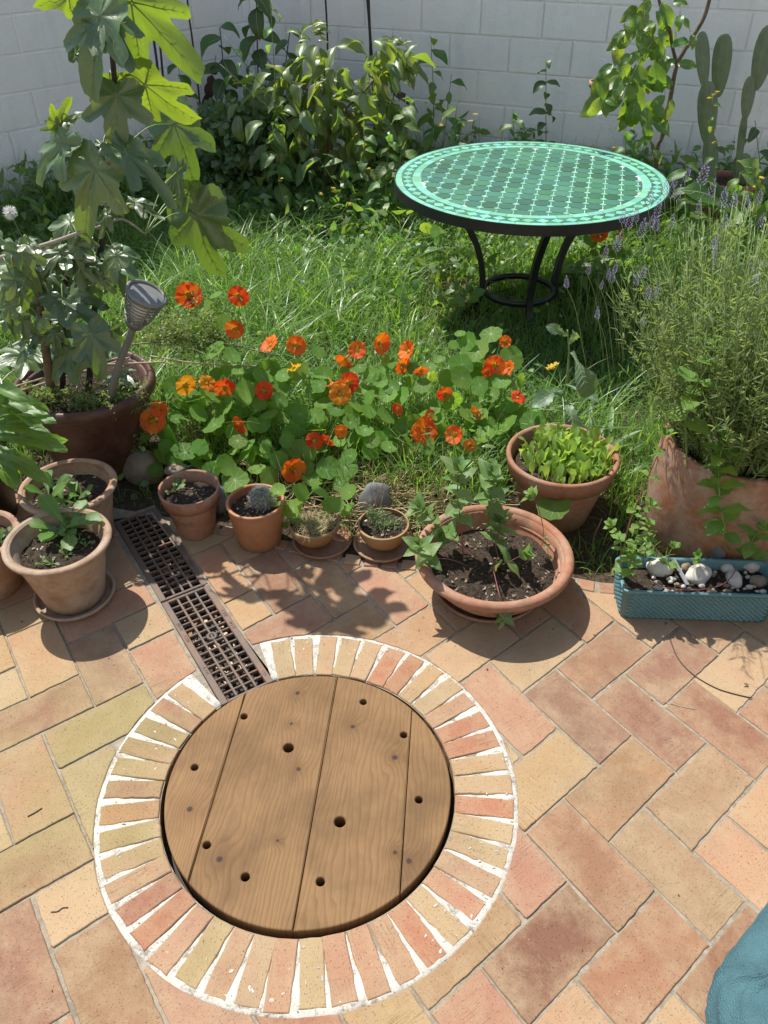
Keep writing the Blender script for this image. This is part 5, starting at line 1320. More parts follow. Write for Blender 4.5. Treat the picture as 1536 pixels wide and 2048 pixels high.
CIRC = [(-1.0, 1.925, .16), (-1.055, 2.215, .16), (-1.105, 2.69, .25), (-.667, 2.262, .11), (-.435, 2.205, .11), (-.24, 2.185, .11), (0, 2.165, .11), (.345, 1.947, .25), (.615, 2.335, .195), (1.155, 2.215, .26), (PC.x, PC.y, .15), (-1.45, 2.36, .15)]
def ok_ground(x, y, m=0.03):
    p = Vector((x, y))
    if y < border_y(x) + m: return False
    if (p - CORNER).dot(WN) > -0.03 or (p - CORNER).dot(LNRM) > -0.03: return False
    return all((x - a) ** 2 + (y - b) ** 2 > r_ * r_ for a, b, r_ in CIRC)
def wall_dist(x, y):
    p = Vector((x, y)); return min(-(p - CORNER).dot(WN), -(p - CORNER).dot(LNRM))
def in_view(x, y, m=0.35): return abs(x) < 0.50 * (y * 0.78 + 1.0) + m
def scatter(n, y0, y1, dens, seed):
    r = random.Random(seed); out = []
    while len(out) < n:
        y = y0 + (y1 - y0) * r.random(); x = r.uniform(-2.9, 3.1)
        if not in_view(x, y) or not ok_ground(x, y): continue
        if r.random() > dens(x, y): continue
        out.append((x, y, garden_z(x, y) - 0.006))
    return np.array(out)
# lawn
hn = lambda x, y: noise.noise((x * 1.6, y * 1.6, 4.0)) + 0.5 * noise.noise((x * 4.5, y * 4.5, 8.0))
P = scatter(52000, 2.0, 6.7, lambda x, y: min(1, (1.25 - y / 9) * (0.55 + 0.6 * max(0, hn(x, y) + .4))) * (0.35 if y < border_y(x) + 0.28 and x < 0.5 else 1), 1)
g = np.random.default_rng(5)
hh = np.array([(0.125 + 0.085 * hn(x, y)) * (.55 if abs(x - .69) < .5 and 3.2 < y < 4.3 else 1) + 0.09 * math.exp(-(wall_dist(x, y) / 0.35) ** 2) for x, y, _ in P])
near = np.array([y < border_y(x) + 0.3 for x, y, _ in P])
H = np.clip(hh * g.uniform(.5, 1.75, len(P)) * np.where(near, .6, 1), .04, .40); Wd = g.uniform(.0028, .0062, len(P)) * (0.75 + P[:, 1] / 9)
gr = blades('grass', P, H, Wd, g.uniform(.15, 1.1, len(P)), M['grass'], 2); tag(gr, 'long green uncut grass covering the garden', 'grass', kind='stuff')
# taller sparse stalks along the walls
P = scatter(2600, 4.0, 6.7, lambda x, y: math.exp(-(wall_dist(x, y) / 0.40) ** 2), 3)
gr2 = blades('tall_grass', P, np.random.default_rng(6).uniform(.25, .62, len(P)), np.full(len(P), .0048), np.random.default_rng(7).uniform(.2, 1.0, len(P)), M['grass'], 4, segs=6); tag(gr2, 'tall thin grass stalks along the foot of the walls', 'grass', kind='stuff')
# long arching tufts standing over the rest
rt_ = random.Random(44); TP = []
while len(TP) < 9500:
    c = scatter(1, 2.7, 6.0, lambda x, y: 1, rt_.randrange(10 ** 6))[0]
    for _ in range(rt_.randint(10, 34)):
        x, y = c[0] + rt_.gauss(0, .05), c[1] + rt_.gauss(0, .05)
        if ok_ground(x, y): TP.append((x, y, garden_z(x, y) - .006))
P = np.array(TP); g = np.random.default_rng(66); n = len(P)
H3 = g.uniform(.18, .42, n) * np.where((np.abs(P[:, 0] - .69) < .55) & (np.abs(P[:, 1] - 3.75) < .7), .4, 1)
o = blades('grass_tufts', P, H3, g.uniform(.004, .0085, n), g.uniform(.5, 1.5, n), M['grass'], 67, segs=6); tag(o, 'arching tufts of longer grass across the lawn', 'grass', kind='stuff')
# clover and broad-leaved weeds among the grass
P = scatter(7000, 2.3, 6.6, lambda x, y: min(1, max(0.0, .15 + 1.3 * noise.noise((x * 1.1 + 7, y * 1.1, 2)) + (0.55 if 4.2 < y < 5.8 else 0))) * (.35 if abs(x - .69) < .5 and 3.2 < y < 4.4 else 1), 8)
g = np.random.default_rng(9); n = len(P); P[:, 2] += g.uniform(.02, .2, n) * np.array([.5 + .7 * max(0, noise.noise((x * 1.3, y * 1.3, 5)) + .4) for x, y, _ in P])
D = unit(n, g, .15); Nn = unit(n, g, 1.6)
o = leaflets('clover', P, D, Nn, g.uniform(.018, .05, n), g.uniform(.014, .034, n), M['weed']); tag(o, 'clover and small broad leaves mixed into the grass', 'weeds', kind='stuff')
# dark ivy-like cover in the shaded corner
cpx = []
r = random.Random(12)
for _ in range(3400):
    x, y = r.gauss(480, 60), r.gauss(295, 55)
    if not (395 < x < 590 + 40 * noise.noise((y * .03, 1, 1)) and 205 + 40 * noise.noise((x * .03, 5, 1)) < y < 420): continue
    p = atY(x, y, 5.75 + r.uniform(-.35, .25))
    if p.z > 0.03 and wall_dist(p.x, p.y) > 0.03: cpx.append(p)
P = np.array(cpx); n = len(P); g = np.random.default_rng(13)
o = leaflets('ivy', P, unit(n, g, -.3), unit(n, g, 1.2) + np.array([0, -.8, 0]), g.uniform(.035, .075, n), g.uniform(.03, .06, n), M['ivy']); tag(o, 'dark leafy ground cover in the shaded wall corner', 'ground cover', kind='stuff')
# small yellow and blue flowers of the weeds
fl = MB(); r = random.Random(15)
def tiny(p, s, mi):
    for k in range(5):
        a = k * 1.2566 + r.uniform(0, .4); d = Vector((math.cos(a), math.sin(a), .35)); t_ = Vector((-d.y, d.x, 0))
        fl.add([p, p + d * s * .6 + t_ * s * .38, p + d * s, p + d * s * .6 - t_ * s * .38], [(0, 1, 2, 3)], mi)
YF = [(411, 378, 5.0), (469, 164, 5.4), (645, 118, 5.4), (668, 378, 4.9), (640, 388, 4.9), (735, 340, 5.0), (952, 228, 5.4), (1105, 735, 2.7), (1110, 730, 2.7), (1098, 738, 2.7), (1425, 190, 4.8), (1432, 185, 4.8), (1418, 198, 4.8), (1425, 260, 4.8), (1430, 285, 4.8), (1225, 298, 5), (1305, 318, 5), (1515, 362, 4.2), (1522, 356, 4.2), (1512, 372, 4.2), (880, 250, 5.4), (850, 205, 5.4), (940, 240, 5.4), (560, 360, 5), (700, 410, 4.6)]
for x, y, Y in YF:
    for _ in range(2): tiny(atY(x + r.uniform(-3, 3), y + r.uniform(-3, 3), Y), r.uniform(.011, .017), 0)
for _ in range(24):
    x, y = r.uniform(440, 1000), r.uniform(400, 620); q = at(x, y, 0.14); tiny(q, r.uniform(.008, .012), r.choice([0, 0, 1]))
for x, y in ((395, 580), (470, 605), (475, 470), (488, 472), (606, 564), (1208, 120)): tiny(at(x, y, .2) if y > 300 else atY(x, y, 5), .014, 1)
o = fl.build('weed_flowers', [M['yellow'], M['blue']]); tag(o, 'tiny yellow and blue wild flowers in the grass', 'wild flowers', kind='stuff')
# dead straw under the nasturtiums
st = MB(); r = random.Random(18)
for _ in range(420):
    x = r.gauss(0.02, .24); y0 = border_y(x) + r.uniform(.05, .42); z = garden_z(x, y0) + r.uniform(.005, .05)
    if not ok_ground(x, y0, .02): continue
    a = r.uniform(-.7, .7) + r.choice([0, math.pi]) + (0.5 if r.random() < .5 else 0); l = r.uniform(.06, .2); p = Vector((x, y0, z)); pts = [p]
    for k in range(5):
        a += r.uniform(-.55, .55); p = p + Vector((math.cos(a) * l / 5, math.sin(a) * l / 5, r.uniform(-.008, .018))); p.z = max(p.z, garden_z(p.x, p.y) + .003); pts.append(p)
    st.tube(pts, r.uniform(.0011, .0024), 4, cap=False)
for _ in range(170):
    x = r.gauss(0.0, .3); y0 = border_y(x) + r.uniform(.12, .5)
    if not ok_ground(x, y0, .02): continue
    p = Vector((x, y0, garden_z(x, y0))); pts = [p]; lx = r.uniform(-.04, .04)
    for k in range(4): p = p + Vector((lx / 4 + r.uniform(-.008, .008), r.uniform(-.012, .008), r.uniform(.02, .045))); pts.append(p)
    st.tube(pts, r.uniform(.0012, .0022), 4, cap=False)
o = st.build('straw', M['straw'], None, True); tag(o, 'tangle of dry straw-coloured stalks under the nasturtiums', 'straw', kind='stuff')
# ------------------------------------------------------------------ individual plants
TOCAM = lambda p: (CAM - Vector(p)).normalized()
def stems_part(t, paths, mat, name='stem', n=6):
    """each path: (points in world, r0, r1)"""
    m_ = MB(); o_ = t.location
    for pts, r0, r1 in paths:
        k = len(pts); m_.tube([Vector(p) - o_ for p in pts], [r0 + (r1 - r0) * i / max(1, k - 1) for i in range(k)], n)
    return m_.build(name, mat, t, True)
def leafdir(base, tip): return (tip - base)

# ---- fig tree
FIG_ROOT = Vector((-1.13, 2.70, 0.325))
fig = thing('fig_tree', 'young fig tree with large lobed grey-green leaves in the big dark red pot', 'tree', FIG_ROOT)
FM = [fig_mesh('fig_leaf_%d' % k, k * 3 + 1, 0.12 + 0.1 * (k % 3)) for k in range(5)]
FB = [fig_mesh('backlit_fig_leaf_%d' % k, k * 3 + 1, 0.12 + 0.1 * (k % 3), mat='fig_backlit') for k in range(3)]
trunkA = [FIG_ROOT + Vector((.03, -.03, -.03))] + [atY(x, y, Y) for x, y, Y in ((190, 600, 2.66), (197, 520, 2.64), (213, 430, 2.63), (229, 340, 2.62), (233, 230, 2.60), (228, 150, 2.60), (220, 60, 2.6), (214, -60, 2.6), (205, -160, 2.6))]
trunkB = [FIG_ROOT + Vector((-.06, -.04, -.03))] + [atY(x, y, Y) for x, y, Y in ((128, 585, 2.62), (152, 520, 2.6), (190, 412, 2.6), (205, 330, 2.6), (120, 262, 2.55))]
trunkC = [FIG_ROOT + Vector((-.09, -.06, -.03))] + [atY(x, y, Y) for x, y, Y in ((84, 640, 2.58), (76, 560, 2.58), (60, 520, 2.6), (10, 505, 2.62))]
stems_part(fig, [(curve_pts(trunkA, 4), .0125, .006)], M['stem_d'], 'trunk', 8); stems_part(fig, [(curve_pts(trunkB, 4), .011, .004)], M['stem_d'], 'trunk', 8)
stems_part(fig, [(curve_pts(trunkC, 4), .017, .007)], M['bark'], 'trunk', 8)
br = [atY(x, y, Y) for x, y, Y in ((-15, 520, 2.45), (65, 497, 2.45), (110, 483, 2.46), (160, 465, 2.48), (205, 452, 2.52), (245, 438, 2.58), (290, 468, 2.66))]
stems_part(fig, [(curve_pts(br, 4), .0075, .0035)], M['bark_g'], 'branch', 8)
# leaf: junction px, tip px, depth at junction, depth at tip, width, how far the blade leans to the sky
FL = [(198, 32, 168, 182, 2.50, 2.42, 1.0, .55), (205, 30, 262, 128, 2.52, 2.40, .8, .5), (192, 28, 150, 100, 2.56, 2.60, .9, -.2), (262, 4, 392, 132, 2.58, 2.66, .85, -.9), (138, -12, 66, 40, 2.55, 2.6, .9, -.8), (232, 190, 236, 292, 2.52, 2.46, 1.35, -.1),
      (290, 170, 400, 262, 2.62, 2.70, .75, -.6), (348, 248, 402, 372, 2.95, 2.90, 1.0, -.15), (125, 284, 64, 366, 2.50, 2.46, .85, .6), (190, 338, 148, 474, 2.46, 2.38, .95, .6),
      (252, 304, 356, 388, 2.46, 2.42, .72, .7), (116, 248, 136, 196, 2.54, 2.58, .9, -.7), (112, 250, 82, 268, 2.54, 2.52, .7, -.4), (140, 240, 172, 226, 2.54, 2.52, .9, .7), (205, 292, 262, 310, 2.5, 2.46, .7, .8), (206, 294, 176, 285, 2.5, 2.5, .8, .8), (256, 290, 272, 268, 2.5, 2.54, .7, -.7),
      (393, 430, 424, 590, 2.90, 2.86, .95, -.05), (388, 388, 442, 428, 2.92, 2.96, .9, -.9), (378, 380, 362, 432, 2.9, 2.88, .8, -.6), (352, 345, 335, 440, 2.86, 2.82, .5, .3), (270, 405, 330, 430, 2.6, 2.55, .6, .5), (220, 160, 240, 200, 2.66, 2.70, 1.0, -.9),
      (150, 110, 142, 60, 2.58, 2.62, .7, -.2), (40, 505, 74, 582, 2.44, 2.40, .9, .1), (30, 500, 8, 470, 2.46, 2.5, .8, .5), (52, 488, 66, 502, 2.44, 2.40, 1.3, .7), (60, 480, 20, 478, 2.5, 2.5, .8, .7), (25, 565, -8, 610, 2.40, 2.38, .9, .6), (30, 560, 68, 618, 2.40, 2.38, .9, .7), (20, 605, 12, 648, 2.40, 2.38, .9, .6),
      (140, 445, 95, 492, 2.52, 2.46, .9, .6), (155, 490, 118, 538, 2.5, 2.46, .9, .7), (120, 505, 62, 528, 2.5, 2.46, .7, .7), (170, 480, 185, 520, 2.54, 2.5, .9, .7), (118, 520, 80, 555, 2.52, 2.46, .8, .6), (190, 530, 148, 562, 2.56, 2.5, .8, .6), (95, 545, 130, 560, 2.55, 2.5, .7, .7),
      (125, 600, 215, 655, 2.48, 2.40, .8, .7), (150, 615, 85, 640, 2.48, 2.44, .8, -.2), (182, 668, 212, 752, 2.36, 2.30, 1.0, .65), (178, 672, 158, 722, 2.38, 2.34, .8, .0), (95, 660, 70, 705, 2.46, 2.44, .9, -.2), (85, 655, 30, 690, 2.48, 2.46, .8, .6), (55, 700, 20, 720, 2.42, 2.4, .8, .5), (100, 640, 62, 660, 2.5, 2.46, .8, .6),
      (215, 430, 195, 478, 2.5, 2.46, .7, .6), (110, 665, 120, 712, 2.46, 2.42, .9, -.3), (45, 640, 55, 690, 2.44, 2.42, .8, .3), (10, 640, 40, 668, 2.44, 2.42, .8, .6), (245, 420, 225, 450, 2.58, 2.6, .8, -.8)]
pet = []
r = random.Random(31)
def trunk_near(p):
    c = curve_pts(trunkA, 4) + curve_pts(trunkB, 4) + curve_pts(trunkC, 4) + curve_pts(br, 4)
    c = [q for q in c if q.z < p.z + .25] or c
    return min(c, key=lambda q: (q - p).length + .3 * max(0, q.z - p.z))
for k, (x0, y0, x1, y1, Y0, Y1, wd, lean) in enumerate(FL):
    b, t_ = atY(x0, y0, Y0), atY(x1, y1, Y1); d = t_ - b; ln = d.length
    v = TOCAM(b); up = Vector((0, 0, 1)); nrm = (v * (1.0 - abs(lean) * .75) + up * lean * 1.35 + Vector((r.uniform(-.25, .25), 0, 0))) if lean >= 0 else (v * (.85) + up * lean * 0.6 + Vector((r.uniform(-.25, .25), 0, 0)))
    if lean < -0.5: nrm = -nrm if k % 2 else nrm
    put('leaf', FB[k % 3] if lean < -.55 else FM[k % 5], fig, b, d, nrm, (ln, ln * wd * .82, ln))
    q = trunk_near(b)
    if (q - b).length < .75: mid = q.lerp(b, .55) + Vector((0, 0, .03)); pet.append((curve_pts([q, mid, b], 4), .0026, .0018))
for _ in range(34):
    x, y = r.uniform(-10, 235), r.uniform(470, 750); Y = r.uniform(2.5, 2.75); b = atY(x, y, Y); s = r.uniform(38, 78) / ppm(b)
    a = r.uniform(0, 6.3); d = Vector((math.cos(a), -.35, math.sin(a) * .7 - .4)); put('leaf', FM[r.randrange(5)], fig, b, d, TOCAM(b) * .5 + Vector((r.uniform(-.4, .4), 0, 1)), (s, s * r.uniform(.9, 1.1), s))
    q = trunk_near(b); pet.append((curve_pts([q, q.lerp(b, .5) + Vector((0, 0, .02)), b], 3), .0022, .0016))
stems_part(fig, pet, M['stem_g'], 'petioles', 5)['kind'] = 'stuff'
# canes lying across the fig pot
def cane(label, pts, r0, mat='drycane'):
    m_ = MB(); m_.tube(curve_pts(pts, 4), r0, 7); o = m_.build('cane', M[mat], None, True); return tag(o, label, 'cane', 'dry canes lying over the fig pot')
zc = .385
cane('long straight dry cane lying level across the fig pot rim', [at(38, 738, zc), at(120, 735, zc + .01), at(200, 730, zc + .015), at(330, 724, zc + .01)], .004)
cane('pale dry cane sticking out lowest at the left of the fig pot', [at(-10, 800, zc), at(60, 775, zc), at(150, 748, zc + .01), at(260, 715, zc + .02)], .004)
cane('pale dry cane just above the lowest one at the left of the fig pot', [at(-10, 785, zc + .01), at(60, 764, zc + .012), at(150, 738, zc + .02), at(250, 712, zc + .025)], .0035)
cane('thin dry cane pointing right over the nasturtiums from the fig pot', [at(300, 712, zc), at(400, 727, zc - .04), at(530, 733, zc - .10)], .003)
cane('thin brown cane behind the lamp over the fig pot', [at(250, 690, zc + .02), at(400, 680, zc - .02), at(560, 712, zc - .12)], .003, 'bark_g')
# fine creeping weed hanging over the fig pot
def fine_weed(name, label, centers, n, seed, mat, size=(.007, .017)):
    g = np.random.default_rng(seed); P = []; rr = random.Random(seed); t = thing(name, label, 'weed', centers[0][0]); paths = []
    for c, sp in centers:
        c = Vector(c)
        for _ in range(n // len(centers) // 9):
            e = c + Vector((rr.gauss(0, sp[0]), rr.gauss(0, sp[1]), rr.gauss(0, sp[2]))); b = c + Vector((rr.gauss(0, sp[0] * .5), rr.gauss(0, sp[1] * .5), -sp[2] * 1.2)); m_ = b.lerp(e, .5) + Vector((rr.gauss(0, .02), rr.gauss(0, .02), .02))
            pts = curve_pts([b, m_, e], 4); paths.append((pts, .0009, .0006))
            for _ in range(9): P.append(pts[rr.randint(2, len(pts) - 1)] + Vector((rr.gauss(0, .006), rr.gauss(0, .006), rr.gauss(0, .006))))
    stems_part(t, paths, M['stem_g'], 'stems', 3)['kind'] = 'stuff'
    P = np.array(P) - np.array(t.location); k = len(P)
    o = leaflets('foliage', P, unit(k, g), unit(k, g, .8), g.uniform(*size, k), g.uniform(size[0] * .7, size[1] * .7, k), mat, t); o['kind'] = 'stuff'; return t
fine_weed('chickweed', 'fine yellow-green creeping weed spilling from the right of the fig pot', [(atY(345, 650, 2.98), (.11, .07, .06)), (atY(415, 665, 3.05), (.12, .07, .06))], 2400, 41, M['fine'])
fine_weed('chickweed', 'fine creeping weed trailing over the front rim of the fig pot', [(at(90, 790, .37), (.07, .03, .02)), (at(250, 790, .36), (.06, .03, .05)), (at(265, 850, .22), (.04, .02, .08)), (at(110, 840, .25), (.03, .02, .07)), (at(180, 800, .37), (.08, .04, .03))], 2000, 42, M['fine'])
# dandelion clock
dl = at(20, 425, .75) if False else atY(20, 425, 2.6)
t = thing('dandelion', 'white dandelion seed head on a thin stalk at the left edge', 'weed', (dl.x, dl.y, garden_z(-1.5, 2.9)))
stems_part(t, [(curve_pts([Vector((dl.x + .03, dl.y + .2, .02)), dl + Vector((.02, .05, -.25)), dl], 5), .002, .0014)], M['stem_g'], 'stalk', 5)
g = np.random.default_rng(3); D = unit(220, g); P = np.tile(np.array(dl) - np.array(t.location), (220, 1)) + D * .004
o = leaflets('seed_head', P, D, unit(220, g), np.full(220, .02), np.full(220, .0022), None, t, mats=[plain('white_fluff', (0.75, 0.75, 0.72), 0.9)])

# ---- nasturtiums
NM = [nast_mesh('nasturtium_leaf_%d' % k, k + 1, .05 + .09 * (k % 4)) for k in range(6)]
FLW = {'R': [flower_meshes('scarlet_flower_%d' % k, M['p_rd'], k + 3) for k in range(2)], 'O': [flower_meshes('orange_flower_%d' % k, M['p_or'], k + 13, k == 1, 1 - .3 * k) for k in range(3)], 'A': [flower_meshes('amber_flower_%d' % k, M['p_yo'], k + 23) for k in range(2)], 'Y': [flower_meshes('yellow_flower', M['p_ye'], 33, False)]}
def canopy(x, y, back=0.0):
    """sloping front of the nasturtium bed: low at the patio, high towards the lawn"""
    d = ray(x, y); s = .60; y0, z0 = 2.36 + back, 0.05
    t_ = (z0 - CAM_H - s * y0) / (d.z - s * d.y)
    p = CAM + d * t_
    lo = border_y(p.x) + .04
    if y > 975: p = atY(x, y, 2.20 if x < 900 else 2.14)
    elif p.z < .03: p = at(x, y, .03)
    return p
PLANTS = [('nasturtium', 'tall leggy nasturtium with scarlet flowers left of the fig leaf', 415, 690), ('nasturtium', 'nasturtium at the foot of the fig pot with one big ruffled orange flower', 320, 870), ('nasturtium', 'dark-leaved nasturtium behind the small red-brown pot with amber and red flowers', 450, 840),
          ('nasturtium', 'low nasturtium trailing beside the bowl of dry grass with an orange flower', 610, 960), ('nasturtium', 'nasturtium in the middle of the bed with a red and amber flower cluster', 665, 800), ('nasturtium', 'nasturtium right of the middle with red and orange flowers above straw', 810, 800), ('nasturtium', 'tall nasturtium left of the lettuce pot with big pale leaves', 970, 770), ('nasturtium', 'far nasturtium with two orange flowers under the right edge of the table', 1205, 500), ('nasturtium', 'far nasturtium with one small orange flower left of the table leg', 880, 460)]
NL = [(404, 617, 18), (390, 662, 15), (428, 703, 22), (466, 712, 18), (449, 643, 16), (433, 590, 13), (360, 615, 10), (492, 785, 24), (525, 752, 18), (568, 752, 14), (610, 735, 12), (637, 703, 12), (390, 800, 20), (395, 826, 18), (430, 790, 18), (430, 850, 22), (455, 815, 16), (368, 838, 12), (352, 838, 14), (345, 868, 20), (398, 895, 18), (370, 905, 22), (330, 890, 14), (290, 875, 10), (354, 922, 14), (475, 882, 18), (500, 890, 14), (533, 893, 14), (515, 940, 16), (455, 930, 20), (470, 960, 24), (555, 920, 16), (575, 880, 14), (600, 830, 16), (630, 830, 16), (640, 770, 14), (505, 850, 15), (480, 745, 16), (540, 830, 15), (420, 940, 16), (560, 800, 15),
      (673, 817, 16), (710, 815, 15), (738, 822, 15), (742, 795, 16), (775, 790, 18), (770, 832, 20), (745, 750, 16), (720, 735, 11), (815, 735, 16), (845, 770, 16), (700, 845, 15), (730, 860, 16), (653, 940, 23), (690, 935, 20), (702, 912, 14), (665, 1008, 20), (697, 1020, 17), (587, 1017, 20), (575, 1050, 16), (592, 1038, 12), (607, 1002, 14), (540, 952, 18), (556, 985, 16), (600, 985, 18), (622, 960, 18), (640, 985, 17), (560, 1010, 15), (700, 985, 16), (680, 965, 18), (610, 935, 17), (620, 905, 16), (640, 900, 14),
      (955, 703, 24), (925, 730, 22), (1020, 715, 26), (938, 682, 17), (982, 668, 20), (925, 756, 20), (960, 770, 17), (985, 790, 16), (905, 800, 20), (935, 832, 20), (1012, 852, 25), (1062, 843, 24), (970, 868, 18), (985, 882, 16), (890, 860, 18), (860, 826, 18), (805, 795, 20), (785, 775, 16), (832, 735, 13), (795, 878, 18), (780, 895, 16), (818, 885, 16), (760, 760, 14), (770, 720, 12), (690, 745, 12), (860, 735, 13), (880, 720, 12), (875, 835, 16), (1000, 760, 18), (1040, 760, 14), (960, 830, 16), (1030, 800, 15), (905, 690, 11), (920, 668, 11), (850, 890, 16), (925, 890, 15), (745, 880, 16), (1110, 1015, 27)]
NF = [(377, 590, 24, 'R'), (477, 592, 19, 'R'), (470, 657, 17, 'O'), (371, 770, 20, 'A'), (414, 767, 16, 'A'), (449, 775, 19, 'R'), (528, 781, 17, 'R'), (304, 842, 23, 'O'), (316, 820, 16, 'O'), (479, 850, 17, 'R'), (541, 690, 18, 'O'), (594, 690, 18, 'O'), (588, 735, 14, 'Y'), (691, 718, 17, 'O'), (715, 700, 16, 'O'), (758, 686, 20, 'O'), (664, 767, 14, 'R'), (698, 765, 19, 'R'), (680, 788, 20, 'A'), (817, 703, 18, 'O'), (803, 730, 16, 'O'), (842, 740, 13, 'O'), (629, 882, 17, 'R'), (655, 880, 14, 'R'), (682, 862, 12, 'O'), (584, 937, 23, 'O'), (795, 818, 11, 'R'), (889, 787, 14, 'R'), (848, 860, 24, 'O'), (836, 866, 16, 'O'), (910, 870, 17, 'O'), (955, 825, 14, 'O'), (860, 830, 10, 'R'), (990, 730, 19, 'O'), (1018, 737, 14, 'O'), (974, 742, 11, 'R'), (1010, 683, 11, 'O'), (1036, 795, 14, 'R'), (940, 890, 12, 'O'), (1198, 467, 16, 'O'), (1238, 467, 11, 'O'), (875, 432, 10, 'O')]
FAR = {7: 3.55, 8: 4.3}
nroots = []; nstem = [[] for _ in PLANTS]
for k, (nm, lb, x, y) in enumerate(PLANTS):
    p = canopy(x, y, .06) if k not in FAR else atY(x, y, FAR[k])
    q = Vector((p.x, max(p.y, border_y(p.x) + .1), 0)); q.z = garden_z(q.x, q.y); nroots.append(thing(nm, lb, 'nasturtium', q, 0, 'nasturtiums along the bed edge'))
def plant_of(x, y):
    if y < 520: return 8 if x < 1000 else 7
    return min(range(7), key=lambda k: abs(PLANTS[k][2] - x) + .6 * abs(PLANTS[k][3] - y))
r = random.Random(51)
def add_leaf(x, y, rp, back=0.0, wild=.35):
    k = plant_of(x, y); p = canopy(x, y, back) if k not in FAR else atY(x, y, FAR[k] + r.uniform(-.1, .1))
    s = rp / ppm(p); v = TOCAM(p); nrm = v * r.uniform(.5, 1.1) + Vector((r.uniform(-wild, wild), r.uniform(-wild, wild), r.uniform(.1, .8)))
    put('leaf', NM[r.randrange(6)], nroots[k], p, Vector((r.uniform(-1, 1), r.uniform(-1, 1), r.uniform(-.5, .2))), nrm, s * r.uniform(1.0, 1.22))
    b = nroots[k].location + Vector(((p.x - nroots[k].location.x) * .55 + r.uniform(-.05, .05), (p.y - nroots[k].location.y) * .3 + .03 + r.uniform(0, .05), 0))
    b.z = garden_z(b.x, b.y); nstem[k].append((curve_pts([b, b.lerp(p, .55) + Vector((r.uniform(-.03, .03), .03, .02)), p - Vector(nrm).normalized() * .004], 4), .0019, .0012))
for x, y, rp in NL: add_leaf(x, y, rp)
for _ in range(170):
    x = r.uniform(300, 1040); ylo = 700 + (40 if x < 420 else 0); y = r.uniform(ylo + 30, 945 if x < 620 else 905)
    add_leaf(x, y, r.uniform(11, 20), r.uniform(.03, .14), .6)
for _ in range(9): add_leaf(r.uniform(1170, 1260), r.uniform(478, 515), r.uniform(8, 13))
for _ in range(6): add_leaf(r.uniform(850, 900), r.uniform(445, 490), r.uniform(8, 13))
for j, (x, y, rp, c) in enumerate(NF):
    k = plant_of(x, y); p = (canopy(x, y, -.03) if k not in FAR else atY(x, y, FAR[k] - .05)); s = rp / ppm(p) * 1.12
    side = rp < 19 and j % 3 == 1
    nrm = TOCAM(p) + Vector((r.uniform(-.35, .35), 0, r.uniform(-.1, .35))) if not side else Vector((r.choice([-1, 1]), -.35, .35))
    core_, pet_ = r.choice(FLW[c]); fo_ = put('flower', core_, nroots[k], p, Vector((r.uniform(-1, 1), r.uniform(-.3, .3), r.uniform(-1, -.2))), nrm, s)
    for q_ in pet_: link(bpy.data.objects.new('petal', q_), fo_)
    b = nroots[k].location + Vector(((p.x - nroots[k].location.x) * .6, (p.y - nroots[k].location.y) * .4 + .03, 0)); q = p - Vector(nrm).normalized() * s * .8
    nstem[k].append((curve_pts([b, b.lerp(q, .6) + Vector((r.uniform(-.02, .02), .03, .03)), q], 4), .0018, .0012))
for k, t in enumerate(nroots):
    if nstem[k]: stems_part(t, nstem[k], M['stem_g'], 'stems', 4)['kind'] = 'stuff'

# ---- generic sprig: opposite leaves up a curved stem
def sprig(t, pts, n, mesh_list, size, stem_mat, r0=.002, top=True, droop=.1, seed=0, start=.15, spread=.75, facing=None):
    rr = random.Random(seed); C_ = curve_pts(pts, 8); stems_part(t, [(C_, r0, r0 * .55)], stem_mat, 'stem', 5)
    for k in range(n):
        u = start + (1 - start) * k / max(1, n - 1); i = min(len(C_) - 2, int(u * (len(C_) - 1))); p = C_[i]; ax = (C_[i + 1] - C_[max(0, i - 1)]).normalized()
        a0 = (0 if k % 2 else math.pi / 2) + rr.uniform(-.35, .35); o1 = ax.orthogonal().normalized(); o2 = ax.cross(o1); s = size(u) if callable(size) else size
        for sg in (0, math.pi):
            d = o1 * math.cos(a0 + sg) + o2 * math.sin(a0 + sg); up_ = (.25 if u < .85 else .7)
            D = d * spread + ax * (up_ + rr.uniform(-.15, .15)) + Vector((0, 0, -droop)); nrm = ax + Vector((0, -.35, .6)) * .6
            put('leaf', rr.choice(mesh_list), t, p, D, nrm, s * rr.uniform(.8, 1.15))
    if top:
        p = C_[-1]; ax = (C_[-1] - C_[-3]).normalized(); o1 = ax.orthogonal().normalized(); o2 = ax.cross(o1); s = size(1.0) if callable(size) else size
        for k in range(4):
            a = k * 1.57 + .4; put('leaf', rr.choice(mesh_list), t, p, (o1 * math.cos(a) + o2 * math.sin(a)) * .5 + ax, ax + Vector((0, -.4, .2)), s * .7)
MINT = [leaf_mesh('mint_leaf_%d' % k, .33, OVATE, [M['mint'], M['vein']], 12, 2, .18, .35 + .2 * k, .12, .012, 5, .06, seed=k) for k in range(3)]
FOUR = [leaf_mesh('pointed_leaf_%d' % k, .34, CORD, [M['four'], M['vein']], 8, 2, .2, .3 + .25 * k, .06, .014, 3, seed=k) for k in range(3)]
def P_at(L_): return [atY(x, y, Y) for x, y, Y in L_]
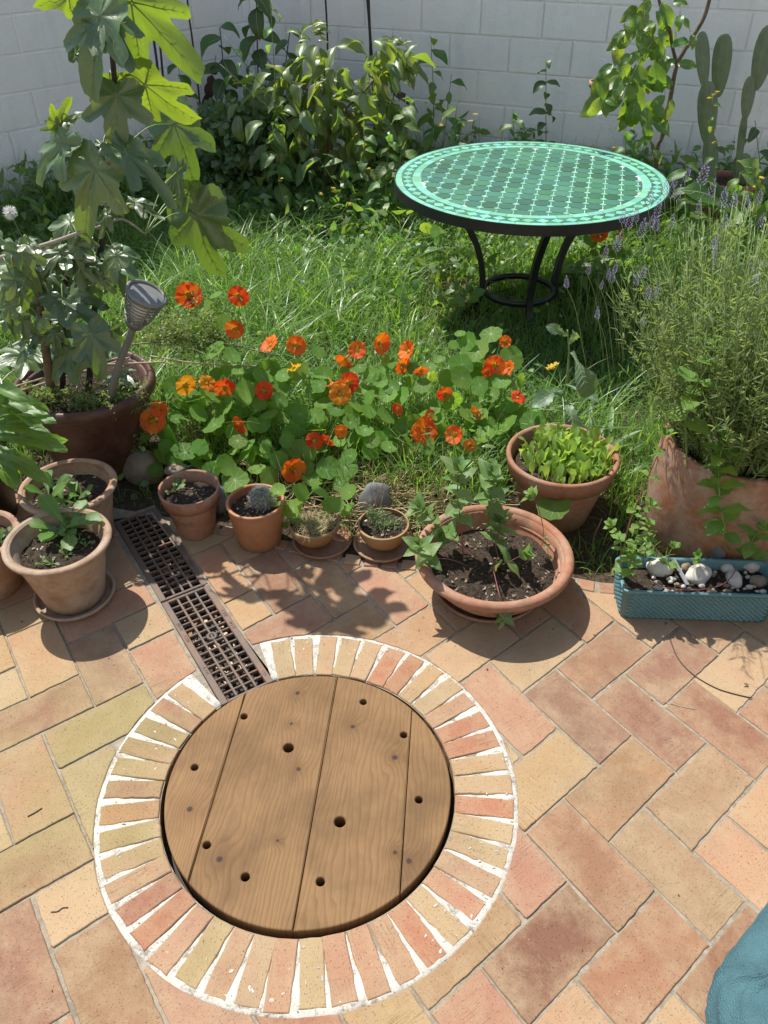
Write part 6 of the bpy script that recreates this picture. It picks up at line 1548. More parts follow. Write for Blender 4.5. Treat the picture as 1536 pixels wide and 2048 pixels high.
# mint
t = thing('mint', 'tall mint stem with big wrinkled leaves rising from the right of the planter', 'mint', at(1462, 1105, .1))
sprig(t, [at(1462, 1112, .095)] + P_at([(1450, 1060, 1.93), (1440, 1000, 1.95), (1437, 950, 1.97), (1442, 905, 1.98), (1455, 880, 1.98)]), 11, MINT, lambda u: .074 - .024 * max(0, u - .6) / .4, M['stem_g'], .0026, seed=3, start=.18)
t = thing('mint', 'mint shoot in front of the lavender, above the bulging pot', 'mint', (1.0, 2.12, .33))
sprig(t, [Vector((.96, 2.10, .33))] + P_at([(1372, 850, 2.05), (1385, 790, 2.05), (1410, 740, 2.05), (1432, 700, 2.06)]), 5, MINT, lambda u: .10 - .03 * u, M['stem_g'], .0026, seed=4, start=.3)
t = thing('mint', 'leaning mint with a long reddish stem at the left end of the planter', 'mint', at(1243, 1140, .1))
sprig(t, [at(1240, 1150, .095)] + P_at([(1255, 1060, 1.92), (1285, 980, 1.95), (1315, 910, 1.97), (1330, 870, 2.0)]), 5, MINT, .046, M['stem_r'], .0028, seed=5, start=.2, top=True)
for q, (lb, pts, n) in enumerate([('small mint sprig standing against the left corner of the planter', [(1245, 1165, 1.85), (1242, 1120, 1.86), (1240, 1080, 1.87), (1222, 1050, 1.88)], 6), ('bushy small mint sprig beside the leaning red stem', [(1265, 1150, 1.86), (1272, 1090, 1.88), (1280, 1040, 1.89), (1300, 1010, 1.9)], 7), ('dense mint sprig filling the front left corner of the planter', [(1255, 1160, 1.83), (1258, 1125, 1.84), (1262, 1100, 1.85)], 6), ('mint sprig at the back left corner of the planter', [(1290, 1120, 1.93), (1292, 1080, 1.94), (1298, 1050, 1.95)], 6), ('tiny mint seedling left of the middle of the planter', [(1335, 1135, 1.88), (1338, 1110, 1.88), (1345, 1095, 1.88)], 2), ('tiny mint seedling near the upright grey stone', [(1398, 1135, 1.88), (1396, 1112, 1.9)], 2), ('low mint tuft under the tall mint at the right of the planter', [(1500, 1120, 1.9), (1505, 1080, 1.92), (1520, 1060, 1.92)], 4)]):
    p0 = at(pts[0][0], pts[0][1], .1); t = thing('mint', lb, 'mint', p0); k_ = P_at(pts[1:]); sprig(t, [p0] + k_, n, MINT, .034 if q != 6 else .055, M['stem_g'], .0016, seed=20 + q, start=.2)
t = thing('mint_runner', 'leafless red mint runner arching over the front of the planter', 'runner', at(1300, 1172, .13))
pr = [at(1300, 1160, .115), at(1330, 1176, .134), at(1400, 1179, .134), at(1450, 1166, .136), at(1475, 1135, .15)]
stems_part(t, [(curve_pts(pr, 6), .0017, .0022)], M['stem_r'], 'stem', 6)
# plants in the large bowl
BW = Vector((.345, 1.947, .09))
t = thing('four_oclock_plant', 'red-stemmed plant with pointed pale green leaves in the large bowl', 'plant', BW)
sprig(t, [BW + Vector((-.05, -.02, -.01))] + P_at([(930, 1130, 1.97), (922, 1050, 2.0), (915, 990, 2.02), (918, 940, 2.03)]), 5, FOUR, lambda u: .085 - .01 * u, M['stem_r'], .0028, seed=31, start=.58)
sprig(t, [BW + Vector((.0, .03, -.01))] + P_at([(975, 1080, 2.03), (980, 1010, 2.05), (985, 950, 2.05)]), 5, FOUR, .075, M['stem_r'], .0022, seed=32, start=.68)
sprig(t, [BW + Vector((-.04, -.01, -.005))] + P_at([(905, 1120, 1.95), (860, 1115, 1.9), (838, 1090, 1.87)]), 5, FOUR, .058, M['stem_r'], .002, seed=33, start=.7, droop=.25)
sprig(t, [BW + Vector((-.03, .03, -.005))] + P_at([(900, 1075, 2.03), (865, 1040, 2.03), (838, 1015, 2.03)]), 4, FOUR, .058, M['stem_r'], .002, seed=34, start=.7)
sprig(t, [BW + Vector((-.01, .0, -.005))] + P_at([(915, 1080, 2.0), (895, 1065, 2.0), (880, 1065, 2.0)]), 5, FOUR, .054, M['stem_r'], .0018, seed=35, start=.4)
sprig(t, [BW + Vector((.03, .02, -.005))] + P_at([(990, 1085, 2.0), (1000, 1060, 2.02), (1000, 1040, 2.03)]), 5, FOUR, .07, M['stem_r'], .0018, seed=36, start=.4)
sprig(t, [BW + Vector((.02, -.03, -.005))] + P_at([(985, 1115, 1.92), (1000, 1130, 1.90), (1045, 1110, 1.90)]), 3, FOUR, .066, M['stem_r'], .0018, seed=37, start=.6)
sprig(t, [BW + Vector((.0, -.04, -.005)), at(984, 1130, .13), at(995, 1175, .17), at(1002, 1205, .145), at(1008, 1228, .10)], 4, FOUR, .062, M['stem_r'], .0018, seed=38, start=.9, droop=.35)
sprig(t, [BW + Vector((.09, -.0, -.005))] + P_at([(1085, 1085, 1.96), (1078, 1020, 2.02), (1062, 990, 2.05)]), 3, FOUR, .044, M['stem_r'], .0018, seed=39, start=.9)
t2 = thing('weed_seedling', 'small green seedling at the right side inside the large bowl', 'seedling', at(1098, 1115, .1)); sprig(t2, [at(1098, 1118, .09)] + P_at([(1094, 1095, 1.93), (1092, 1078, 1.94)]), 3, FOUR, .016, M['stem_g'], .0008, seed=40)
# ---- lettuce seedlings
LE = [leaf_mesh('lettuce_leaf_%d' % k, .175, SPAT, [M['lett'], M['lett']], 6, 1, .35, .35 + .3 * k, .05, 0) for k in range(3)]
t = thing('lettuce', 'dense bright green lettuce seedlings filling the terracotta pot', 'lettuce', (.615, 2.335, .225)); r = random.Random(61)
for _ in range(330):
    a = r.uniform(0, 6.3); rr = .155 * math.sqrt(r.random()); p = Vector((.615 + .012 + rr * math.cos(a), 2.335 + rr * math.sin(a), .222))
    if r.random() < .3 and math.cos(a) < -.3 and rr > .08: continue
    put('leaf', LE[r.randrange(3)], t, p, Vector((r.uniform(-.4, .4), r.uniform(-.4, .35), 1)), Vector((r.uniform(-1, 1), r.uniform(-1.3, .6), .3)), r.uniform(.045, .095) * (1.15 - rr * 1.6))
# ---- seedlings in the left pots
def rosette(t, c, n, ml, size, seed, tilt=.6):
    rr = random.Random(seed)
    for k in range(n):
        a = 2 * math.pi * k / n + rr.uniform(-.5, .5); d = Vector((math.cos(a), math.sin(a), rr.uniform(.5, 1.6) * tilt)); put('leaf', rr.choice(ml), t, c, d, Vector((0, -.2, 1)) - d * .2, rr.uniform(*size))
SP = [leaf_mesh('seedling_leaf_%d' % k, .2, SPAT, [M['rocket'], M['vein']], 7, 1, .3, .5 + .25 * k, .05, .012) for k in range(3)]
t = thing('seedlings', 'chard seedlings with upright oval leaves in the pot by the drain', 'seedlings', (-1.055, 2.215, .2))
for k, (x, y, n, s) in enumerate([(100, 985, 3, (.09, .14)), (118, 978, 2, (.09, .12)), (130, 1002, 3, (.06, .10)), (152, 995, 3, (.07, .11)), (168, 985, 3, (.05, .08)), (95, 1000, 1, (.1, .12))]): rosette(t, at(x, y + 12, .195), n, SP, s, 70 + k, 1.6)
t = thing('seedlings', 'low cluster of rocket and clover seedlings in the pale pot on a saucer', 'seedlings', (-1.0, 1.925, .2))
for k, (x, y, n, s) in enumerate([(138, 1062, 5, (.10, .15)), (120, 1066, 4, (.09, .13)), (130, 1060, 6, (.05, .085)), (150, 1045, 4, (.05, .09)), (118, 1075, 6, (.03, .05)), (140, 1078, 7, (.03, .055)), (105, 1072, 5, (.025, .045)), (160, 1080, 4, (.02, .04)), (125, 1095, 6, (.015, .03)), (150, 1098, 5, (.015, .03)), (85, 1128, 4, (.02, .03)), (105, 1128, 4, (.02, .035)), (132, 1112, 4, (.02, .03)), (172, 1092, 4, (.015, .03))]): rosette(t, at(x, y, .205), n, SP, s, 80 + k, 1.0)
t = thing('seedlings', 'few green seedlings in the pot at the left picture edge', 'seedlings', (-1.292, 1.99, .17))
for k in range(4): rosette(t, Vector((-1.25 + .03 * k, 1.98 + .02 * k, .17)), 4, SP, (.03, .06), 100 + k, 1.2)
t = thing('seedlings', 'single tiny seedling in the small red-brown pot', 'seedlings', (-.667, 2.262, .15)); rosette(t, at(348, 985, .155), 4, SP, (.03, .05), 105, .9); rosette(t, at(360, 975, .155), 3, SP, (.03, .045), 106, 1.2)
# ---- rocket plant in the black pot
RO = [leaf_mesh('rocket_leaf_%d' % k, .115, PINN, [M['rocket'], M['vein_n']], 22, 2, .45, 1.0 + .3 * k, .32, .012, 4, .06, seed=k) for k in range(3)]
t = thing('rocket_plant', 'leafy rocket plant with long lobed leaves in the black pot', 'plant', (-1.45, 2.36, .21)); r = random.Random(71)
for x0, y0, x1, y1, lean in [(-15, 850, 60, 805, .9), (-20, 880, 95, 860, .9), (-20, 900, 75, 935, .7), (-20, 905, 35, 945, .7), (-10, 870, 97, 892, .2), (-30, 840, 30, 790, .9), (-30, 860, 55, 830, 1), (-30, 820, 25, 770, .8), (-30, 915, 15, 935, .7), (-10, 800, 50, 812, .9), (-20, 780, 15, 765, .8)]:
    for q_ in range(2):
        b, e = atY(x0 + 8 * q_, y0 - 12 * q_, 2.20 + .04 * q_), atY(x1 - r.uniform(5, 25) * q_, y1 - r.uniform(-12, 22) * q_, 2.08 + .06 * q_); put('leaf', RO[r.randrange(3)], t, b, e - b, Vector((r.uniform(-.5, .5), -.4, lean)), (e - b).length)
for k in range(10): a = r.uniform(0, 6.3); put('leaf', RO[r.randrange(3)], t, Vector((-1.45, 2.36, .21)), Vector((math.cos(a), math.sin(a), .9)), (0, 0, 1), r.uniform(.15, .24))
# ---- cactus in the orange pot
cc = at(525, 1008, .145); t = thing('cactus', 'round grey hairy cactus in the small orange pot', 'cactus', cc)
bm = bmesh.new(); bmesh.ops.create_uvsphere(bm, u_segments=24, v_segments=14, radius=.038)
for v in bm.verts: a = math.atan2(v.co.y, v.co.x); v.co *= 1 + .06 * math.cos(12 * a); v.co.z = v.co.z * 1.12 + .02
me = bpy.data.meshes.new('cactus_body'); bm.to_mesh(me); bm.free(); me.materials.append(plain('cactus_skin', (.09, .12, .08), .7)); obj('body', me, t)
g = np.random.default_rng(8); D = unit(1500, g, .3); P = D * .039 * np.array([1, 1, 1.12]) + np.array([0, 0, .02])
o = leaflets('spines', P, D + g.normal(0, .5, (1500, 3)), unit(1500, g), g.uniform(.008, .016, 1500), np.full(1500, .0008), None, t, mats=[plain('grey_spines', (.42, .42, .40), .8)]); o['kind'] = 'stuff'
# dry grass and thyme in the bowls
r = random.Random(77); P = np.array([(-.24 + .07 * math.sqrt(r.random()) * math.cos(a), 2.185 + .07 * math.sqrt(r.random()) * math.sin(a), .078) for a in [r.uniform(0, 6.3) for _ in range(330)]])
t = thing('dry_grass', 'tuft of dry yellow grass in the small glazed bowl', 'grass', (-.24, 2.185, .078)); g = np.random.default_rng(2)
o = blades('blades', P - np.array(t.location), g.uniform(.02, .06, 330), np.full(330, .0016), g.uniform(.5, 2.2, 330), M['straw'], 3, 4, t); o['kind'] = 'stuff'
o = blades('green_blades', P[:70] - np.array(t.location), g.uniform(.05, .10, 70), np.full(70, .0014), g.uniform(.2, .9, 70), M['grass'], 5, 4, t); o['kind'] = 'stuff'
fine_weed('thyme', 'sparse grey-green thyme in the glazed bowl beside the large bowl', [(Vector((-.02, 2.175, .105)), (.025, .025, .012)), (Vector((.02, 2.17, .10)), (.025, .02, .01)), (Vector((-.03, 2.19, .125)), (.012, .012, .014))], 700, 43, leafmat('thyme_leaf', (.10, .13, .06), (.12, .15, .08), (.16, .2, .06), .6, .3), (.003, .007))
# ---- lavender
LVP = Vector((1.155, 2.215, .335)); lav = thing('lavender', 'big bushy lavender with grey-green leaves and pale violet flower spikes', 'shrub', LVP)
r = random.Random(91); LP_ = []; LD = []; ls = []
g = np.random.default_rng(17)
for k in range(700):
    a = r.uniform(0, 6.283); rr = .20 * math.sqrt(r.random()); b = LVP + Vector((rr * math.cos(a), rr * math.sin(a), 0)); tl = min(1.1, abs(r.gauss(.0, .52))); a2 = a + r.gauss(0, .5)
    ln = r.uniform(.42, .82) * (1 - .14 * tl); d0 = Vector((math.cos(a2) * tl * .7, math.sin(a2) * tl * .7, 1)).normalized(); d1 = Vector((math.cos(a2) * tl * .85, math.sin(a2) * tl * .85, 1)).normalized()
    pts = [b, b + d0 * ln * .5, b + d0 * ln * .5 + d1 * ln * .5]; C_ = curve_pts(pts, 6); ls.append((C_[::2], .0016, .0009))
    for q in range(46):
        u = .15 + .78 * r.random(); i = min(len(C_) - 2, int(u * (len(C_) - 1))); p = C_[i].lerp(C_[i + 1], r.random()); ax = (C_[i + 1] - C_[i]).normalized(); o1 = ax.orthogonal().normalized(); o2 = ax.cross(o1); th = r.uniform(0, 6.3)
        d = (o1 * math.cos(th) + o2 * math.sin(th)) * r.uniform(.6, 1.1) + ax * .75; LP_.append(p - LVP); LD.append(d)
stems_part(lav, ls, M['stem_g'], 'stems', 3)['kind'] = 'stuff'; n = len(LP_)
o = leaflets('foliage', np.array(LP_), np.array(LD), unit(n, g, .6), g.uniform(.020, .038, n), g.uniform(.0034, .0058, n), M['lav'], lav, bend=.12); o['kind'] = 'stuff'
def spike_mesh(seed):
    rr = random.Random(seed); m_ = MB()
    for w_ in range(7):
        z = w_ / 7; rad_ = .16 * (1 - .55 * z) * (1 if w_ else .7)
        for k in range(6):
            a = k * 1.047 + w_ * .5; c = Vector((z, math.cos(a) * rad_, math.sin(a) * rad_)); e = .085 * rr.uniform(.8, 1.2) * (1 - .3 * z); d = Vector((.9, math.cos(a) * .7, math.sin(a) * .7)).normalized(); s = d.orthogonal().normalized(); s2 = d.cross(s)
            m_.add([c, c + d * e + s * e * .5, c + d * e - s * e * .25 + s2 * e * .43, c + d * e - s * e * .25 - s2 * e * .43, c + d * e * 2], [(0, 1, 2), (0, 2, 3), (0, 3, 1), (1, 4, 2), (2, 4, 3), (3, 4, 1)], 0 if rr.random() < (.45 + .5 * z) else 1)
    for k in range(3):
        a = k * 2.1; m_.add([(.98, 0, 0), (1.28, math.cos(a) * .16, math.sin(a) * .16), (1.18, math.cos(a + .7) * .1, math.sin(a + .7) * .1)], [(0, 1, 2)], 0)
    return m_.mesh('lavender_spike', [M['lav_fl'], M['lav_cx']])
SPK = [spike_mesh(k) for k in range(4)]
LS = [(1296, 397, 30), (1328, 378, 24), (1341, 382, 26), (1353, 388, 24), (1348, 363, 20), (1370, 350, 24), (1401, 351, 38), (1418, 380, 30), (1443, 399, 32), (1466, 402, 28), (1493, 411, 26), (1397, 418, 22), (1313, 415, 24), (1243, 435, 22), (1256, 442, 28), (1272, 432, 22), (1280, 459, 30), (1300, 442, 24), (1310, 450, 24), (1231, 487, 30), (1209, 506, 22), (1343, 445, 22), (1448, 446, 24), (1516, 394, 24), (1517, 442, 22), (1424, 490, 24), (1429, 479, 22), (1424, 516, 26), (1502, 529, 26), (1506, 557, 22), (1512, 581, 18), (1524, 529, 14), (1175, 539, 18), (1133, 565, 20), (1228, 536, 18), (1216, 550, 18), (1223, 554, 20), (1272, 560, 20), (1285, 544, 22), (1296, 587, 22), (1309, 584, 20), (1194, 627, 20), (1283, 641, 18), (1201, 570, 14)]
fs = []
for k, (x, y, h) in enumerate(LS):
    Y = 2.45 - .30 * max(0, min(1, (y - 380) / 260)) + r.uniform(-.06, .06); p = atY(x, y + h * .5, Y); s = h / ppm(p); d = Vector((r.uniform(-.15, .15), r.uniform(-.1, .1), 1)); b = LVP + Vector(((p.x - LVP.x) * .85, (p.y - LVP.y) * .75, max(.12, (p.z - LVP.z) * .55))) 
    put('flower_spike', SPK[k % 4], lav, p, d, Vector((0, -1, 0)), (s, s * 1.25, s * 1.25)); fs.append((curve_pts([b, b.lerp(p, .6) + Vector((0, 0, .03)), p], 4), .0012, .0009))
stems_part(lav, fs, M['stem_g'], 'flower_stalks', 4)['kind'] = 'stuff'
# ---- sow thistle beside the lettuce
TM = [leaf_mesh('thistle_leaf_%d' % k, .2, PINN, [M['thistle'], M['vein']], 22, 2, .28, .7 + .3 * k, .18, .02, 6, .09, seed=k) for k in range(3)]
TB_ = [leaf_mesh('thistle_broad_%d' % k, .3, SPAT, [M['thistle'], M['vein']], 24, 2, .22, .9, .12, .02, 7, .05, seed=k) for k in range(2)]
tr = at(1135, 850, .02) + Vector((0, .25, 0)); tr.z = .03
t = thing('sow_thistle', 'sow thistle with one big drooping silvery leaf beside the lavender', 'weed', tr)
sp_ = curve_pts([tr] + P_at([(1130, 780, 2.75), (1138, 710, 2.72), (1135, 660, 2.72)]), 5); stems_part(t, [(sp_, .006, .003)], M['stem_g'], 'stem', 6)
for ml, x0, y0, x1, y1, Y0, Y1, nr_ in [(TB_[0], 1142, 705, 1190, 785, 2.66, 2.52, (.2, -.5, .8)), (TM[1], 1136, 690, 1165, 652, 2.7, 2.66, (.3, -.3, .8)), (TM[2], 1134, 672, 1105, 652, 2.7, 2.66, (-.2, -.6, .5)), (TM[1], 1130, 780, 1072, 795, 2.7, 2.6, (-.2, -.5, .8)), (TM[0], 1132, 770, 1200, 790, 2.7, 2.6, (.2, -.4, .9)), (TM[2], 1130, 800, 1160, 860, 2.66, 2.5, (.1, -.6, .7))]:
    b, e = atY(x0, y0, Y0), atY(x1, y1, Y1); put('leaf', ml, t, b, e - b, nr_, (e - b).length)
# strap-leaved weed by the lettuce
ST = [leaf_mesh('strap_leaf_%d' % k, .055, STRAP, [M['weed'], M['vein']], 10, 1, .3, .6 + .3 * k, 0, .01) for k in range(2)]
t = thing('strap_weed', 'weed with narrow pointed leaves behind the lettuce pot', 'weed', (.80, 2.58, .03)); r = random.Random(5)
for k in range(12):
    a = r.uniform(0, 6.3); put('leaf', ST[k % 2], t, Vector((.80 + r.uniform(-.05, .05), 2.58 + r.uniform(-.04, .04), .03)), Vector((math.cos(a) * .7, math.sin(a) * .7, 1)), Vector((math.cos(a), math.sin(a), .4)) * -1 + Vector((0, 0, 2)), r.uniform(.16, .27))
# ------------------------------------------------------------------ trees and weeds at the back
CI = [leaf_mesh('citrus_leaf_%d' % k, .23, OVATE, [M['citrus'], M['vein']], 8, 2, .45 + .2 * (k % 2), .6 + .55 * (k % 3), .15, .012, 0, seed=k) for k in range(5)]
CR = Vector((-0.335, 5.62, .03)); cit = thing('citrus_tree', 'small citrus tree with drooping curled leaves in front of the wall corner', 'tree', CR)
tk = [CR] + P_at([(660, 330, 5.58), (658, 270, 5.56), (640, 225, 5.54), (615, 180, 5.5)]); stems_part(cit, [(curve_pts(tk, 4), .024, .012)], M['bark'], 'trunk', 9)
brs = [[(658, 270, 5.56), (690, 220, 5.52), (740, 170, 5.5), (770, 120, 5.5)], [(645, 235, 5.54), (600, 230, 5.45), (540, 260, 5.4)], [(640, 225, 5.54), (650, 160, 5.5), (640, 100, 5.5)], [(615, 180, 5.5), (560, 150, 5.5), (530, 110, 5.55)], [(690, 220, 5.52), (720, 250, 5.4), (730, 300, 5.35)], [(610, 260, 5.45), (570, 300, 5.4)]]
for b in brs: stems_part(cit, [(curve_pts(P_at(b), 4), .009, .003)], M['bark'], 'branch', 6)
r = random.Random(101)
EL = [(600, 185, 95, 55, 3.2), (530, 240, 70, 55, 2.4), (690, 180, 75, 60, 2.6), (745, 225, 55, 70, 2.2), (640, 290, 90, 35, 1), (555, 320, 60, 35, 1), (715, 300, 45, 55, 1.2), (645, 120, 60, 35, 1.2), (770, 115, 50, 40, 1.5), (810, 120, 25, 30, .3)]
tot = sum(e[4] for e in EL)
for k in range(300):
    q = r.uniform(0, tot)
    for e in EL:
        q -= e[4]
        if q <= 0: break
    a, rr = r.uniform(0, 6.3), math.sqrt(r.random()); x, y = e[0] + e[2] * rr * math.cos(a), e[1] + e[3] * rr * math.sin(a); Y = 5.5 + r.gauss(0, .16); p = atY(x, y, Y)
    s = r.uniform(38, 66) / ppm(p); dx = (x - 640) / 200
    d = Vector((dx + r.gauss(0, .5), r.gauss(-.15, .5), r.gauss(-.55, .5))); nrm = Vector((r.gauss(-.15, .4), -.25 + r.gauss(0, .35), 1.0))
    put('leaf', CI[r.randrange(5)], cit, p, d, nrm, s)
# shoot tips
for x, y in ((622, 60), (640, 70), (775, 85), (795, 90), (600, 75)):
    for k in range(4):
        p = atY(x + r.uniform(-14, 14), y + r.uniform(-10, 16), 5.5); a = r.uniform(0, 6.3); put('leaf', CI[k], cit, p, Vector((math.cos(a), r.uniform(-.5, .3), .35)), Vector((0, -.4, 1)), r.uniform(24, 36) / ppm(p))
# ---- lemon tree at the right
LM = [leaf_mesh('lemon_leaf_%d' % k, .26, OVATE, [M['lemon'], M['vein']], 8, 2, .25, .6 + .4 * k, .14, .014, 4, seed=k + 5) for k in range(4)]
LR = Vector((1.60, 4.66, .03)); lem = thing('lemon_tree', 'young lemon tree with bright glossy leaves and a bare forked stem by the far wall', 'tree', LR)
tk = [LR] + P_at([(1312, 320, 4.62), (1325, 270, 4.62), (1340, 200, 4.62), (1354, 130, 4.62), (1385, 75, 4.62), (1408, 35, 4.62), (1420, -5, 4.62), (1436, -60, 4.62)]); stems_part(lem, [(curve_pts(tk, 4), .014, .009)], M['bark'], 'trunk', 8)
stems_part(lem, [(curve_pts(P_at([(1354, 130, 4.62), (1345, 95, 4.6), (1338, 55, 4.58), (1320, 10, 4.55), (1310, -50, 4.55)]), 4), .009, .006)], M['bark'], 'branch', 7)
stems_part(lem, [(curve_pts(P_at([(1338, 55, 4.58), (1300, 90, 4.5), (1265, 150, 4.46), (1240, 200, 4.45)]), 4), .005, .002)], M['stem_g'], 'branch', 6)
LL = [(1262, 80, 1218, 92, .2), (1275, 85, 1295, 110, .3), (1245, 145, 1172, 182, .3), (1235, 120, 1268, 160, .6), (1250, 150, 1225, 195, .6), (1265, 160, 1275, 240, .7), (1245, 200, 1160, 208, .2), (1200, 195, 1182, 240, -.2), (1205, 200, 1215, 232, -.2), (1210, 200, 1235, 205, .5), (1270, 200, 1262, 265, .6), (1285, 70, 1315, 130, .6), (1295, 75, 1330, 110, .2), (1300, 130, 1295, 190, .5), (1310, 125, 1318, 200, -.1), (1280, 30, 1262, 50, .4), (1290, 20, 1285, 60, .5), (1320, 10, 1350, 50, .1), (1330, 20, 1322, 60, .3), (1300, 0, 1275, 40, .5), (1345, 5, 1375, 5, .4), (1262, 110, 1240, 125, .5), (1225, 130, 1195, 150, .4), (1255, 195, 1252, 258, -.1), (1290, 215, 1295, 265, .3), (1300, 240, 1350, 262, .6), (1292, 245, 1300, 285, .5), (1350, 120, 1330, 128, .4), (1355, 128, 1395, 130, .4), (1378, 85, 1350, 80, .4), (1385, 70, 1388, 85, .5), (1345, 170, 1322, 150, .3), (1340, 180, 1335, 170, .3), (1310, 210, 1330, 230, .5), (1255, 230, 1240, 262, .3), (1290, 160, 1310, 175, .3), (1270, 130, 1290, 175, .4), (1310, 45, 1275, 60, .5), (1318, 60, 1340, 90, .4), (1280, 105, 1255, 120, .5), (1235, 175, 1210, 200, .4), (1300, 275, 1275, 290, .4), (1305, 300, 1330, 320, .5), (1365, 30, 1350, 55, .2)]
for k, (x0, y0, x1, y1, lean) in enumerate(LL):
    Y = 4.5 + r.uniform(-.08, .08); b, e = atY(x0, y0, Y), atY(x1, y1, Y - .05); put('leaf', LM[k % 4], lem, b, e - b, TOCAM(b) * .7 + Vector((r.uniform(-.4, .4), 0, lean + .2)), max((e - b).length, 30 / ppm(b)) * 1.05)
for _ in range(34):
    x, y = r.gauss(1285, 35), r.uniform(-10, 230); p = atY(x, y, 4.55 + r.uniform(-.08, .1)); d = Vector((r.gauss(0, .6), r.gauss(-.1, .4), r.gauss(-.6, .4))); put('leaf', LM[r.randrange(4)], lem, p, d, Vector((r.gauss(0, .4), -.5, .9)), r.uniform(34, 56) / ppm(p))
# ---- prickly pears
def mat_pad():
    mt, nt, b = newmat('prickly_pear_pad'); tc = N(nt, 'ShaderNodeTexCoord'); oi = N(nt, 'ShaderNodeObjectInfo'); n = noise_(nt, tc.outputs['Object'], 6, 4)
    vr = N(nt, 'ShaderNodeTexVoronoi', ins={'Scale': 24.0, 'Randomness': .45}); L(nt, tc.outputs['Object'], vr.inputs['Vector'])
    col = ramp(nt, n.outputs[0], [(.3, (.125, .165, .09)), (.7, (.185, .23, .13))]).outputs[0]; col = mix(nt, ramp(nt, vr.outputs['Distance'], [(.06, (1, 1, 1)), (.10, (0, 0, 0))]).outputs[0], col, (.24, .24, .15))
    L(nt, col, b.inputs['Base Color']); b.inputs['Roughness'].default_value = .5; return mt
M['pad'] = mat_pad()
def pad_mesh(name, seed):
    V = []; F = []; nu, nv = 24, 12; rr = random.Random(seed)
    for i in range(nv + 1):
        ph = math.pi * i / nv
        for k in range(nu):
            a = 2 * math.pi * k / nu; u = math.cos(ph); x = .5 - .5 * u; wdt = math.sin(ph) ** .8 * (.62 + .5 * x - .12 * x * x)
            V.append((x, .5 * wdt * math.cos(a), .5 * wdt * math.sin(a) * .18 * (1 + .8 * (1 - abs(math.cos(a)))) + .03 * math.sin(x * 3 + seed)))
    for i in range(nv):
        for k in range(nu): F.append((i * nu + k, (i + 1) * nu + k, (i + 1) * nu + (k + 1) % nu, i * nu + (k + 1) % nu))
    return mesh(name, V, F, [M['pad']], True)
PD = [pad_mesh('pad_%d' % k, k) for k in range(3)]
def pads(label, L_, loc):
    t = thing('prickly_pear', label, 'cactus', loc)
    for k, (x0, y0, x1, y1, wpx, turn) in enumerate(L_):
        b, e = atY(x0, y0, 4.93), atY(x1, y1, 4.93); ln = (e - b).length; wd = wpx / ppm(b); put('pad', PD[k % 3], t, b - (e - b) * .03, e - b, TOCAM(b) + Vector((turn, 0, 0)), (ln * 1.06, wd * 1.18, wd * .8))
    return t
pads('tall prickly pear with two upright upper pads by the far wall', [(1422, 372, 1420, 272, 30, .3), (1415, 288, 1415, 166, 38, .2), (1409, 174, 1403, 66, 30, .5), (1436, 192, 1449, 70, 36, -.1)], PC + Vector((-.1, 0, .33)))
pads('bent prickly pear leaning right at the picture edge', [(1482, 372, 1486, 308, 36, .0), (1474, 345, 1490, 228, 15, .3), (1490, 238, 1502, 154, 27, .4), (1512, 178, 1540, 52, 40, .2)], PC + Vector((.1, 0, .33)))
# big leaves behind the prickly pear pot
HB = [leaf_mesh('dock_leaf_%d' % k, .24, OVATE, [M['weed'], M['vein']], 12, 2, .25, .8 + .3 * k, .16, .014, 6, seed=k) for k in range(3)]
t = thing('dock_plant', 'dock plant with long broad leaves between the lavender and the prickly pear', 'weed', (1.62, 4.15, .03)); r = random.Random(7)
for x0, y0, x1, y1 in [(1470, 430, 1425, 365), (1510, 400, 1536, 310), (1490, 430, 1545, 340), (1440, 420, 1400, 375), (1470, 440, 1500, 380), (1420, 440, 1395, 420), (1460, 430, 1420, 350), (1500, 440, 1560, 400), (1440, 450, 1470, 420)]:
    b, e = atY(x0, y0, 4.1), atY(x1, y1, 3.95); put('leaf', HB[r.randrange(3)], t, b, e - b, Vector((r.uniform(-.4, .4), -.5, .8)), (e - b).length * 1.1)
    stems_part(t, [(curve_pts([t.location, t.location.lerp(b, .6) + Vector((0, 0, .05)), b], 4), .003, .002)], M['stem_g'], 'stalk', 5)
# ---- weeds standing along the wall
WE = [leaf_mesh('wall_weed_leaf_%d' % k, .24, LANCE, [M['weed'], M['vein']], 8, 2, .3, .9 + .4 * k, .12, .012, 0, seed=k) for k in range(3)]
WEI = [leaf_mesh('corner_leaf_%d' % k, .27, OVATE, [M['ivy'], M['vein']], 8, 2, .35, .8 + .4 * k, .1, .012, 0, seed=k) for k in range(3)]
def weed(label, x0, y0, x1, y1, Y, n, size, ml=WE, name='weed', bend=0.0, mat='stem_g', top=True, seed=0, r0=.004, droop=.5):
    rr = random.Random(seed); e = atY(x1, y1, Y); b = atY(x0, y0, Y); b = b + (b - e) * max(0, (b.z - .03) / max(.01, (e.z - b.z))); b.z = .03
    t = thing(name, label, 'weed', b, 0, None); C_ = curve_pts([b, b.lerp(e, .5) + Vector((bend, 0, 0)), e], 8); stems_part(t, [(C_, r0, r0 * .5)], M[mat], 'stem', 5)
    for k in range(n):
        u = .3 + .7 * k / n; p = C_[min(len(C_) - 1, int(u * len(C_)))]; a = k * 2.4 + rr.uniform(-.4, .4); d = Vector((math.cos(a), math.sin(a) * .8, .3 - droop + rr.uniform(-.3, .3))); put('leaf', rr.choice(ml), t, p, d, Vector((rr.uniform(-.3, .3), -.5, 1)), size / ppm(p) * rr.uniform(.6, 1.2))
    return t
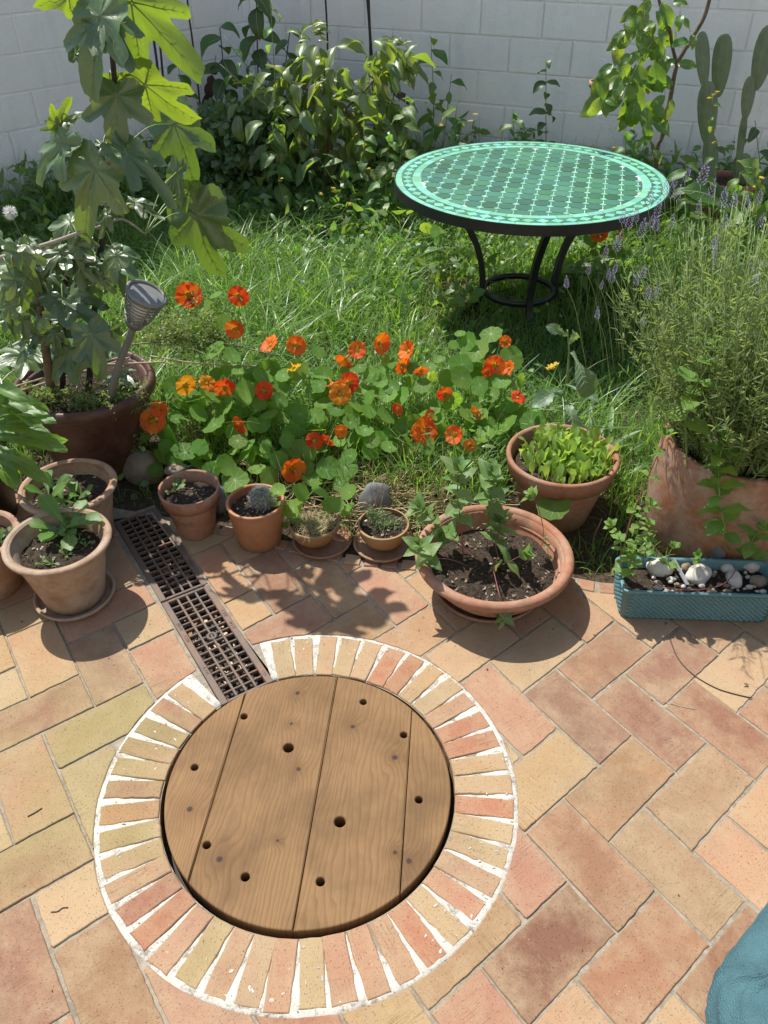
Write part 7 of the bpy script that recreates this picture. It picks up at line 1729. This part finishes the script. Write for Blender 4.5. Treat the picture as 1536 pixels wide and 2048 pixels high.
weed('tall dark goosefoot weed against the wall behind the table', 1092, 290, 1092, 122, 5.35, 16, 34, WEI, 'goosefoot', seed=1, droop=.3)
weed('tall weed with a drooping top right of the citrus tree', 850, 260, 862, 78, 5.7, 12, 42, WE, seed=2, bend=.05)
weed('slender weed with few leaves between citrus and goosefoot', 890, 260, 903, 148, 5.6, 9, 38, WE, seed=3)
weed('leafy weed at the left edge of the table, behind it', 800, 330, 812, 195, 5.0, 12, 52, HB, seed=4)
weed('weed with pale broad leaves touching the back of the table', 905, 290, 915, 200, 5.1, 10, 46, HB, seed=5)
weed('dark red-leaved weed at the right side of the citrus', 785, 250, 790, 110, 5.75, 8, 40, [leaf_mesh('maroon_leaf', .26, OVATE, [leafmat('maroon_leaf', (.05, .02, .022), (.07, .03, .03), (.12, .02, .02), .4, .25), M['stem_r']], 8, 2, .3, 1.0, .1, .012)], seed=6, mat='stem_r')
weed('big-leaved dark shrub shoot in the wall corner, highest one', 520, 330, 512, -40, 6.05, 20, 66, WEI, 'shrub_shoot', seed=7, mat='stem_d', r0=.007)
weed('big-leaved dark shrub shoot in the wall corner, left one', 500, 330, 440, 55, 6.1, 14, 64, WEI, 'shrub_shoot', seed=8, mat='stem_d', bend=-.06, r0=.006)
weed('big-leaved dark shrub shoot in the wall corner, nearest the citrus', 545, 330, 580, 60, 5.95, 14, 60, WEI, 'shrub_shoot', seed=9, mat='stem_d', r0=.006)
weed('weed with star-shaped dark leaves beside the left stake', 372, 260, 350, 110, 5.7, 8, 48, WEI, seed=10, bend=.05)
weed('flowering mustard stalk leaning left in front of the citrus', 590, 300, 440, 128, 5.3, 8, 24, WE, 'mustard', seed=11, bend=.1)
weed('flowering mustard stalk leaning left, the higher one', 575, 320, 448, 72, 5.25, 9, 26, WE, 'mustard', seed=12, bend=.12)
weed('upright mustard stalk crossing the citrus crown', 560, 330, 540, -10, 5.3, 9, 30, WE, 'mustard', seed=13)
weed('pale broad weed at the left foot of the citrus', 560, 380, 545, 250, 5.2, 12, 60, HB, seed=14)
weed('lanky weed in front of the citrus trunk', 735, 420, 728, 260, 5.1, 12, 42, HB, seed=15)
weed('weed with twisted leaves right of the citrus trunk', 770, 420, 778, 270, 5.0, 12, 46, HB, seed=16)
weed('yellow-flowered weed in front of the tall prickly pear', 1432, 400, 1425, 190, 4.75, 9, 26, WE, 'mustard', seed=18)
weed('low leafy weed before the prickly pear pot, left side', 1385, 430, 1372, 330, 4.6, 14, 48, HB, seed=19)
weed('low leafy weed before the prickly pear pot, right side', 1470, 440, 1480, 345, 4.5, 14, 52, HB, seed=20)
weed('bushy weed behind the table, below the goosefoot', 1030, 300, 1025, 225, 5.3, 12, 40, HB, seed=21)
weed('leafy weed between the lemon stem and the table', 1255, 360, 1250, 265, 4.75, 12, 44, HB, seed=22)
weed('dark spiky weed at the right picture edge below the prickly pear', 1520, 330, 1510, 240, 4.9, 8, 34, WEI, seed=17)
# broad-leaved weeds between citrus, lawn and table
r = random.Random(33); P = []
for _ in range(2300):
    x, y = r.choice([(r.gauss(790, 70), r.uniform(230, 470)), (r.uniform(600, 1020), r.uniform(380, 600)), (r.uniform(420, 760), r.uniform(300, 470)), (r.gauss(1190, 40), r.uniform(470, 560))]); h_ = r.uniform(.05, .28) * (.65 if y > 430 else 1); p = at(x, y, h_)
    if ok_ground(p.x, p.y, .3): P.append(p)
P = np.array(P); n = len(P); g = np.random.default_rng(21)
# taller wild growth at the foot of the walls
r = random.Random(35); TPn = []; TS = MB()
for _ in range(330):
    c = scatter(1, 4.0, 6.6, lambda x, y: math.exp(-(wall_dist(x, y) / .55) ** 2), r.randrange(10 ** 6))[0]
    h_ = r.uniform(.15, .5); e_ = Vector((c[0] + r.gauss(0, .06), c[1] + r.gauss(0, .06), c[2] + h_)); b_ = Vector(c); TS.tube([b_, b_.lerp(e_, .5) + Vector((.01, 0, 0)), e_], [.0025, .002, .001], 4)
    for _ in range(r.randint(8, 18)): TPn.append(b_.lerp(e_, r.uniform(.25, 1)) + Vector((r.gauss(0, .015), r.gauss(0, .015), 0)))
TPn = np.array(TPn); n = len(TPn); g = np.random.default_rng(22)
o = leaflets('wall_weeds', TPn, unit(n, g, -.1), unit(n, g, 1.3) + np.array([0, -.3, 0]), g.uniform(.04, .11, n), g.uniform(.018, .045, n), M['weed'], bend=.4); tag(o, 'tall mixed wild plants at the foot of both walls', 'weeds', kind='stuff')
o = TS.build('wall_weed_stems', M['stem_g'], None, True); tag(o, 'thin green stems of the wild plants by the walls', 'weeds', kind='stuff')
n = len(P); g = np.random.default_rng(21)
o = leaflets('broadleaf_weeds', P, unit(n, g, .1), unit(n, g, 1.3) + np.array([0, -.3, 0]), g.uniform(.04, .10, n), g.uniform(.02, .05, n), M['weed'], bend=.35); tag(o, 'leafy wild plants between the citrus, the lawn and the table', 'weeds', kind='stuff')
# dead vine on the left wall
t = thing('dead_vine', 'dried vine with brown leaves hanging at the left wall beside the dark stake', 'vine', atY(425, 230, 6.1)); DV = leaf_mesh('dead_leaf', .35, OVATE, [plain('dead_brown_leaf', (.10, .06, .045), .8), M['stem_d']], 6, 1, .5, 1.2, .2, .012)
pts = P_at([(432, 110, 6.2), (425, 150, 6.18), (418, 190, 6.16), (412, 240, 6.14), (418, 300, 6.1)]); stems_part(t, [(curve_pts(pts, 5), .002, .002)], M['stem_d'], 'stem', 5)
for k, (x, y) in enumerate(((430, 130), (424, 150), (428, 160), (415, 165), (417, 180), (410, 190), (415, 215))): p = atY(x, y, 6.14); put('leaf', DV, t, p, Vector((r.uniform(-.5, .5), -.2, -1)), Vector((r.uniform(-1, 1), -1, .2)), r.uniform(20, 32) / ppm(p))

# ------------------------------------------------------------------ person at the right edge: only a sleeve is in the picture
def skin(name, joints, edges, mat, parent=None, sub=2, root=0):
    me = bpy.data.meshes.new(name); me.from_pydata([j[0] for j in joints], edges, []); o = bpy.data.objects.new('tmp', me); COL.objects.link(o)
    md = o.modifiers.new('s', 'SKIN'); md.use_smooth_shade = True; o.modifiers.new('d', 'SUBSURF').levels = sub; o.modifiers['d'].render_levels = sub
    for i, j in enumerate(joints): me.skin_vertices[0].data[i].radius = (j[1], j[2] if len(j) > 2 else j[1])
    me.skin_vertices[0].data[root].use_root = True
    dg = bpy.context.evaluated_depsgraph_get(); dg.update(); m2 = bpy.data.meshes.new_from_object(o.evaluated_get(dg)); bpy.data.objects.remove(o); m2.name = name; m2.materials.clear(); m2.materials.append(mat)
    for p in m2.polygons: p.use_smooth = True
    return obj(name, m2, parent)
skin_m = plain('skin', (.45, .27, .19), .55, var=.06)
teal = plain('teal_cotton', (.070, .150, .172), .95, var=.16, vscale=40, bmp=.9, bscale=700, spec=.2)
jeans = plain('dark_trousers', (.05, .06, .09), .85)
E_ = CAM + ray(1530, 2056) * .72; W_ = Vector((.535, .475, 1.035)); S_ = Vector((.47, .08, 1.30)); B = Vector((.67, 0, 0))
person = thing('person', 'person in a teal long-sleeved top, only the bent elbow in the picture', 'person', (.67, 0, 0))
J = [(Vector((.67, 0, .88)), .13, .10), (Vector((.67, .0, 1.08)), .115, .085), (Vector((.67, .02, 1.26)), .13, .09), (Vector((.67, .03, 1.36)), .05, .05), (Vector((.67, .04, 1.44)), .062, .075), (Vector((.67, .05, 1.53)), .07, .085), (Vector((.67, .045, 1.60)), .05, .06),
     (S_, .045), (E_, .034), (E_.lerp(W_, .9), .024), (W_ + (W_ - E_).normalized() * .05, .03, .014), (Vector((.85, 0, 1.30)), .045), (Vector((.92, -.02, 1.02)), .034), (Vector((.93, .06, .80)), .024), (Vector((.93, .08, .72)), .03, .014),
     (Vector((.59, 0, .82)), .085), (Vector((.58, .02, .46)), .055), (Vector((.58, -.01, .08)), .036), (Vector((.57, .13, .035)), .036, .024), (Vector((.76, 0, .82)), .085), (Vector((.77, .02, .46)), .055), (Vector((.77, -.01, .08)), .036), (Vector((.78, .13, .035)), .036, .024)]
J = [(tuple(j[0] - B),) + j[1:] for j in J]
ED = [(0, 1), (1, 2), (2, 3), (3, 4), (4, 5), (5, 6), (2, 7), (7, 8), (8, 9), (9, 10), (2, 11), (11, 12), (12, 13), (13, 14), (0, 15), (15, 16), (16, 17), (17, 18), (0, 19), (19, 20), (20, 21), (21, 22)]
body_o = skin('body', J, ED, skin_m, person)
hand = W_ + (W_ - E_).normalized() * .09 - B; ax_ = (W_ - E_).normalized()
for k in range(5):
    sd = Vector((0, 0, 1)).cross(ax_).normalized(); o_ = sd * (.018 * (k - 1.5)); b0 = hand + (o_ if k < 4 else sd * -.035 - ax_ * .04); l_ = (.07, .08, .075, .055, .05)[k]; dv = ax_ if k < 4 else (ax_ * .7 - sd * .7)
    m_ = MB(); m_.tube([b0 - dv * .03, b0, b0 + dv * l_ * .5 - Vector((0, 0, .008)), b0 + dv * l_ * .85 - Vector((0, 0, .026)), b0 + dv * l_ - Vector((0, 0, .04))], [.009, .0088, .0082, .0075, .005], 8); m_.build('finger', skin_m, body_o, True)
sw_o = skin('sweater', [(tuple(Vector(p) - B), a, b) for p, a, b in ((( .67, 0, .86), .15, .115), ((.67, 0, 1.08), .14, .105), ((.67, .02, 1.27), .145, .105), ((.67, .03, 1.345), .075, .07), ((.85, 0, 1.30), .062, .062), ((.92, -.02, 1.02), .05, .05), ((.93, .05, .83), .038, .038), ((.50, .06, 1.29), .06, .06))], [(0, 1), (1, 2), (2, 3), (2, 4), (4, 5), (5, 6), (2, 7)], teal, person)
skin('trousers', [(tuple(Vector(p) - B), a, a) for p, a in (((.67, 0, .90), .14), ((.59, 0, .80), .10), ((.58, .02, .46), .072), ((.58, -.01, .10), .058), ((.76, 0, .80), .10), ((.77, .02, .46), .072), ((.77, -.01, .10), .058))], [(0, 1), (1, 2), (2, 3), (0, 4), (4, 5), (5, 6)], jeans, person)
hm = MB(); bm = bmesh.new(); bmesh.ops.create_uvsphere(bm, u_segments=20, v_segments=14, radius=.105)
bm.verts.ensure_lookup_table(); me = bpy.data.meshes.new('hair'); [setattr(v, 'co', Vector((v.co.x * .85, v.co.y, v.co.z * 1.05))) for v in bm.verts]; bmesh.ops.delete(bm, geom=[v for v in bm.verts if v.co.y > .045 and v.co.z < .05], context='VERTS'); bm.to_mesh(me); bm.free(); me.materials.append(plain('brown_hair', (.05, .03, .02), .6)); obj('hair', me, person, loc=(0, .035, 1.545))
# sleeve with soft gathered folds round the bent elbow
C_ = curve_pts([S_ - B, S_.lerp(E_, .5) - B, E_ + Vector((.006, -.02, .01)) - B, E_ + (W_ - E_).normalized() * .05 - B, E_.lerp(W_, .55) - B, E_.lerp(W_, 1.0) - B], 30)
nA = 72; V = []; F = []; ref = None; nn_ = len(C_)
inner_dir = ((S_ + W_) / 2 - E_).normalized()
for i, p in enumerate(C_):
    t_ = (C_[min(i + 1, nn_ - 1)] - C_[max(i - 1, 0)]).normalized(); ref = inner_dir - t_ * inner_dir.dot(t_); ref.normalize(); bb = t_.cross(ref); u = i / (nn_ - 1)
    rad_ = .060 - .014 * u
    for k in range(nA):
        a = 2 * math.pi * k / nA; ins = .5 + .5 * math.cos(a)                    # 1 on the inside of the bend
        ph = u * 1.0 + .045 * math.sin(a + .6) + .02 * math.sin(2 * a + 1) + .03 * noise.noise((math.cos(a), math.sin(a), u * 6))
        amp = (.0030 + .0040 * math.exp(-((u - .5) / .25) ** 2)) * (.5 + .7 * ins)
        w1 = math.sin(ph * 58 + 1.3 * math.sin(a) + .8 * math.sin(2 * a + 1)); w2 = math.sin(ph * 31 + 2 + math.sin(a * 2))
        fold = (1 - abs(w1)) ** 1.6 * 1.35 * (.55 + .45 * math.sin(ph * 19 + a * 1.5)) + .35 * w2
        V.append(p + (ref * math.cos(a) + bb * math.sin(a)) * (rad_ + amp * fold))
for i in range(nn_ - 1):
    for k in range(nA): F.append((i * nA + k, i * nA + (k + 1) % nA, (i + 1) * nA + (k + 1) % nA, (i + 1) * nA + k))
obj('sleeve', mesh('sleeve', V, F, [teal], True), sw_o)

# ------------------------------------------------------------------ small litter on the patio
lt = MB(); r = random.Random(55)
for _ in range(260):
    x, y = r.choice([(r.uniform(0, 1536), r.uniform(1150, 2040)), (r.gauss(160, 90), r.gauss(1230, 40)), (r.gauss(950, 200), r.gauss(1250, 40))]); p = at(x, y, .001); s = r.uniform(.0012, .0035)
    if p.y > border_y(p.x) - .06: continue
    c = Vector((p.x, p.y, .0012)); P4 = [c + Vector((r.uniform(-1, 1), r.uniform(-1, 1), r.uniform(0, .5))) * s for _ in range(4)]; lt.add(P4, [(0, 1, 2), (0, 2, 3), (0, 3, 1), (1, 3, 2)])
for _ in range(60):
    p = at(700 + r.gauss(0, 5) - r.uniform(0, 1) * 10, 1475 + r.uniform(0, 40), .003); c = Vector((p.x, p.y, .0022)); s = r.uniform(.0008, .003)
    P4 = [c + Vector((r.uniform(-1, 1), r.uniform(-1, 1), r.uniform(0, .5))) * s for _ in range(4)]; lt.add(P4, [(0, 1, 2), (0, 2, 3), (0, 3, 1), (1, 3, 2)])
o = lt.build('soil_crumbs', chipd); tag(o, 'dark soil crumbs scattered over the tiles and the cover', 'crumbs', kind='stuff')
def twig(label, L_, rad_=.0014, z=.0022, mat='stem_d'):
    m_ = MB(); m_.tube(curve_pts([at(x, y, z) for x, y in L_], 5), rad_, 5); o = m_.build('twig', M[mat], None, True); return tag(o, label, 'twig')
twig('curled brown twig on the tile at the lower left', [(102, 1824), (115, 1823), (125, 1816), (136, 1815)]); twig('straight dark twig on the tile at the left edge', [(55, 1633), (70, 1625), (84, 1616)]); twig('long thin dark line added as the curved shadow of a stem below the planter', [(1340, 1278), (1355, 1315), (1385, 1348), (1430, 1375), (1470, 1388), (1505, 1396)], .0016)  # long dark tube below the planter stands in for a stem's cast shadow
twig('thin straw-coloured twig on the tiles below the bowl', [(1325, 1402), (1360, 1412), (1390, 1418)], .0008, .0015, 'drycane')
DL = leaf_mesh('fallen_leaf', .3, OVATE, [plain('fallen_brown_leaf', (.13, .07, .04), .8), M['stem_d']], 6, 1, .6, 1.1, .2, .012)
for lb, x, y, s in (('dead brown leaf on the tile right of the ring', 1303, 1400, .008), ('dead leaf on the tile beside the planter shadow', 1497, 1370, .022), ('tiny dead leaf above the top of the brick ring', 620, 1250, .010), ('small dead leaf at the foot of the planter', 1335, 1247, .02), ('brown leaf behind the pot at the left, on the shaded tile', 45, 1243, .012), ('dead leaf right of the ring top', 972, 1338, .010)):
    o = obj('fallen_leaf', DL); p = at(x, y, .003); o.location = p; o.scale = (s, s, s); o.rotation_euler = (0, .25, x % 6); tag(o, lb, 'leaf')
